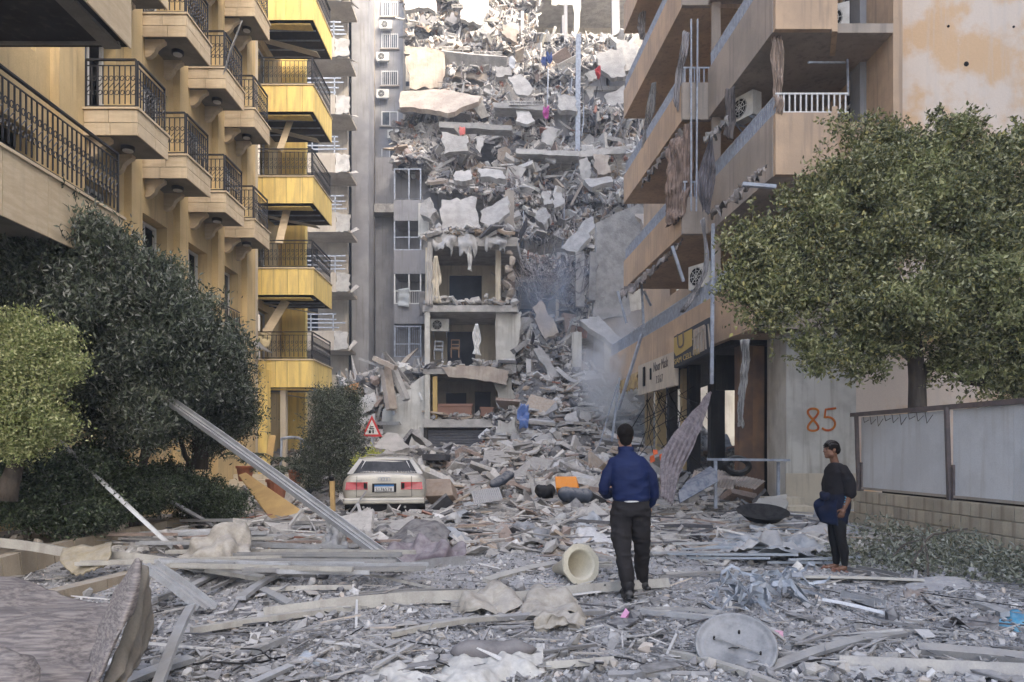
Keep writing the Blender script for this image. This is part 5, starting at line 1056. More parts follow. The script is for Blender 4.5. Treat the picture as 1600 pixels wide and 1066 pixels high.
for i, (px, py, r, lb) in enumerate(((105, 835, .15, 'large grey stone on the left planter edge'), (190, 822, .11, 'smooth tan stone at the bend of the planter edge'), (25, 838, .1, 'brown stone lying at the left end of the planter edge'), (60, 845, .08, 'small pale stone between the larger planter stones'), (250, 798, .08, 'round pale stone left of the leaning profile'), (300, 797, .1, 'pale stone at the foot of the far hedge bush'), (275, 802, .12, 'wide flat stone beside the far hedge bush'))):
    q = G(px, py+8, .24); V, f = scatter([q+np.array((0, 0, r*.3))], [r*1.1], 'rock', np.random.default_rng(i+50), (1.2, 1, .75)); tag(big('stone', V, f, mat('planter_stone', (.42, .37, .30), (.32, .28, .23), nscale=5, bump=.6, dust=.3)), lb, 'stone')
# leaves and twigs fallen at the foot of the block wall
n = 9000; u = rg.random(n); x = 3.6+rg.random(n)**.6*2.9; y = 7.7+rg.random(n)*4.0; ok = (x > 3.7+np.abs(y-9.9)*.95) & (x < 6.15+.06*(13.3-y)); x, y = x[ok], y[ok]; z = .03+rg.random(len(x))**2*.42*np.clip((x-3.8)/1.5, 0, 1)*(.6+.8*np.abs(noise3(np.stack([x, y, 0*x], -1), 1.1)))
V, f = leaves(np.stack([x, y, z], 1), .075, .034, rg, .2); tag(big('fallen_leaves', V, f, leafmat('fallen_leaf', [((.20,.21,.15),4),((.13,.14,.09),4),((.27,.28,.22),3),((.09,.10,.07),2)], .6)), 'dusty torn leaves and twigs heaped along the block wall', 'leaves', kind='stuff')
mb = MB()
for pts, r in (([(1425, 885, 9), (1450, 840, 9.4), (1480, 832, 9.4), (1512, 826, 9.3)], .018), ([(1450, 900, 8.6), (1448, 860, 9), (1440, 838, 9.4)], .014), ([(1395, 870, 9.2), (1415, 850, 9.3), (1450, 842, 9.4)], .012), ([(1440, 838, 9.4), (1400, 832, 9.4)], .007)):
    mb.tube([cat([P(*p) for p in pts], t) for t in np.linspace(0, len(pts)-1, 8)], [r*(1-.06*k) for k in range(8)], 6)
tag(mb.build('broken_branch', M_bark), 'broken bare branch sticking out of the fallen leaves before the block wall', 'branch')
# ---------------- block wall and sheet fence on the right
BW = thing('block_wall', 'low stained concrete block wall on the right', 'wall', (6.3, 10, 0))
a, b = np.array((6.16, 13.3)), np.array((6.75, 3.6)); dv = (b-a)/np.linalg.norm(b-a); nv_ = np.array((dv[1], -dv[0])); nv_ = nv_ if nv_[0] > 0 else -nv_; L = np.linalg.norm(b-a)
M_block = mat('stained_block', (.42, .37, .28), (.34, .30, .23), nscale=2.5, objr=.1, streak=.6, streakc=(.13, .10, .07), bump=.6, bscale=35, bdist=.01)
bm_ = []
for v_ in range(4):
    s_ = MB(); e_ = .006; s_.add([(0+e_,e_,0),(.4-e_,e_,0),(.4-e_,.15,0),(e_,.15,0),(0,0,.01),(.4,0,.01),(.4,0,.18),(0,0,.18),(e_,e_,.19),(.4-e_,e_,.19),(.4-e_,.15,.19),(e_,.15,.19)],
        [(0,3,2,1),(8,9,10,11),(0,1,5,4),(4,5,6,7),(7,6,9,8),(1,2,10,9,6,5),(3,0,4,7,8,11),(2,3,11,10)])
    s_.v = [(x, y-(random.uniform(0, .006)), z) for x, y, z in s_.v]; me = s_.mesh('block'); me.materials.append(M_block); bm_.append(me)
ang = math.atan2(dv[1], dv[0])
for r_ in range(4):
    k = 0; u = -.2*(r_ % 2)
    while u < L-.3:
        p = a+dv*(u+random.uniform(0, .006)); inst('block', bm_[(k+r_) % 4], BW, (p[0]+nv_[0]*random.uniform(-.004, .004), p[1], .005+.197*r_ + .0), ang); u += .41; k += 1
mb = MB(); q = a+nv_*.02; mb.bar((*(q+nv_*.06), .38), (*(b+nv_*.08), .38), .1, .74); mb.build('mortar', mat('mortar', (.40, .37, .31), (.3, .27, .22), nscale=8, bump=.4), BW)
FE = thing('fence', 'sheet metal fence of grey white panels on dark posts above the block wall', 'fence', (6.4, 10, .8))
M_panel = mat('pale_sheet_panel', (.56, .57, .57), (.50, .51, .51), nscale=1.2, lo=.4, hi=.6, streak=.5, streakc=(.38, .36, .32), bump=.05, rough=.6)
M_post = mat('dark_brown_post', (.10, .085, .08), (.14, .11, .10), nscale=6, rough=.6)
us = [0.05, 2.55, 5.0, 7.4, 9.6]
for i, u in enumerate(us):
    p = a+dv*u+nv_*.06; mb = MB(); mb.bar((*p, .55), (p[0]-.05, p[1], 2.16-.006*u), .055, .055, (0, 1, 0)); mb.bar((p[0]+.02, p[1]-.06, .6), (p[0]+.02, p[1]-.06, 1.3), .05, .05, (0, 1, 0)); mb.build('post', M_post, FE)
    if i < 4:
        p0, p1 = a+dv*(u+.04)+nv_*.08, a+dv*(us[i+1]-.04)+nv_*.08
        for (s0, s1) in ((0, .5), (.502, 1)) if i else ((0, 1),):
            A_, B_ = p0+(p1-p0)*s0, p0+(p1-p0)*s1; mb = MB(); mb.prism([(*A_, .86), (*B_, .86), (*B_, 2.10), (*A_, 2.10)], (.012, 0, 0)); mb.build('sheet_panel', M_panel, FE)
        mb = MB(); mb.bar((*p0, .84), (*p1, .84), .05, .04); mb.build('rail', M_pale, FE)
p0, p1 = a-dv*.2+nv_*.06, a+dv*9.6+nv_*.06
mb = MB(); mb.bar((*p0, 2.16), (*p1, 2.10), .07, .07); mb.build('top_rail', M_post, FE)
mb = MB(); p0 = a+dv*.2+nv_*.5; p1 = a+dv*9+nv_*.5; mb.bar((*p0, .4), (*p1, .4), .2, .8); mb.build('black_backing', M_black, FE)  # black strip behind the gap below the panels
mb = MB()
for k in range(9):
    u = .3+k*.22; p = a+dv*u-nv_*0; mb.tube([(p[0], p[1], 2.1), (p[0]-.02, p[1]-.08, 2.0-.04*(k % 3)), (p[0], p[1]-.2, 2.04)], .006, 4, False)
mb.build('vine_tendril', M_bark, FE)
# ---------------- parked car, rear towards the camera
CAR = thing('parked_car', 'dusty champagne saloon car with smashed rear window and red tail lamps', 'car', (-2.80, 16.2, 0), rot=R(7.5)); CM = wm(CAR)
M_paint = mat('dusty_champagne_paint', (.46, .44, .38), (.38, .36, .31), rough=.38, nscale=2.5, dust=.75, dustc=(.44, .42, .38), metal=.25, bump=.05, spec=.5)
M_lamp = mat('red_lamp', (.42, .02, .03), (.30, .012, .02), rough=.25, nscale=8, bump=0, dust=.1, spec=.6)
M_tyre = mat('tyre', (.012, .012, .012), dust=.2)
def cp(mb, name, m, par=None, smooth=False):
    mb.v = [tuple(CM @ Vector(p)) for p in mb.v]; return mb.build(name, m, par or CAR, smooth=smooth)
def sect(y, zb, zt, wb, wm_, wt, crown_=.03):
    """half outline from bottom centre up round the side to top centre"""
    pts = [(0, zb), (wb*.8, zb), (wb, zb+.05), (wm_, zb+(zt-zb)*.35), (wm_, zb+(zt-zb)*.55), (wm_-.02, zb+(zt-zb)*.75), (wt+.03, zt-.05), (wt-.04, zt-.005), (wt*.6, zt+crown_*.8), (0, zt+crown_)]
    return [(x, y, z) for x, z in pts]+[(-x, y, z) for x, z in pts[-2:0:-1]]
def loft(mb, secs):
    n = len(secs[0]); v = [p for s_ in secs for p in s_]; f = [(i*n+k, i*n+(k+1) % n, (i+1)*n+(k+1) % n, (i+1)*n+k) for i in range(len(secs)-1) for k in range(n)]
    mb.add(v, f+[tuple(range(n))[::-1], tuple((len(secs)-1)*n+k for k in range(n))])
mb = MB(); loft(mb, [sect(.02, .56, .93, .72, .76, .70), sect(.05, .40, .98, .80, .86, .74), sect(.14, .34, 1.0, .86, .915, .78), sect(.5, .32, 1.0, .88, .935, .80), sect(1.2, .3, .98, .88, .94, .82), sect(2.6, .3, .95, .88, .94, .84), sect(3.6, .3, .93, .88, .93, .82), sect(4.5, .32, .84, .86, .91, .76), sect(4.95, .36, .66, .78, .84, .66), sect(5.03, .42, .58, .66, .7, .55)])
body = cp(mb, 'body', M_paint, smooth=False)
md = body.modifiers.new('sub', 'SUBSURF'); md.levels = md.render_levels = 2; body.data.shade_smooth()
# greenhouse: roof, pillars, dark interior
mb = MB(); cb = lambda y, z, w_: [(-w_, y, z), (w_, y, z)]
roof = [(1.02, 1.315, .545), (1.25, 1.355, .57), (1.8, 1.385, .58), (2.5, 1.37, .575), (2.85, 1.33, .55)]
v = []; 
for y, z, w_ in roof: v += [(-w_-.03, y, z-.035), (-w_+.08, y, z-.006), (0, y, z+.014), (w_-.08, y, z-.006), (w_+.03, y, z-.035)]
fs = [(i*5+k, i*5+k+1, (i+1)*5+k+1, (i+1)*5+k) for i in range(4) for k in range(4)]; mb.add(v, fs); r_ = cp(mb, 'roof', M_paint, smooth=True); md = r_.modifiers.new('t', 'SOLIDIFY'); md.thickness = .04
for s in (-1, 1):
    mb = MB(); mb.prism([(s*.615, 1.04, 1.32), (s*.86, .70, .975), (s*.88, 1.45, .975), (s*.64, 1.55, 1.355)], (-s*.04, 0, 0)); cp(mb, 'roof_pillar', M_paint)
    mb = MB(); mb.prism([(s*.53, 1.02, 1.31), (s*.614, 1.03, 1.325), (s*.86, .69, .98), (s*.73, .69, .98)], (0, .05, -.01)); cp(mb, 'roof_pillar', M_paint)
    mb = MB(); mb.bar((s*.615, 1.95, 1.35), (s*.86, 2.0, .96), .07, .05, (0, 1, 0)); cp(mb, 'roof_pillar', M_paint)
    mb = MB(); mb.bar((s*.59, 2.8, 1.31), (s*.83, 3.5, .94), .06, .06, (0, 1, 0)); cp(mb, 'roof_pillar', M_paint)
mb = MB(); mb.prism([(-.60, 1.04, 1.31), (.60, 1.04, 1.31), (.58, 1.0, 1.265), (.2, .985, 1.25), (-.2, .985, 1.262), (-.58, 1.0, 1.265)][::-1], (0, .05, 0)); cp(mb, 'window_header', M_paint)
mb = MB(); mb.box((-.8, 1.3, .9), (.8, 3.2, 1.04)); mb.box((-.66, 1.42, .95), (-.1, 1.6, 1.22)); mb.box((.1, 1.42, .95), (.66, 1.6, 1.22)); cp(mb, 'interior', M_void)
mb = MB(); mb.add([(-.56, 1.02, 1.29), (.56, 1.02, 1.29), (.70, .76, 1.0), (-.70, .76, 1.0)], [(0, 1, 2, 3)]); g_ = cp(mb, 'rear_window', mat('shattered_dusty_glass', (.02, .022, .025), (.05, .052, .055), nscale=3, rough=.4, spec=.25, streak=.3, streakc=(.10, .10, .10)))
for s in (-1, 1):
    mb = MB(); mb.add([(s*.88, .95, .99), (s*.87, 3.3, .97), (s*.60, 2.75, 1.31), (s*.615, 1.3, 1.32)], [(0, 1, 2, 3)]); cp(mb, 'side_window', M_glass)
    mb = MB(); mb.bar((s*.47, 1.0, 1.27), (s*.60, .8, 1.02), .018, .018); cp(mb, 'window_trim', M_frame)
# trunk lid seams, panel, lamps
mb = MB()
for s in (-1, 1): mb.bar((s*.60, .0, .50), (s*.59, .03, .95), .007, .01)
mb.bar((-.6, .0, .50), (.6, .0, .50), .01, .007); cp(mb, 'trunk_seam', M_black)
mb = MB(); mb.box((-.88, -.035, .34), (.88, .1, .475)); b_ = cp(mb, 'bumper', M_paint); md = b_.modifiers.new('b', 'BEVEL'); md.width = .035; md.segments = 3
mb = MB(); mb.box((-.86, -.038, .425), (.86, -.0, .432)); cp(mb, 'bumper_trim', M_greyiron)
mb = MB(); mb.box((-.72, .03, .18), (.72, .5, .34)); cp(mb, 'underbody', M_black)
for s in (-1, 1):
    mb = MB(); mb.prism([(s*.36, -.012, .655), (s*.84, .005, .655), (s*.82, .02, .82), (s*.36, -.008, .82)], (0, .06, 0)); l_ = cp(mb, 'tail_lamp', M_lamp)
    mb = MB(); mb.box((min(s*.37, s*.44), -.022, .68), (max(s*.37, s*.44), -.0165, .80)); cp(mb, 'reversing_lamp', M_black, l_)
    mb = MB(); mb.box((min(s*.59, s*.60), -.02, .655), (max(s*.59, s*.60), .02, .82)); cp(mb, 'lamp_divider', M_black, l_)
    for yy in (.85, 3.85):
        mb = MB(); mb.tube([(s*.70, yy, .31), (s*.90, yy, .31)], .31, 24); w2 = cp(mb, 'wheel', M_tyre)
        mb = MB(); mb.tube([(s*.89, yy, .31), (s*.905, yy, .31)], .2, 16); cp(mb, 'rim', M_alu, w2)
    mb = MB(); mb.tube([(s*.35+.1*s, .02, .27), (s*.45, .3, .27)], .028, 8); cp(mb, 'exhaust_pipe', M_alud)
    mb = MB(); mb.box((min(s*.93, s*1.06), 3.0, .95), (max(s*.93, s*1.06), 3.08, 1.07)); cp(mb, 'door_mirror', M_paint)
mb = MB(); mb.box((-.26, -.012, .60), (.26, .02, .79)); rec = cp(mb, 'plate_recess', M_black)
mb = MB(); mb.box((-.21, -.026, .615), (.21, -.0125, .765)); pl = cp(mb, 'number_plate', mat('plate_white', (.6, .6, .58), dust=.2, bump=0))
mb = MB(); mb.box((-.21, -.029, .725), (.21, -.0262, .765)); cp(mb, 'plate_band', mat('plate_blue', (.05, .16, .36), bump=0), pl)
o_ = CM @ Vector((-.185, -.0275, .628)); text_on(pl, 'S176578', o_, (1, 0, 0), (0, 0, 1), 0, 0, .105, M_black)
for k in range(4):
    mb = MB(); cx = -.09+k*.06; mb.tube([(cx+.038*math.cos(a_), -.008, .885+.038*math.sin(a_)) for a_ in np.linspace(0, 2*math.pi, 21)], .0065, 6, False); cp(mb, 'emblem_ring', M_greyiron)
text_on(body, 'A8 L', CM @ Vector((-.58, -.002, .84)), (1, 0, 0), (0, 0, 1), 0, 0, .06, M_greyiron)
mb = MB(); 
for i in range(9): mb.tube([CM.inverted() @ Vector(P(random.uniform(570, 640), random.uniform(708, 716), 17.6)) for _ in range(3)], .012, 4, False)
mb.add([(-.2, 1.5, 1.39), (.15, 1.4, 1.39), (.3, 1.8, 1.40), (0, 1.65, 1.55), (-.1, 1.9, 1.4)], [(0, 1, 3), (1, 2, 3), (2, 4, 3), (4, 0, 3)]); cp(mb, 'roof_debris', M_conc)
V, f = scatter(np.stack([rg.uniform(-.6, .6, 260)-2.77, 16.2+rg.uniform(.25, .75, 260), np.full(260, 1.03)], 1), rg.uniform(.008, .022, 260), 'rock', rg); tag(big('glass_crumbs', V, f, M_chip, CAR), kind='stuff')
# ---------------- warning sign
SG = thing('road_sign', 'red and white triangular warning sign on a grey post behind the car', 'sign', (-4.15, 22, 0))
c = P(581, 671, 22); r = .36
def tri(k, y, z0=0): return [(c[0], y, c[2]+.42*k), (c[0]-.3*k, y, c[2]-.22*k), (c[0]+.3*k, y, c[2]-.22*k)]
mb = MB(); mb.prism(tri(1.0, 22)[::-1][::-1], (0, .02, 0)); pt_ = mb.build('plate', mat('sign_red', (.55, .05, .05), dust=.15, bump=0), SG)
mb = MB(); mb.prism(tri(.68, 21.992), (0, .004, 0)); mb.build('white_field', mat('sign_white', (.7, .7, .66), bump=0), SG)
mb = MB(); mb.box((c[0]-.05, 21.982, c[2]+.06), (c[0]+.05, 21.99, c[2]+.09)); mb.box((c[0]-.07, 21.982, c[2]), (c[0]+.07, 21.99, c[2]+.03)); mb.box((c[0]-.09, 21.982, c[2]-.12), (c[0]-.02, 21.99, c[2]-.03)); mb.box((c[0]+.02, 21.982, c[2]-.12), (c[0]+.06, 21.99, c[2]-.02)); mb.build('symbol', M_black, SG)
mb = MB(); mb.bar((c[0], 22.05, 0), (c[0], 22.05, c[2]+.1), .07, .07); mb.build('post', M_greyiron, SG)
# ---------------- people
def cpath(pts, n):
    pts = [np.array(p, float) for p in pts]; return [cat(pts, u) for u in np.linspace(0, len(pts)-1, n)]
def limb(mb, pts, rad, n=14, seg=16, flat=None):
    C = cpath(pts, seg); rr = [float(cat([np.array([r]) for r in rad], u)[0]) for u in np.linspace(0, len(rad)-1, seg)]
    mb.tube(C, rr, n); 
    for e, r in ((C[0], rr[0]), (C[-1], rr[-1])): ball(mb, e, (r, r, r))
def ball(mb, c, r, n=12, rot=None):
    vs, fs = [], []; m = n//2+1
    for i in range(m+1):
        th = math.pi*i/m
        for k in range(n):
            v = Vector((r[0]*math.sin(th)*math.cos(2*math.pi*k/n), r[1]*math.sin(th)*math.sin(2*math.pi*k/n), r[2]*math.cos(th)))
            if rot is not None: v = rot @ v
            vs.append((c[0]+v.x, c[1]+v.y, c[2]+v.z))
    for i in range(m): fs += [(i*n+k, (i+1)*n+k, (i+1)*n+(k+1) % n, i*n+(k+1) % n) for k in range(n)]
    mb.add(vs, fs)
def rings(mb, rs, n=28, p=2.3, yaw=0):
    """rs: (z, cx, cy, rx, ry[, front flatten]) stacked rounded ellipses"""
    R_ = cpath([np.array(r, float) for r in rs], 4*len(rs)); vs = []
    cy_, sy_ = math.cos(yaw), math.sin(yaw)
    for z, cx, cy, rx, ry in R_:
        for k in range(n):
            a = 2*math.pi*k/n; c_, s_ = math.cos(a), math.sin(a); x = rx*abs(c_)**(2/p)*np.sign(c_); y = ry*abs(s_)**(2/p)*np.sign(s_); vs.append((cx+x*cy_-y*sy_, cy+x*sy_+y*cy_, z))
    m = len(R_); fs = [(i*n+k, i*n+(k+1) % n, (i+1)*n+(k+1) % n, (i+1)*n+k) for i in range(m-1) for k in range(n)]
    mb.add(vs, fs+[tuple(range(n))[::-1], tuple((m-1)*n+k for k in range(n))])
def fuse(mb, name, m, parent, vox=.009, smooth=6, wr=0, wsc=(9, 9, 16), org=None, cut=None):
    me = mb.mesh(name); o = bpy.data.objects.new(name, me); COL.objects.link(o)
    md = o.modifiers.new('r', 'REMESH'); md.mode = 'VOXEL'; md.voxel_size = vox
    md = o.modifiers.new('s', 'SMOOTH'); md.factor = .5; md.iterations = smooth
    bpy.context.view_layer.update(); ev = o.evaluated_get(bpy.context.evaluated_depsgraph_get()); me2 = bpy.data.meshes.new_from_object(ev)
    bpy.data.objects.remove(o); nV = len(me2.vertices); V = np.empty(nV*3, np.float32); me2.vertices.foreach_get('co', V); V = V.reshape(-1, 3)
    if wr:
        Nn = np.empty(nV*3, np.float32); me2.vertex_normals.foreach_get('vector', Nn); Nn = Nn.reshape(-1, 3)
        w_ = fbm(V*np.array(wsc), 1, 3); rid = 1-np.abs(noise3(V*np.array(wsc)*1.3+5))*2; V = V+Nn*(wr*(w_*.5+rid*.6))[:, None]
    me2.vertices.foreach_set('co', V.astype(np.float32).ravel()); me2.update(); me2.materials.clear(); me2.materials.append(m); me2.shade_smooth()
    o = bpy.data.objects.new(name, me2); return link(o, parent, (0, 0, 0))
def hand(mb, w_, d, palm_n, s=1.0, curl=.4, thumb=1):
    """w_ wrist, d unit direction of the fingers, palm_n unit palm normal"""
    w_, d, pn = np.array(w_, float), np.array(d, float), np.array(palm_n, float); d /= np.linalg.norm(d); sd = np.cross(d, pn); sd /= np.linalg.norm(sd)
    limb(mb, [w_, w_+d*.03*s, w_+d*.09*s], [.026*s, .03*s, .03*s], 10, 6); ball(mb, w_+d*.05*s, (.038*s,)*3)
    for k, (o_, L) in enumerate(((-.033, .062), (-.011, .075), (.011, .07), (.033, .055))):
        b = w_+d*.085*s+sd*o_*s; limb(mb, [b, b+(d+pn*curl*.3)*L*.5*s, b+(d*.8+pn*curl)*L*s], [.0105*s, .0095*s, .008*s], 8, 7)
    b = w_+d*.03*s-sd*.03*s*thumb; limb(mb, [b, b+(d*.6-sd*.7*thumb+pn*.3)*.04*s, b+(d*1.0-sd*.55*thumb+pn*.5)*.065*s], [.015*s, .012*s, .009*s], 8, 6)
def head(mb, c, h, yaw):
    """skull and face, c = centre, h = head height; yaw = facing direction angle (0 = +X)"""
    Rz = Matrix.Rotation(yaw, 3, 'Z'); s = h/.235
    def L(x, y, z): v = Rz @ Vector((x*s, y*s, z*s)); return (c[0]+v.x, c[1]+v.y, c[2]+v.z)
    def B(x, y, z, a, b, d): ball(mb, L(x, y, z), (a*s, b*s, d*s), 14, Rz)
    B(-.012, 0, .03, .095, .076, .088); B(.02, 0, -.03, .07, .062, .085); B(.055, 0, -.088, .03, .032, .026)       # cranium, face, chin
    B(.077, 0, -.060, .016, .026, .012); B(.078, 0, -.048, .014, .024, .008)                                      # lips
    limb(mb, [L(.082, 0, .022), L(.094, 0, -.005), L(.102, 0, -.02)], [.008*s, .010*s, .013*s], 8, 6)               # nose
    B(.086, .012, -.024, .01, .009, .008); B(.086, -.012, -.024, .01, .009, .008)
    for t in (-1, 1): B(.068, .032*t, .028, .014, .022, .01); B(.055, .036*t, -.018, .022, .02, .02); B(-.005, .077*t, -.005, .02, .009, .032); B(.01, .05*t, -.06, .04, .02, .03)
    return L
M_skin1 = mat('tan_skin', (.36, .20, .13), fine=.05, bump=.05, rough=.6)
M_skin2 = mat('brown_skin', (.13, .065, .04), (.17, .085, .052), nscale=9, fine=.05, bump=.05, rough=.5)
M_hair = mat('black_hair', (.010, .008, .007), fine=.5, fscale=90, stretch=(1, 1, .3), bump=.8, bscale=90, bdist=.004, rough=.85, spec=.1)
# man: back to the camera
MAN = thing('person', 'man seen from behind in a royal blue jacket and dark trousers facing the ruin', 'person', (1.24, 7.6, 0))
b = MB(); hc = (1.172, 7.66, 1.655)
L = head(b, hc, .235, R(92)); limb(b, [(1.19, 7.66, 1.42), (1.18, 7.66, 1.50), (1.175, 7.67, 1.60)], [.072, .066, .062])
rings(b, [(.86, 1.225, 7.66, .16, .11), (1.0, 1.22, 7.66, .16, .10), (1.2, 1.215, 7.66, .17, .1), (1.36, 1.20, 7.66, .12, .07), (1.44, 1.195, 7.66, .08, .06)])
for pts in ([(1.135, 7.65, .87), (1.125, 7.62, .65), (1.14, 7.57, .45), (1.165, 7.53, .27), (1.178, 7.5, .12)], [(1.325, 7.66, .87), (1.345, 7.72, .65), (1.372, 7.81, .46), (1.39, 7.93, .28), (1.405, 7.98, .13)]): limb(b, pts, [.06, .05, .035, .03, .025])
limb(b, [(1.065, 7.66, 1.35), (.985, 7.64, 1.25), (.95, 7.645, 1.10), (1.0, 7.78, 1.045), (1.06, 7.88, 1.07)], [.03, .03, .03, .03, .028]); limb(b, [(1.33, 7.66, 1.35), (1.42, 7.65, 1.25), (1.468, 7.67, 1.10), (1.465, 7.74, .99), (1.445, 7.79, .935)], [.03, .03, .03, .03, .028])
hand(b, (1.045, 7.88, 1.09), (.5, .8, .1), (0, 0, -1), 1); hand(b, (1.44, 7.81, .925), (.05, .2, -1), (-1, .2, 0), 1.05, .5, 1)
fuse(b, 'body', M_skin1, MAN, .0065, 4)
h_ = MB(); ball(h_, L(-.016, 0, .038), (.107, .088, .094), 16, Matrix.Rotation(R(92), 3, 'Z')); ball(h_, L(-.045, 0, -.02), (.062, .07, .085), 16, Matrix.Rotation(R(92), 3, 'Z')); ball(h_, L(.02, 0, .075), (.075, .068, .056), 14, Matrix.Rotation(R(92), 3, 'Z'))
fuse(h_, 'hair', M_hair, MAN, .006, 3, wr=.002, wsc=(60, 60, 40))
t_ = MB()   # jacket
rings(t_, [(.985, 1.232, 7.66, .185, .135), (1.02, 1.23, 7.66, .19, .14), (1.1, 1.225, 7.655, .193, .142), (1.22, 1.215, 7.65, .198, .14), (1.32, 1.205, 7.65, .195, .13), (1.395, 1.197, 7.66, .175, .11), (1.445, 1.19, 7.66, .13, .09), (1.485, 1.185, 7.66, .085, .08)], p=2.5)
rings(t_, [(1.45, 1.183, 7.665, .088, .085), (1.50, 1.18, 7.665, .078, .078), (1.54, 1.178, 7.67, .076, .076)], p=2.1)
limb(t_, [(1.065, 7.66, 1.375), (.985, 7.64, 1.25), (.95, 7.645, 1.10), (1.0, 7.78, 1.045), (1.06, 7.88, 1.07)], [.07, .063, .056, .052, .044], 16, 22)
limb(t_, [(1.33, 7.66, 1.375), (1.42, 7.65, 1.25), (1.468, 7.67, 1.10), (1.465, 7.74, .99), (1.445, 7.79, .935)], [.072, .066, .058, .05, .041], 16, 22)
M_blue = mat('royal_blue_jacket', (.004, .013, .062), (.003, .009, .045), nscale=3, fine=.06, rough=.75, bump=.15, bscale=60, bdist=.003)
fuse(t_, 'jacket', M_blue, MAN, .008, 4, wr=.012, wsc=(5, 5, 11))
t_ = MB(); rings(t_, [(.972, 1.232, 7.65, .13, .125), (.995, 1.232, 7.65, .15, .138)]); fuse(t_, 'shirt_hem', M_frame, MAN, .009, 2)
t_ = MB()   # trousers
rings(t_, [(.83, 1.23, 7.655, .185, .13), (.90, 1.23, 7.65, .192, .138), (.96, 1.232, 7.655, .188, .132), (1.01, 1.232, 7.66, .175, .125)], p=2.4)
limb(t_, [(1.135, 7.65, .87), (1.125, 7.62, .65), (1.14, 7.57, .45), (1.165, 7.53, .27), (1.178, 7.5, .12)], [.112, .1, .083, .076, .064], 18, 26)
limb(t_, [(1.325, 7.66, .87), (1.345, 7.72, .65), (1.372, 7.81, .46), (1.39, 7.93, .28), (1.405, 7.98, .13)], [.112, .1, .084, .075, .06], 18, 26)
fuse(t_, 'trousers', mat('charcoal_trousers', (.013, .012, .013), (.019, .017, .018), nscale=4, rough=.85, bump=.15, bscale=70, bdist=.003), MAN, .008, 4, wr=.014, wsc=(6, 6, 13))
for (x, y, dy) in ((1.183, 7.44, -.06), (1.425, 7.96, -.03)):
    s_ = MB(); dx = -.012 if x < 1.3 else .03
    limb(s_, [(x, y+.05, .16), (x, y+.05, .07)], [.052, .055], 14, 5); limb(s_, [(x, y, .045), (x+dx, y+.13, .045), (x+dx*2, y+.24, .04)], [.045, .05, .04], 14, 10); rings(s_, [(.0, x+dx, y+.11, .05, .155), (.02, x+dx, y+.11, .054, .16), (.035, x+dx, y+.11, .05, .155)])
    fuse(s_, 'boot', mat('black_boot', (.010, .010, .011), rough=.6, dust=.15), MAN, .008, 3, wr=.003, wsc=(20, 20, 30))
# woman: facing left, slightly towards the camera
WOM = thing('person', 'woman in black T-shirt with navy jacket tied at her waist by the block wall', 'person', (4.02, 9.2, 0))
wx, wy = 4.03, 9.22
b = MB(); hc = (wx-.065, wy-.02, 1.515)
L = head(b, hc, .22, R(192)); limb(b, [(wx+.005, wy, 1.32), (wx-.01, wy, 1.38), (wx-.035, wy-.005, 1.46)], [.058, .05, .05])
rings(b, [(.85, wx+.03, wy, .10, .14), (1.05, wx+.02, wy, .09, .12), (1.25, wx+.01, wy, .1, .15), (1.33, wx+.005, wy, .05, .07)])
limb(b, [(wx+.05, wy-.15, 1.27), (wx+.10, wy-.20, 1.02), (wx+.035, wy-.19, .81)], [.047, .04, .027]); limb(b, [(wx+.02, wy+.15, 1.27), (wx-.02, wy+.2, 1.04), (wx-.12, wy+.14, .87)], [.045, .038, .027])
hand(b, (wx+.03, wy-.185, .80), (-.35, .1, -1), (0, 1, 0), .9, .4, 1); hand(b, (wx-.12, wy+.14, .87), (-.4, -.2, -.8), (0, -1, 0), .9, .5, -1)
for pts in ([(wx+.02, wy-.07, .78), (wx+.03, wy-.078, .55), (wx+.04, wy-.08, .42), (wx+.075, wy-.08, .25), (wx+.083, wy-.08, .05)], [(wx+.02, wy+.07, .78), (wx+.015, wy+.078, .55), (wx+.012, wy+.08, .42), (wx+.045, wy+.08, .25), (wx+.05, wy+.08, .05)]): limb(b, pts, [.06, .05, .04, .035, .03])
for (x, y) in ((wx+.08, wy-.08), (wx+.03, wy+.08)):
    limb(b, [(x, y, .055), (x-.06, y, .045), (x-.14, y, .03)], [.034, .03, .022], 12, 8)
    for k in range(5): limb(b, [(x-.13, y-.03+.015*k, .028), (x-.175+.006*k, y-.034+.016*k, .022)], [.011, .009], 8, 4)
fuse(b, 'body', M_skin2, WOM, .006, 3)
for t in (-1, 1): e_ = MB(); ball(e_, L(.079, .031*t, .008), (.008, .011, .005), 10); e_.build('eye', M_black, WOM)
for t in (-1, 1): e_ = MB(); limb(e_, [L(.083, .016*t, .032), L(.082, .034*t, .037), L(.068, .052*t, .030)], [.0035, .004, .002], 6, 6); e_.build('eyebrow', M_hair, WOM)
h_ = MB(); ball(h_, L(-.022, 0, .040), (.100, .080, .086), 18, Matrix.Rotation(R(192), 3, 'Z')); ball(h_, L(-.095, 0, .0), (.045, .05, .06), 14); fuse(h_, 'hair', M_hair, WOM, .006, 2)
for k in range(-3, 4):
    h2 = MB(); limb(h2, [L(.062, .02*k, .092-.004*k*k), L(.02, .023*k, .122-.005*k*k), L(-.05, .022*k, .112-.005*k*k), L(-.11, .013*k, .03)], [.008, .011, .011, .009], 8, 18); h2.build('braid', mat('braid_hair', (.03, .026, .024), rough=.4, bump=.8, bscale=60, bdist=.004), WOM, smooth=True)
M_tee = mat('black_tshirt', (.007, .0065, .008), (.011, .010, .012), nscale=4, rough=.9, bump=.15, bscale=60, bdist=.003)
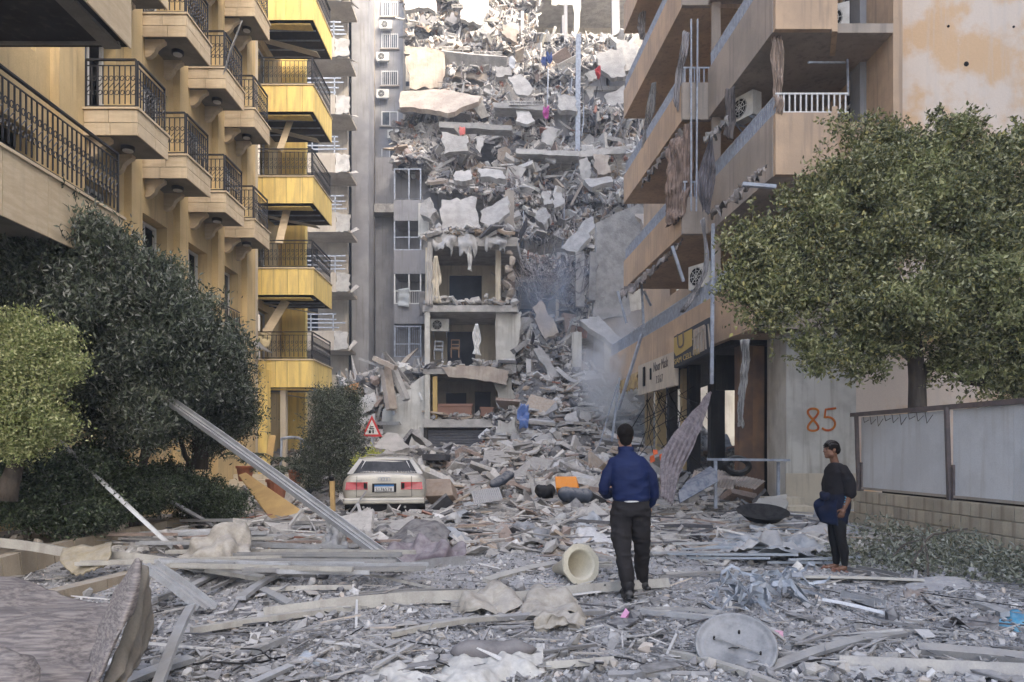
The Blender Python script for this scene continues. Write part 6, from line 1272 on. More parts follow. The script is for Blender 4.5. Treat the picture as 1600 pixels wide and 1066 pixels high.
t_ = MB(); rings(t_, [(.95, wx+.025, wy, .135, .17), (1.0, wx+.02, wy, .14, .178), (1.1, wx+.015, wy, .138, .182), (1.2, wx+.015, wy, .132, .19), (1.27, wx+.015, wy, .12, .185), (1.32, wx+.01, wy, .09, .13), (1.35, wx+.005, wy, .062, .07)])
limb(t_, [(wx+.035, wy-.15, 1.265), (wx+.085, wy-.195, 1.13), (wx+.10, wy-.205, .99)], [.066, .068, .067], 16, 12); limb(t_, [(wx+.02, wy+.15, 1.265), (wx-.005, wy+.2, 1.13), (wx-.02, wy+.2, 1.02)], [.064, .066, .065], 16, 12)
fuse(t_, 'tshirt', M_tee, WOM, .007, 4, wr=.010, wsc=(7, 7, 9))
M_navy = mat('navy_jacket', (.003, .005, .017), (.004, .008, .026), nscale=4, rough=.8, bump=.1)
t_ = MB(); rings(t_, [(.60, wx+.03, wy, .095, .14), (.7, wx+.035, wy, .11, .16), (.82, wx+.04, wy, .13, .175), (.93, wx+.03, wy, .145, .178), (.985, wx+.025, wy, .135, .172)])
limb(t_, [(wx-.10, wy-.06, .95), (wx-.145, wy-.03, .93), (wx-.13, wy+.05, .95)], [.04, .05, .04], 12, 8)
fuse(t_, 'waist_jacket', M_navy, WOM, .008, 4, wr=.011, wsc=(7, 7, 9))
for (pts, lb) in (([[(wx-.12, wy+.02, .94), (wx-.02, wy-.15, .95)], [(wx-.20, wy+.02, .78), (wx-.05, wy-.17, .78)], [(wx-.17, wy+.0, .62), (wx-.04, wy-.16, .58)]], 0), ([[(wx-.13, wy+.06, .93), (wx-.10, wy-.02, .93)], [(wx-.235, wy+.07, .84), (wx-.15, wy-.02, .80)], [(wx-.17, wy+.05, .62), (wx-.10, wy-.04, .58)]], 0)):
    cloth('hanging_sleeve', mat('navy_lining', (.004, .012, .042), (.003, .006, .02), nscale=5), pts, WOM, nu=12, nv=14, amp=.012, nsc=5, th=.012, world=True)
mb = MB()
for k in range(2):
    for dz in (0, .03): mb.bar((wx+.03+.02*k, wy-.205, .945-dz-.03*k), (wx+.075, wy-.20, .91-dz), .008, .009, (0, 1, 0)); mb.bar((wx+.075, wy-.20, .91-dz), (wx+.02+.02*k, wy-.205, .875-dz), .008, .009, (0, 1, 0))
mb.build('chevron_print', mat('light_blue_print', (.12, .42, .6), bump=0), WOM)
t_ = MB()
limb(t_, [(wx+.02, wy-.07, .78), (wx+.03, wy-.078, .55), (wx+.04, wy-.08, .42), (wx+.075, wy-.08, .25), (wx+.083, wy-.08, .10)], [.085, .072, .058, .056, .038], 16, 24); limb(t_, [(wx+.02, wy+.07, .78), (wx+.015, wy+.078, .55), (wx+.012, wy+.08, .42), (wx+.045, wy+.08, .25), (wx+.05, wy+.08, .10)], [.085, .07, .058, .056, .038], 16, 24)
fuse(t_, 'leggings', M_black, WOM, .008, 4, wr=.003, wsc=(10, 10, 18))
for (x, y) in ((wx+.0, wy-.08), (wx-.05, wy+.08)):
    s_ = MB(); rings(s_, [(.0, x, y, .125, .045), (.008, x, y, .13, .048), (.018, x, y, .125, .045)]); o_ = fuse(s_, 'flip_flop', mat('brown_sandal', (.22, .10, .07), bump=.1, dust=.2), WOM, .006, 1)
    s_ = MB(); limb(s_, [(x-.08, y, .03), (x-.04, y-.04, .05), (x+.0, y-.045, .02)], [.007, .008, .006], 8, 8); limb(s_, [(x-.08, y, .03), (x-.04, y+.035, .055), (x+.0, y+.045, .02)], [.007, .008, .006], 8, 8); s_.build('strap', MATS['brown_sandal'], o_, smooth=True)
# ---------------- foreground debris: profiles, sheets and cloth
def profile(lb, p, q, w_=.12, h=.05, m=None, ribs=3, group=None, nm='metal_profile', z0=None, z1=None):
    def pt(a, z): return P(*a) if len(a) == 3 else G(a[0], a[1], z if z is not None else .04)
    a, b = pt(p, z0), pt(q, z1); d = (b-a)/np.linalg.norm(b-a); sd = np.cross(d, (0, 0, 1.)); sd /= np.linalg.norm(sd); u = np.cross(sd, d); roll = random.uniform(-.35, .35)
    sd, u = sd*math.cos(roll)+u*math.sin(roll), u*math.cos(roll)-sd*math.sin(roll); mb = MB(); c = (a+b)/2; L2 = np.linalg.norm(b-a)/2
    bend = np.array((0, 0, random.uniform(-.02, .05)))*min(1, L2); tw = random.uniform(-.02, .02)
    def sec(t): return c+d*L2*t+bend*(1-t*t)
    prof = [(-.5, 0), (-.5, 1), (-.42, 1), (-.42, .25), (-.12, .25), (-.12, .6), (-.04, .6), (-.04, .25), (.2, .25), (.2, .6), (.28, .6), (.28, .25), (.42, .25), (.42, 1), (.5, 1), (.5, 0)] if ribs > 1 else [(-.5, 0), (-.5, 1), (.5, 1), (.5, 0)]
    n = len(prof); ts = (-1, -.4, .2, 1); v = [sec(t)+sd*w_*x+u*h*(y-.5)+sd*tw*t for t in ts for x, y in prof]
    mb.add(v, [(i*n+k, i*n+(k+1) % n, (i+1)*n+(k+1) % n, (i+1)*n+k) for i in range(len(ts)-1) for k in range(n)]+[tuple(range(n))[::-1], tuple((len(ts)-1)*n+k for k in range(n))])
    return tag(mb.build(nm, m or M_alu), lb, 'metal strip', group)
M_cream_p = mat('cream_painted_profile', (.42, .405, .36), (.33, .315, .28), rough=.5, nscale=4, dust=.5, bump=.1, streak=.3)
BARS = [
 ('long ribbed aluminium beam leaning from the trees down to the middle of the road', (240,610,11.6),(628,888), .17,.07, M_alu), ('shorter aluminium beam leaning from the variegated tree to the kerb', (86,682,10.6),(277,862), .12,.05, M_alu),
 ('ribbed profile leaning on the middle hedge bush', (215,750,12.2),(332,822,13.5), .14,.05, M_alu), ('pale box beam lying on the planter kerb at the left edge', (-20,846,8.9),(108,864,8.9), .07,.11, M_cream_p), ('pale box beam running from the torn foam towards the tarp', (172,868,9.0),(322,890,8.9), .07,.1, M_cream_p),
 ('broad grooved profile propped beside the striped textile', (228,880,7.2),(326,950), .26,.06, M_alu), ('long cream beam lying across the road in the foreground', (300,985),(560,948), .10,.05, M_cream_p), ('thick cream box beam continuing towards the beige cloth', (412,960),(768,930), .11,.12, M_cream_p),
 ('cream box beam lying behind the left boot of the man', (800,934),(1040,912), .11,.10, M_cream_p), ('white painted frame leg standing beside the striped textile', (296,948,5.6),(248,1075,4.3), .07,.03, M_alu), ('white flat bar at the bottom left corner', (180,1072),(300,1030), .08,.04, M_alu),
 ('dark edged profile lying under the beige cloth', (570,982),(945,956), .05,.04, M_alud), ('pale profile beneath the dark edged one', (610,992),(810,962), .06,.04, M_cream_p), ('stubby channel end in the left foreground', (402,1018),(440,1000), .08,.05, M_alu), ('white pipe lying below the criss crossed strips', (418,922),(550,918), .06,.05, M_cream_p),
 ('long crooked pale strip right of the big beam foot', (533,890),(692,923), .05,.03, M_cream_p), ('thick box section at the foot of the big leaning beam', (630,890),(722,876), .16,.12, M_alu), ('strip crossing up towards the broken frame', (378,935),(436,897), .10,.04, M_alu), ('narrow strip sloping down beside the road centre', (412,920),(450,945), .07,.04, M_alu),
 ('bright narrow strip crossing the pile left of the beam', (290,920),(400,878), .06,.04, M_alu), ('second narrow strip beside the bright one', (325,922),(430,880), .05,.03, M_alud), ('cream plank over the criss crossed strips', (322,890,8.3),(412,903,8.2), .09,.05, M_cream_p), ('small box section right of the textile', (240,938),(290,920), .06,.05, M_alud),
 ('ribbed sheet edge lying in the road centre', (560,930),(735,925), .12,.03, M_alud), ('thin grey tube in the road centre', (535,938),(640,938), .04,.03, M_alu), ('short pale profile end left of the long dark edged one', (556,960),(590,985), .10,.03, M_alu), ('narrow pale strip in the lower left foreground', (385,1075),(450,1040), .05,.03, M_alu),
 ('long grey strip between the man and the satellite dish', (1000,956),(1205,972), .05,.04, M_alu), ('thin dark strip beside the long grey one', (1000,951),(1130,957), .03,.03, M_alud), ('pale strip running from beneath the dish rim', (1040,1018),(1240,1080), .06,.04, M_cream_p), ('pale box section left of the dish', (852,1040),(956,1032), .07,.05, M_cream_p),
 ('dark bar lying at the bottom beneath the pale box section', (950,1052),(1110,1058), .05,.03, M_alud), ('long pale bar pointing from the dish towards the wall', (1198,1046),(1412,988), .08,.03, M_alu), ('broad grey box section across the lower right', (1308,1034),(1620,1048), .12,.09, M_alud), ('grey box section behind the broad one', (1435,1018),(1620,1032), .10,.08, M_alud),
 ('small pale offcut beside the grey box sections', (1418,1000),(1428,1016), .14,.03, M_alu), ('bright white strip in front of the crumpled metal', (1290,938),(1382,958), .06,.03, mat('white_strip', (.75, .76, .77), bump=0, dust=.1)), ('short grey channel right of the crumpled metal', (1320,928),(1378,944), .14,.07, M_alu), ('short strip left of the pink bottle', (1232,1012),(1268,990), .05,.03, M_alu),
 ('grey sheet strip behind the sandals of the woman', (1330,888),(1400,902), .16,.06, M_alud), ('long flat strip under the sandals of the woman', (1250,903),(1440,908), .18,.03, M_cream_p), ('dark edged pair of rods right of the man', (1040,896),(1190,890), .06,.03, M_alud), ('second rod right of the man', (1030,902),(1150,893), .03,.03, M_alud),
 ('thin white rod standing behind the cream box beam', (556,938,6.9),(558,980), .02,.02, M_frame), ('thin rod propped on the bumper of the car', (530,825,15.2),(572,768,16.0), .03,.03, M_alu), ('short pale rod standing before the car', (558,788,14.6),(571,828), .06,.02, M_alu), ('cream strip left of the traffic cone', (760,908),(870,880), .10,.05, M_cream_p),
 ('cream strip between the cone and the man', (935,885),(960,883), .14,.05, M_cream_p), ('pale strip behind the man on the right', (1085,872),(1120,880), .06,.03, M_frame), ('thin strip left of the blue cloth', (1532,945),(1570,960), .08,.05, M_alu), ('dark rod in front of the wall at the right', (1370,968),(1450,985), .02,.02, M_alud),
 ('splintered strip crossing behind the white sheet', (848,830),(892,860), .05,.03, M_alud), ('long pale strip left of the parked car', (210,770+30),(520,838), .10,.04, M_alu), ('strip crossing in front of the ochre post', (395,872),(510,822), .12,.03, M_alu), ('another strip crossing in front of the ochre post', (425,880),(520,832), .10,.02, M_cream_p)]
for t in BARS: profile(*t[:3], w_=t[3], h=t[4], m=t[5], ribs=3 if t[3] > .1 else 1)
rg = np.random.default_rng(77)
for i in range(46):                          # the pile left of the car
    x = rg.uniform(270, 560); y = rg.uniform(812, 895) ; L = rg.uniform(90, 260)*(y-690)/150; a = rg.normal(.03, .10)
    z = rg.uniform(.03, .22); p = G(x-L/2, y, z); q = G(x+L/2, y+a*L*.25, z+rg.uniform(-.02, .06))
    profile('one of the dusty aluminium strips piled up left of the car', p, q, rg.uniform(.05, .12), rg.uniform(.02, .05), [M_alu, M_alu, M_alud, M_cream_p][i % 4], 3 if i % 2 else 1, 'aluminium strips piled left of the car') if False else None
    d = (q-p); mb = MB(); w_ = rg.uniform(.05, .13); mb.bar(p, q, w_, .015); mb.bar(p+np.array((0, w_/2, .02)), q+np.array((0, w_/2, .02)), .01, .04); mb.bar(p-np.array((0, w_/2, -.02)), q-np.array((0, w_/2, -.02)), .01, .04)
    tag(mb.build('metal_profile', [M_alu, M_alu, M_alud, M_cream_p][i % 4]), 'one of the %s strips piled up left of the car' % ['dusty bright aluminium', 'dusty bright aluminium', 'dark grey metal', 'cream painted'][i % 4], 'metal strip', 'aluminium strips piled left of the car')
for i in range(60):                          # strips right of the man
    x = rg.uniform(1040, 1330); y = rg.uniform(790, 880); L = rg.uniform(50, 170)*(y-690)/130; z = rg.uniform(.02, .16); p = G(x-L/2, y, z); q = G(x+L/2, y+rg.normal(0, .08)*L*.3, z+rg.uniform(-.02, .05))
    mb = MB(); mb.bar(p, q, rg.uniform(.03, .08), rg.uniform(.015, .035)); tag(mb.build('metal_profile', mat('blue_grey_strip', (.30, .34, .38), (.38, .41, .44), nscale=4, rough=.45, objr=.2, dust=.4, metal=.2, bump=0) if i % 3 else M_alu), 'one of the blue grey metal strips strewn between the man and the woman', 'metal strip', 'metal strips between the man and the woman')
# curled metal ribbons at the centre right
for i in range(38):
    c = G(rg.uniform(1125, 1270), rg.uniform(895, 945), .08); a = rg.uniform(0, 6.28); L = rg.uniform(.25, .7); w_ = rg.uniform(.03, .08); n = 7; V = []
    k1, k2 = rg.uniform(-2, 2), rg.uniform(.0, .09)
    for t in np.linspace(-.5, .5, n):
        p = c+np.array((math.cos(a+k1*t)*L*t, math.sin(a+k1*t)*L*t*.8, k2*(1-4*t*t)+.06*math.sin(5*t+i))); p = p+rg.normal(0, .022, 3); p[2] = max(p[2], .02); tl = 1.2*math.sin(5*t+i)+rg.normal(0, .4); V += [p, p+np.array((math.sin(a)*w_*math.cos(tl), -math.cos(a)*w_*math.cos(tl), w_*math.sin(tl)))]
    o = big('metal_ribbon', np.array(V), [(2*k, 2*k+1, 2*k+3, 2*k+2) for k in range(n-1)], mat('crumpled_grey_metal', (.22, .25, .29), (.34, .37, .40), rough=.6, nscale=5, objr=.35, dust=.3, metal=.1, bump=0), smooth=False)
    md = o.modifiers.new('t', 'SOLIDIFY'); md.thickness = .004; tag(o, 'one of the curled metal ribbons tangled in front of the woman', 'metal strip', 'curled metal ribbons in front of the woman')
# textiles and sheets
M_weave = mat('brushed_mauve_textile', (.27, .24, .215), (.13, .115, .11), nscale=26, stretch=(.12, .8, 3.5), lo=.35, hi=.65, fine=.15, fscale=60, bump=.5, bscale=18, bdist=.012, rough=.9)
cloth('striped_textile', M_weave, [[(-60,890,5.2),(30,905,5.1),(95,925,4.9),(150,945,4.7),(172,948,4.6)],[(-60,935,4.6),(30,950,4.5),(95,968,4.4),(140,985,4.25),(160,988,4.2)],[(-60,990,4.0),(30,1010,4.0),(95,1030,3.9),(128,1040,3.85),(145,1042,3.8)],[(-60,1110,3.5),(30,1120,3.5),(80,1120,3.5),(110,1120,3.45),(125,1120,3.45)]], nu=80, nv=64, amp=.03, nsc=2, th=.012, label='huge brushed mauve striped textile sheet in the bottom left corner', catg='textile')
cloth('striped_textile', M_weave, [[(172,948,4.6),(196,905,4.45),(214,875,4.35),(219,880,4.3)],[(150,1000,4.2),(178,965,4.1),(206,925,4.1),(216,920,4.15)],[(125,1110,3.5),(150,1060,3.6),(190,985,3.9),(206,960,4.05)]], nu=30, nv=36, amp=.012, nsc=3, th=.02, label='upright pointed fold of striped textile at the lower left', catg='textile')
cloth('textile_lining', mat('olive_lining', (.30, .27, .22), (.24, .21, .17), nscale=3, bump=.2), [[(214,876,4.36),(224,900,4.5),(230,930,4.7)],[(205,945,4.15),(222,960,4.4),(232,975,4.7)],[(180,1030,3.9),(205,1035,4.2),(225,1010,4.6)],[(135,1110,3.5),(170,1090,3.7),(195,1055,4.3)]], nu=24, nv=30, fold=.02, foldf=3.5, amp=.02, label='olive brown lining hanging inside the pointed textile fold', catg='textile')
cloth('striped_textile', M_weave, [[(-60,1000,3.6),(20,1015,3.6),(60,1050,3.5)],[(-60,1120,3.0),(20,1130,3.0),(60,1130,3.0)]], nu=38, nv=32, amp=.03, label='dark lower fold of the striped textile at the corner', catg='textile')
def sheet(nm, lb, ct, c1, c2, g_, **k): return cloth(nm, mat(nm+'_%d_%d' % g_[0][0][:2], c1, c2, nscale=5, fine=.2, fscale=25, bump=.35, bscale=25, dust=.3), g_, label=lb, catg=ct, **k)
B1, B2 = (.37, .34, .285), (.28, .255, .215)
sheet('beige_tarp', 'folded beige tarpaulin right of the torn foam on the left', 'tarpaulin', B1, B2, [[(295,872,9.4),(320,845,9.6),(352,820,9.8),(392,838,9.6)],[(282,882,9.2),(330,868,9.0),(362,845,9.3),(392,858,9.3)],[(290,890,9.0),(328,885,8.9),(358,872,8.8),(388,876,9.0)]], nu=44, nv=35, amp=.09, nsc=2.6, fold=.03, foldf=3)
sheet('beige_tarp', 'crumpled beige cloth heap in the centre foreground', 'cloth', B1, B2, [[(828,925,7.6),(845,918,7.6),(862,916,7.6),(885,924,7.5)],[(812,958,6.8),(842,938,6.9),(880,940,6.9),(915,950,6.9)],[(808,975,6.5),(838,962,6.4),(885,968,6.4),(945,975,6.6)]], nu=54, nv=41, amp=.05, nsc=3, fold=.03, foldf=2.5)
sheet('beige_tarp', 'lower rolled part of the crumpled beige cloth', 'cloth', B1, B2, [[(835,955,6.5),(865,948,6.5),(900,958,6.5)],[(832,975,6.15),(870,968,6.1),(915,976,6.2)],[(838,984,6.2),(875,984,6.2),(910,982,6.3)]], nu=41, nv=28, amp=.07, nsc=4)
sheet('beige_tarp', 'small beige cloth fold left of the crumpled heap', 'cloth', B1, B2, [[(705,935,7.4),(740,918,7.4),(775,916,7.4),(800,932,7.3)],[(698,952,7.0),(735,945,6.9),(770,935,7.0),(815,945,7.0)],[(705,958,6.9),(740,955,6.8),(780,950,6.8),(820,948,6.9)]], nu=44, nv=28, amp=.06, nsc=3.2)
sheet('grey_blanket', 'dark grey sheet arching behind the purple grey bundle', 'blanket', (.13, .12, .12), (.09, .085, .085), [[(605,842,11.5),(640,815,11.6),(670,812,11.6),(705,830,11.4)],[(596,866,10.8),(635,842,10.9),(665,835,11),(700,840,11)],[(600,872,10.4),(640,862,10.4),(670,850,10.6),(705,848,10.8)]], nu=38, nv=28, amp=.03)
sheet('purple_blanket', 'mauve grey blanket bundle in the middle of the road', 'blanket', (.20, .17, .19), (.15, .125, .14), [[(608,862,10.4),(640,842,10.5),(690,840,10.5),(728,852,10.4)],[(600,872,10),(640,866,9.9),(690,862,9.9),(728,866,10)],[(604,880,9.9),(640,884,9.75),(690,878,9.8),(720,872,9.9)]], nu=54, nv=32, amp=.09, nsc=3, fold=.02, foldf=4)
sheet('white_sheet', 'pale blue white plastic sheet curling up at the bottom', 'plastic sheet', (.50, .55, .60), (.42, .47, .52), [[(460,1008,5.9),(472,1003,5.9),(500,1020,5.8),(560,1022,5.8),(612,1026,5.7)],[(458,1030,5.4),(480,1034,5.3),(520,1040,5.3),(560,1042,5.3),(612,1046,5.3)],[(462,1042,5.3),(490,1044,5.3),(520,1046,5.3),(560,1050,5.2),(610,1056,5.1)]], nu=40, nv=18, amp=.02, th=.006)
sheet('white_sheet', 'long cream plastic sheet along the bottom edge', 'plastic sheet', (.54, .53, .48), (.46, .45, .42), [[(520,1054,5.2),(620,1038,5.3),(700,1025,5.4),(780,1018,5.4),(848,1010,5.4)],[(470,1062,5.0),(600,1056,4.95),(700,1048,4.9),(780,1040,5.0),(850,1036,5.1)],[(500,1085,4.6),(600,1085,4.6),(700,1080,4.6),(780,1075,4.7),(850,1056,5.0)]], nu=112, nv=41, amp=.035, nsc=4, fold=.018, foldf=3)
sheet('white_sheet', 'crumpled white sheet on the road between the cone and the rubble', 'plastic sheet', (.58, .58, .57), (.5, .5, .5), [[(888,842,12),(920,828,12.2),(958,832,12)],[(882,855,11.3),(915,845,11.3),(962,850,11.3)],[(890,862,10.9),(920,862,10.9),(958,858,11)]], nu=35, nv=22, amp=.06)
sheet('torn_foam', 'torn olive brown foam sheet on the planter kerb', 'foam', (.34, .29, .19), (.28, .24, .16), [[(98,855,8.9),(125,852,8.9),(150,852,8.9),(174,845,8.9)],[(92,872,8.6),(125,870,8.6),(150,870,8.6),(172,865,8.6)],[(100,888,8.5),(120,900,8.4),(142,892,8.4),(165,885,8.5)]], nu=20, nv=16, amp=.02, rag=.05, th=.02)
sheet('plastic_film', 'crumpled grey plastic film hanging on the big leaning beam', 'plastic film', (.30, .30, .30), (.42, .42, .41), [[(505,802,10.6),(515,798,10.6),(528,812,10.4)],[(500,845,10.3),(520,838,10.2),(545,850,10.2)],[(488,885,9.8),(515,880,9.7),(540,888,9.7)]], nu=28, nv=35, amp=.09, nsc=4, fold=.03, foldf=3)
sheet('blue_cloth', 'bright blue cloth at the right edge of the ground', 'cloth', (.04, .30, .46), (.03, .2, .34), [[(1538,968,6.7),(1570,962,6.7),(1610,958,6.7)],[(1536,976,6.4),(1575,974,6.4),(1612,972,6.4)],[(1550,982,6.3),(1580,984,6.2),(1612,980,6.2)]], nu=32, nv=19, amp=.05, nsc=5)
sheet('dark_cloth', 'dark dusty cloth under the blue cloth', 'cloth', (.12, .11, .11), (.2, .19, .18), [[(1482,980,6.6),(1520,968,6.6),(1560,975,6.5)],[(1478,988,6.3),(1520,986,6.2),(1560,992,6.1)]], nu=28, nv=16, amp=.06, nsc=5)
sheet('grey_blanket', 'dark grey leathery scrap behind the long cream beam', 'scrap', (.17, .165, .17), (.12, .12, .125), [[(325,955,7.3),(350,945,7.3),(385,948,7.2),(410,958,7.1)],[(318,968,6.8),(350,960,6.8),(385,962,6.8),(412,972,6.8)],[(335,978,6.6),(360,982,6.5),(390,982,6.5),(405,978,6.6)]], nu=32, nv=22, amp=.03)
sheet('torn_cushion', 'blue cloth crumpled on the rubble heap', 'cloth', (.10, .18, .42), (.08, .13, .3), [[(815,628,30),(824,630,30)],[(808,645,29.6),(826,648,29.6)],[(812,668,29.2),(824,672,29.2)]], nu=19, nv=22, amp=.2, nsc=2)
sheet('white_sheet', 'large white membrane lying over the foot of the rubble heap', 'sheet', (.60, .60, .59), (.36, .34, .31), [[(872,722,26),(910,710,26.5),(950,706,26)],[(855,735,24.5),(910,728,24.5),(960,725,24.5)],[(838,752,22.5),(905,758,22.3),(960,752,22.5)]], nu=48, nv=35, amp=.22, nsc=1.2)
sheet('striped_cloth', 'striped pinkish cloth snagged on debris left of the sign', 'cloth', (.5, .42, .38), (.25, .17, .16), [[(530,688,21),(548,676,21),(560,662,21)],[(532,698,20.8),(550,690,20.8),(568,684,20.8)]], nu=14, nv=10, amp=.1, fold=.03, foldf=4)
for (lb, px, py, c) in (('small pink rag on the ground between the man and the beige cloth', 977, 968, (.6, .28, .45)), ('pink plastic bottle scrap right of the dish', 1213, 996, (.6, .33, .42))):
    q = G(px, py); V, f = scatter([q+np.array((0, 0, .03))], [.05], 'shard', np.random.default_rng(px), (1, .5, .3)); tag(big('plastic_scrap', V, f, mat('pink_%d' % px, c, bump=0, dust=.2)), lb, 'scrap')
# grey bolster
def pillow(lb, a, b, r, m, nm='bolster', ct='cushion'):
    a, b = np.array(a), np.array(b); mb = MB(); t = np.linspace(0, 1, 17); mb.tube([a+(b-a)*k+np.array((0, 0, .012*math.sin(9*k))) for k in t], [r*max(.12, min(1, 5.5*k, 5.5*(1-k))**.5)*(1+.05*math.sin(17*k)) for k in t], 20)
    V = np.array(mb.v); V[:, 2] = (V[:, 2]-a[2])*.75+a[2]; V += .014*np.stack([fbm(V, 7, 2)]*3, -1); mb.v = [tuple(v) for v in V]; return tag(mb.build(nm, m, smooth=True), lb, ct)
pillow('dark grey stuffed bolster lying in the foreground', G(705, 1018, .07), G(838, 1016, .07), .095, mat('grey_bolster', (.16, .15, .15), (.12, .115, .115), nscale=6, dust=.2, bump=.4, bscale=30))
pillow('black rolled cylinder under the orange box', P(836, 768, 17.5), P(868, 768, 17.5), .22, M_black, 'roll', 'roll'); pillow('dark barrel lying open beside the orange box', P(872, 772, 17), P(925, 778, 17.4), .24, mat('blue_black_plastic', (.05, .06, .08), dust=.4), 'barrel', 'barrel')
pillow('thin dark roll left of the orange box', P(768, 760, 19), P(800, 733, 20), .16, MATS['blue_black_plastic'], 'roll', 'roll')
def crate(nm, lb, ct, pts, th, m):
    mb = MB(); slabpx(mb, pts, th, 0, 1); o = mb.build(nm, m); md = o.modifiers.new('b', 'BEVEL'); md.width = .015; return tag(o, lb, ct)
crate('plastic_box', 'bright orange plastic box at the foot of the heap', 'box', [(867,744,18.5),(900,744,18.3),(904,762,18),(868,762,18.2)], .3, mat('orange_plastic', (.66, .24, .03), bump=0, dust=.1))
crate('carton', 'tan wooden cabinet lying right of the parked car', 'cabinet', [(664,748,18.5),(703,748,18.3),(708,774,18),(664,776,18.2)], .5, mat('tan_board', (.30, .23, .17), (.24, .18, .14), nscale=4, dust=.3))
bx = crate('carton', 'magenta carton with white lettering in the strip pile', 'box', [(429,853,10.6),(450,851,10.6),(453,868,10.5),(432,872,10.5)], .2, mat('magenta_carton', (.36, .05, .16), dust=.2, bump=0))
mb = MB()
for k in range(2): c_ = P(437+8*k, 861, 10.56); mb.tube([c_+np.array((.03*math.cos(a_), -.01, .045*math.sin(a_))) for a_ in np.linspace(0, 6.28, 13)], .006, 4, False)
mb.build('carton_print', M_frame, bx)
crate('board', 'broad ochre board sloping down to the debris left of the ochre post', 'board', [(372,742,17.3),(384,738,17.3),(470,796,14.8),(462,806,14.4),(420,804,14.4)], .04, mat('ochre_board', (.50, .34, .14), (.42, .28, .12), nscale=3, bump=.2))
crate('board', 'upright ochre panel leaning by the potted palms', 'board', [(420,680,20),(431,680,20),(426,714,19.8),(415,712,19.8)], .04, MATS['ochre_board'])
mb = MB(); mb.bar(G(521, 816), P(519, 752, 15.6), .09, .09, (0, 1, 0)); tag(mb.build('wooden_post', MATS['ochre_board']), 'short ochre post standing left of the car', 'post')
mb = MB(); mb.box((-3.95, 15.2, .55), (-3.8, 15.3, .68)) if False else ball(mb, P(518, 748, 15.6), (.06, .06, .05), 10); tag(mb.build('post_cap', M_black), 'dark round cap on the short ochre post', 'cap')
mb = MB(); pp = [P(440, 690, 20), P(442, 685, 20), P(470, 686, 20), P(496, 715, 19)]; mb.tube([cat(pp, u) for u in np.linspace(0, 3, 14)], .04, 8); mb.bar(P(440, 690, 20), P(438, 745, 20), .05, .05); mb.bar(P(470, 688, 20), P(471, 720, 20), .04, .04); tag(mb.build('stair_handrail', M_greyiron), 'bent grey handrail beside the potted palms', 'handrail')
q = P(522, 700, 26); mb = MB(); mb.box((-12, 30, 0), (-7.2, 30.3, 4.6)); tag(mb.build('garden_wall', M_cream), 'cream wall behind the potted palms and dark bush', 'wall')
mb = MB()
for k in range(6): mb.box((-11, 19.8+.35*k, 0), (-5.9, 20.15+.35*k, .12+.14*k))
mb.build('entrance_steps', M_cream); tag(bpy.data.objects['entrance_steps'], 'stone entrance steps behind the potted palms', 'steps')
# traffic cone lying with its mouth to the camera
CN = thing('traffic_cone', 'dusty cream traffic cone lying with its hollow base towards the camera', 'traffic cone', G(905, 905))
ax = Vector((.42, -.88, .22)).normalized(); c0 = Vector(P(908, 882, 8.25)); s1 = ax.cross(Vector((0, 0, 1))).normalized(); s2 = s1.cross(ax)
def ring_(r, t, n=28): return [tuple(c0-ax*t+(s1*math.cos(2*math.pi*k/n)+s2*math.sin(2*math.pi*k/n))*r) for k in range(n)]
M_cone = mat('dusty_cone', (.58, .54, .42), (.50, .46, .36), nscale=4, dust=.2, bump=.1, rough=.5)
mb = MB(); sec = [(.035, .62), (.05, .60), (.16, .05), (.175, .02), (.19, .0), (.185, -.004), (.165, .0), (.15, .03), (.04, .58), (.025, .60)]; v = []
for r_, t_ in sec: v += ring_(r_, t_)
n = 28; mb.add(v, [(i*n+k, i*n+(k+1) % n, (i+1)*n+(k+1) % n, (i+1)*n+k) for i in range(len(sec)-1) for k in range(n)]); mb.build('cone_body', M_cone, CN, smooth=True)
mb = MB(); out, inn = [], []
for k in range(24):
    a_ = 2*math.pi*k/24; R8 = .245/max(abs(math.cos((a_+.2) % (math.pi/4)-math.pi/8)), .1)*math.cos(math.pi/8); out.append(c0+(s1*math.cos(a_)+s2*math.sin(a_))*R8); inn.append(c0+(s1*math.cos(a_)+s2*math.sin(a_))*.188)
v = [tuple(p+ax*.005) for p in out]+[tuple(p+ax*.005) for p in inn]+[tuple(p-ax*.03) for p in out]+[tuple(p-ax*.03) for p in inn]; m = 24
mb.add(v, [(k, (k+1) % m, m+(k+1) % m, m+k) for k in range(m)]+[(2*m+k, 3*m+k, 3*m+(k+1) % m, 2*m+(k+1) % m) for k in range(m)]+[(k, 2*m+k, 2*m+(k+1) % m, (k+1) % m) for k in range(m)]+[(m+k, m+(k+1) % m, 3*m+(k+1) % m, 3*m+k) for k in range(m)]); mb.build('base', M_cone, CN)
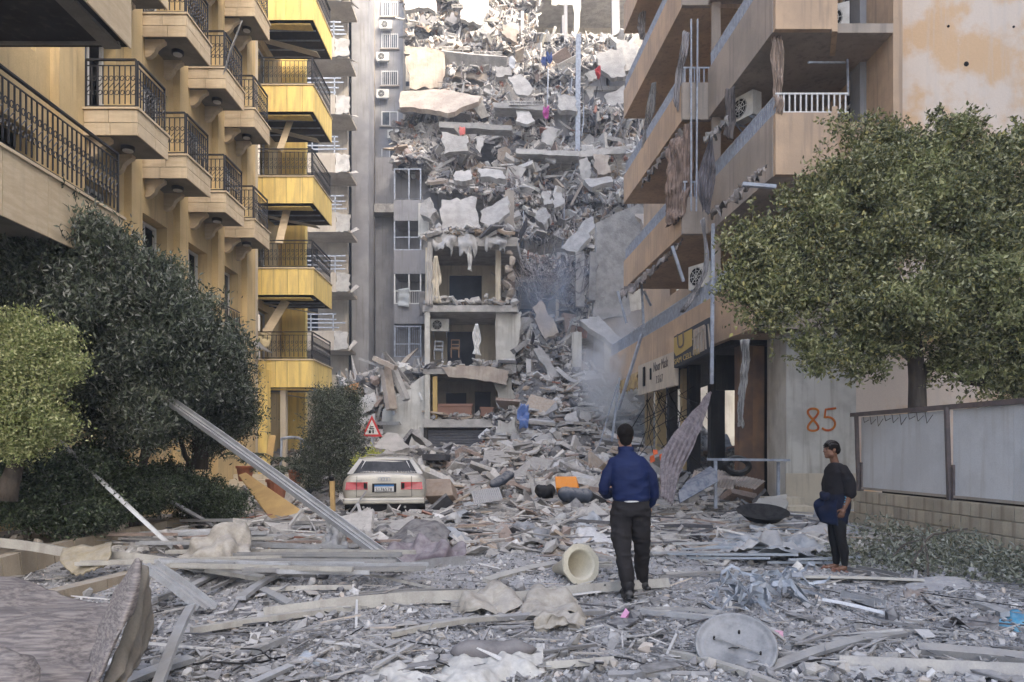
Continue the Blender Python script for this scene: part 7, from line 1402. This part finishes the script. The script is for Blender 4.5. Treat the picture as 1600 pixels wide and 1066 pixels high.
# satellite dish
DS = thing('satellite_dish', 'dusty round satellite dish lying face up beside the pale strips', 'satellite dish', G(1150, 1035))
c0 = Vector(P(1150, 1008, 5.12)); ax = Vector((-.15, -.62, .77)).normalized(); s1 = Vector((1, 0, 0)); s1 = (s1-ax*s1.dot(ax)).normalized(); s2 = ax.cross(s1)
M_dish = mat('dusty_dish', (.24, .245, .25), (.15, .155, .16), nscale=7, fine=.2, dust=.6, dustc=(.30, .30, .295), bump=.1, rough=.5)
v = []; sec = [(.001, -.05), (.08, -.047), (.16, -.038), (.21, -.028), (.222, -.02), (.228, -.022), (.25, -.012), (.262, 0), (.272, .004), (.275, -.012)]; n = 40
for r_, t_ in sec: v += [tuple(c0+ax*t_+(s1*math.cos(2*math.pi*k/n)+s2*math.sin(2*math.pi*k/n))*r_) for k in range(n)]
mb = MB(); mb.add(v, [(i*n+k, i*n+(k+1) % n, (i+1)*n+(k+1) % n, (i+1)*n+k) for i in range(len(sec)-1) for k in range(n)]); o = mb.build('reflector', M_dish, DS, smooth=True); md = o.modifiers.new('t', 'SOLIDIFY'); md.thickness = .004
mb = MB(); mb.bar(c0-s1*.13+s2*.09-ax*.02, c0+s1*.15-s2*.07-ax*.02, .012, .01); mb.build('bracket', M_alud, DS)
for (u_, v_) in ((.05, .12), (.15, -.07), (-.13, .09)): mb = MB(); p = c0+s1*u_+s2*v_-ax*.035; mb.tube([p, p+ax*.03], .008, 6); mb.build('bolt', M_black, DS)
mb = MB(); mb.tube([c0+s1*(-.05+.03*k)+s2*(.02*math.sin(3*k))-ax*.03 for k in range(5)], .004, 4, False); mb.build('cable', M_black, DS)
# torn book and small papers
BK = thing('book', 'open torn book with white pages on the crumpled metal', 'book', G(1230, 898, .1))
for i, (a_, b_, c_) in enumerate(((-.5, .12, .1), (.1, .13, .09), (.6, .1, .12))):
    q = P(1232, 893, 9.2); mb = MB(); mb.prism([q, q+np.array((.12*math.cos(a_), -.03, .05+.1*math.sin(a_+.4))), q+np.array((.12*math.cos(a_)+.03, -.12, .04+.08*math.sin(a_))), q+np.array((.02, -.12, -.02))], (0, 0, .01)); mb.build('page', mat('paper', (.62, .6, .55), bump=0), BK)
# corrugated crumple at the right, by the wall
sheet('crumpled_sheet', 'grey ribbed sheet metal bent over right of the woman', 'sheet metal', (.26, .26, .27), (.34, .34, .34), [[(1422,908,8.4),(1440,903,8.5),(1495,903,8.5),(1515,912,8.3)],[(1405,925,8.0),(1430,922,7.9),(1490,925,7.9),(1520,930,7.8)]], nu=24, nv=20, amp=.01, fold=.008, foldf=7, foldv=True)
sheet('crumpled_sheet', 'brown scorched crumpled piece under the ribbed sheet', 'scrap', (.24, .19, .16), (.16, .13, .11), [[(1415,925,8.1),(1432,920,8.1),(1448,925,8)],[(1412,940,7.5),(1430,945,7.3),(1448,940,7.4)]], nu=22, nv=19, amp=.05, nsc=6)
for i, (x, y, s_, lb) in enumerate(((1392, 1040, .09, 'grey angular rock in front of the broad box section'), (1422, 1032, .07, 'second rock resting on the broad box section'), (1268, 1062, .12, 'pale sandstone lump at the bottom edge'), (400, 1005, .07, 'pale stone above the stubby channel end'), (895, 1015, .1, 'pale broken lump left of the pale box section'), (620, 955, .06, 'stone beside the short profile end'), (1330, 1008, .06, 'white stone by the long pale bar'), (1000, 1010, .05, 'brown stone in the foreground centre'))):
    q = G(x, y); V, f = scatter([q+np.array((0, 0, s_*.4))], [s_], 'rock', np.random.default_rng(i+90)); tag(big('rock', V, f, M_conc), lb, 'rock')
# orange flags behind the man, tyres, hanging clothes on the far ruin
for i, (px, py) in enumerate(((1020, 703), (1030, 710), (1015, 712))):
    cloth('orange_tape', mat('orange_tape', (.6, .12, .04), bump=0), [[(px, py, 18), (px+7, py-2, 18)], [(px+1, py+9, 17.9), (px+8, py+6, 17.9)]], nu=9, nv=9, amp=.06, label=('topmost orange rag behind the shoulder of the man', 'right orange rag behind the shoulder of the man', 'left orange rag behind the shoulder of the man')[i], catg='rag')
tyre = thing('tyre', 'black tyre lying under the steel table', 'tyre', P(1152, 728, 16.6)); mb = MB(); q = P(1152, 728, 16.6); mb.tube([q+np.array((.26*math.cos(a_), .05*math.sin(a_), .17*math.sin(a_))) for a_ in np.linspace(0, 6.283, 25)], .07, 10, False); mb.build('tread', M_tyre, tyre)
# crumpled sheets, dark bowl and cables
M_crump = mat('crumpled_sheet_metal', (.20, .22, .24), (.34, .36, .38), nscale=4, objr=.35, dust=.4, metal=.15, bump=.1, rough=.6)
for i in range(34):
    x, y = (rg.uniform(1130, 1330), rg.uniform(812, 880)) if i < 20 else (rg.uniform(560, 930), rg.uniform(780, 850)); c = G(x, y, .08); a = rg.uniform(0, 6.28); s_ = rg.uniform(.18, .5); u = np.array((math.cos(a), math.sin(a), rg.uniform(-.15, .15)))*s_; v = np.array((-math.sin(a), math.cos(a), rg.uniform(-.3, .5)))*s_*.6
    g_ = [[c-u-v, c-v+np.array((0, 0, .12*rg.random())), c+u-v], [c-u, c+np.array((0, 0, rg.uniform(.05, .25))), c+u], [c-u+v, c+v+np.array((0, 0, .1*rg.random())), c+u+v]]
    for r_ in g_:
        for p in r_: p[2] = max(p[2], .03)
    cloth('crumpled_sheet', M_crump if i % 4 else MATS['grey_membrane'], g_, nu=14, nv=12, amp=.05, nsc=4.5, th=.006, world=True, label='one of the crumpled grey sheets lying in the debris between arcade and woman' if i < 20 else 'one of the crumpled grey sheets lying in the debris between car and man', catg='metal sheet', group='crumpled grey sheets in the debris')
mb = MB(); c = P(1192, 800, 13.2); n = 24; v = []
for r_, z_ in ((.02, -.16), (.3, -.12), (.44, 0), (.47, .01)): v += [(c[0]+r_*math.cos(6.2832*k/n), c[1]+r_*.8*math.sin(6.2832*k/n), c[2]+z_+.25*r_*math.sin(6.2832*k/n)) for k in range(n)]
mb.add(v, [(i*n+k, i*n+(k+1) % n, (i+1)*n+(k+1) % n, (i+1)*n+k) for i in range(3) for k in range(n)]); tag(mb.build('basin', M_black, smooth=True), 'dark empty basin lying tilted before the white pillar', 'basin')
mb = MB(); slabpx(mb, [(1140,812,14),(1186,778,14.8),(1230,772,15),(1228,818,14),(1180,822,13.8)], .25, .06, 5, 61); tag(mb.build('concrete_slab', M_ruinw), 'tilted whitish concrete slab behind the dark basin', 'slab')
mb = MB()
for i in range(34):
    y = 5.2+9*rg.random()**1.3; x = rg.uniform(-.55, .6)*y; a = rg.uniform(0, 6.28); L = rg.uniform(.3, 1.1); p = np.array((x, y, .05)); pts = []
    for k in range(18): a += rg.normal(0, .28); p = p+np.array((math.cos(a), math.sin(a), 0))*L/17; pts.append((p[0], p[1], .045+.02*math.sin(k*.25+i)))
    mb.tube(pts, rg.uniform(.004, .009), 4, False)
tag(mb.build('cables', M_black), 'thin dark cables curling through the debris on the road', 'cables', kind='stuff')
# ---------------- smoke drifting in the torn middle of the ruin
def smoke(lb, c, r, dens, seed, col=(.75, .8, .9)):
    m = bpy.data.materials.new('smoke'); m.use_nodes = True; N = m.node_tree.nodes; Lk = m.node_tree.links.new; N.remove(N['Principled BSDF'])
    v = N.new('ShaderNodeVolumePrincipled'); v.inputs['Color'].default_value = (*col, 1); v.inputs['Anisotropy'].default_value = .2
    tc = N.new('ShaderNodeTexCoord'); nz = N.new('ShaderNodeTexNoise'); nz.inputs['Scale'].default_value = .55; nz.inputs['Detail'].default_value = 5; nz.inputs['Distortion'].default_value = .8; Lk(tc.outputs['Object'], nz.inputs['Vector'])
    le = N.new('ShaderNodeVectorMath'); le.operation = 'DIVIDE'; le.inputs[1].default_value = r; Lk(tc.outputs['Object'], le.inputs[0]); ln = N.new('ShaderNodeVectorMath'); ln.operation = 'LENGTH'; Lk(le.outputs[0], ln.inputs[0])
    fa = N.new('ShaderNodeMapRange'); fa.interpolation_type = 'SMOOTHSTEP'; fa.inputs[1].default_value = 1; fa.inputs[2].default_value = .2; Lk(ln.outputs['Value'], fa.inputs[0])
    a = N.new('ShaderNodeMapRange'); a.inputs[1].default_value = .42; a.inputs[2].default_value = .72; Lk(nz.outputs['Fac'], a.inputs[0])
    m1 = N.new('ShaderNodeMath'); m1.operation = 'MULTIPLY'; Lk(fa.outputs[0], m1.inputs[0]); Lk(a.outputs[0], m1.inputs[1]); m2 = N.new('ShaderNodeMath'); m2.operation = 'MULTIPLY'; m2.inputs[1].default_value = dens*1.0; Lk(m1.outputs[0], m2.inputs[0]); Lk(m2.outputs[0], v.inputs['Density'])
    Lk(v.outputs[0], N['Material Output'].inputs['Volume']); mb = MB(); ball(mb, (0, 0, 0), r, 20); me = mb.mesh('smoke'); me.materials.append(m); o = bpy.data.objects.new('smoke', me); link(o, None, c); return tag(o, lb, 'smoke', kind='stuff')
smoke('pale smoke curling up at the torn right edge of the ruin', P(968, 572, 30.5).tolist(), (2.3, 2.2, 3.2), 2.4, 1, (.97, .97, .96)); smoke('blue smoke hanging in the dark cavity of the ruin', P(865, 455, 36.5).tolist(), (2.8, 2.0, 4.0), .32, 2, (.66, .80, 1)); smoke('thin smoke low behind the man', P(1035, 670, 31).tolist(), (2.2, 2.5, 1.6), .5, 3, (.9, .95, 1))
m = bpy.data.materials.new('haze'); m.use_nodes = True; N = m.node_tree.nodes; N.remove(N['Principled BSDF'])
v = N.new('ShaderNodeVolumePrincipled'); v.inputs['Color'].default_value = (.80, .88, 1, 1); v.inputs['Density'].default_value = .0014; v.inputs['Anisotropy'].default_value = .2
m.node_tree.links.new(v.outputs[0], N['Material Output'].inputs['Volume'])
mb = MB(); mb.box((-420, -420, -1.3), (420, 420, 46)); o = mb.build('haze', m); tag(o, kind='stuff')
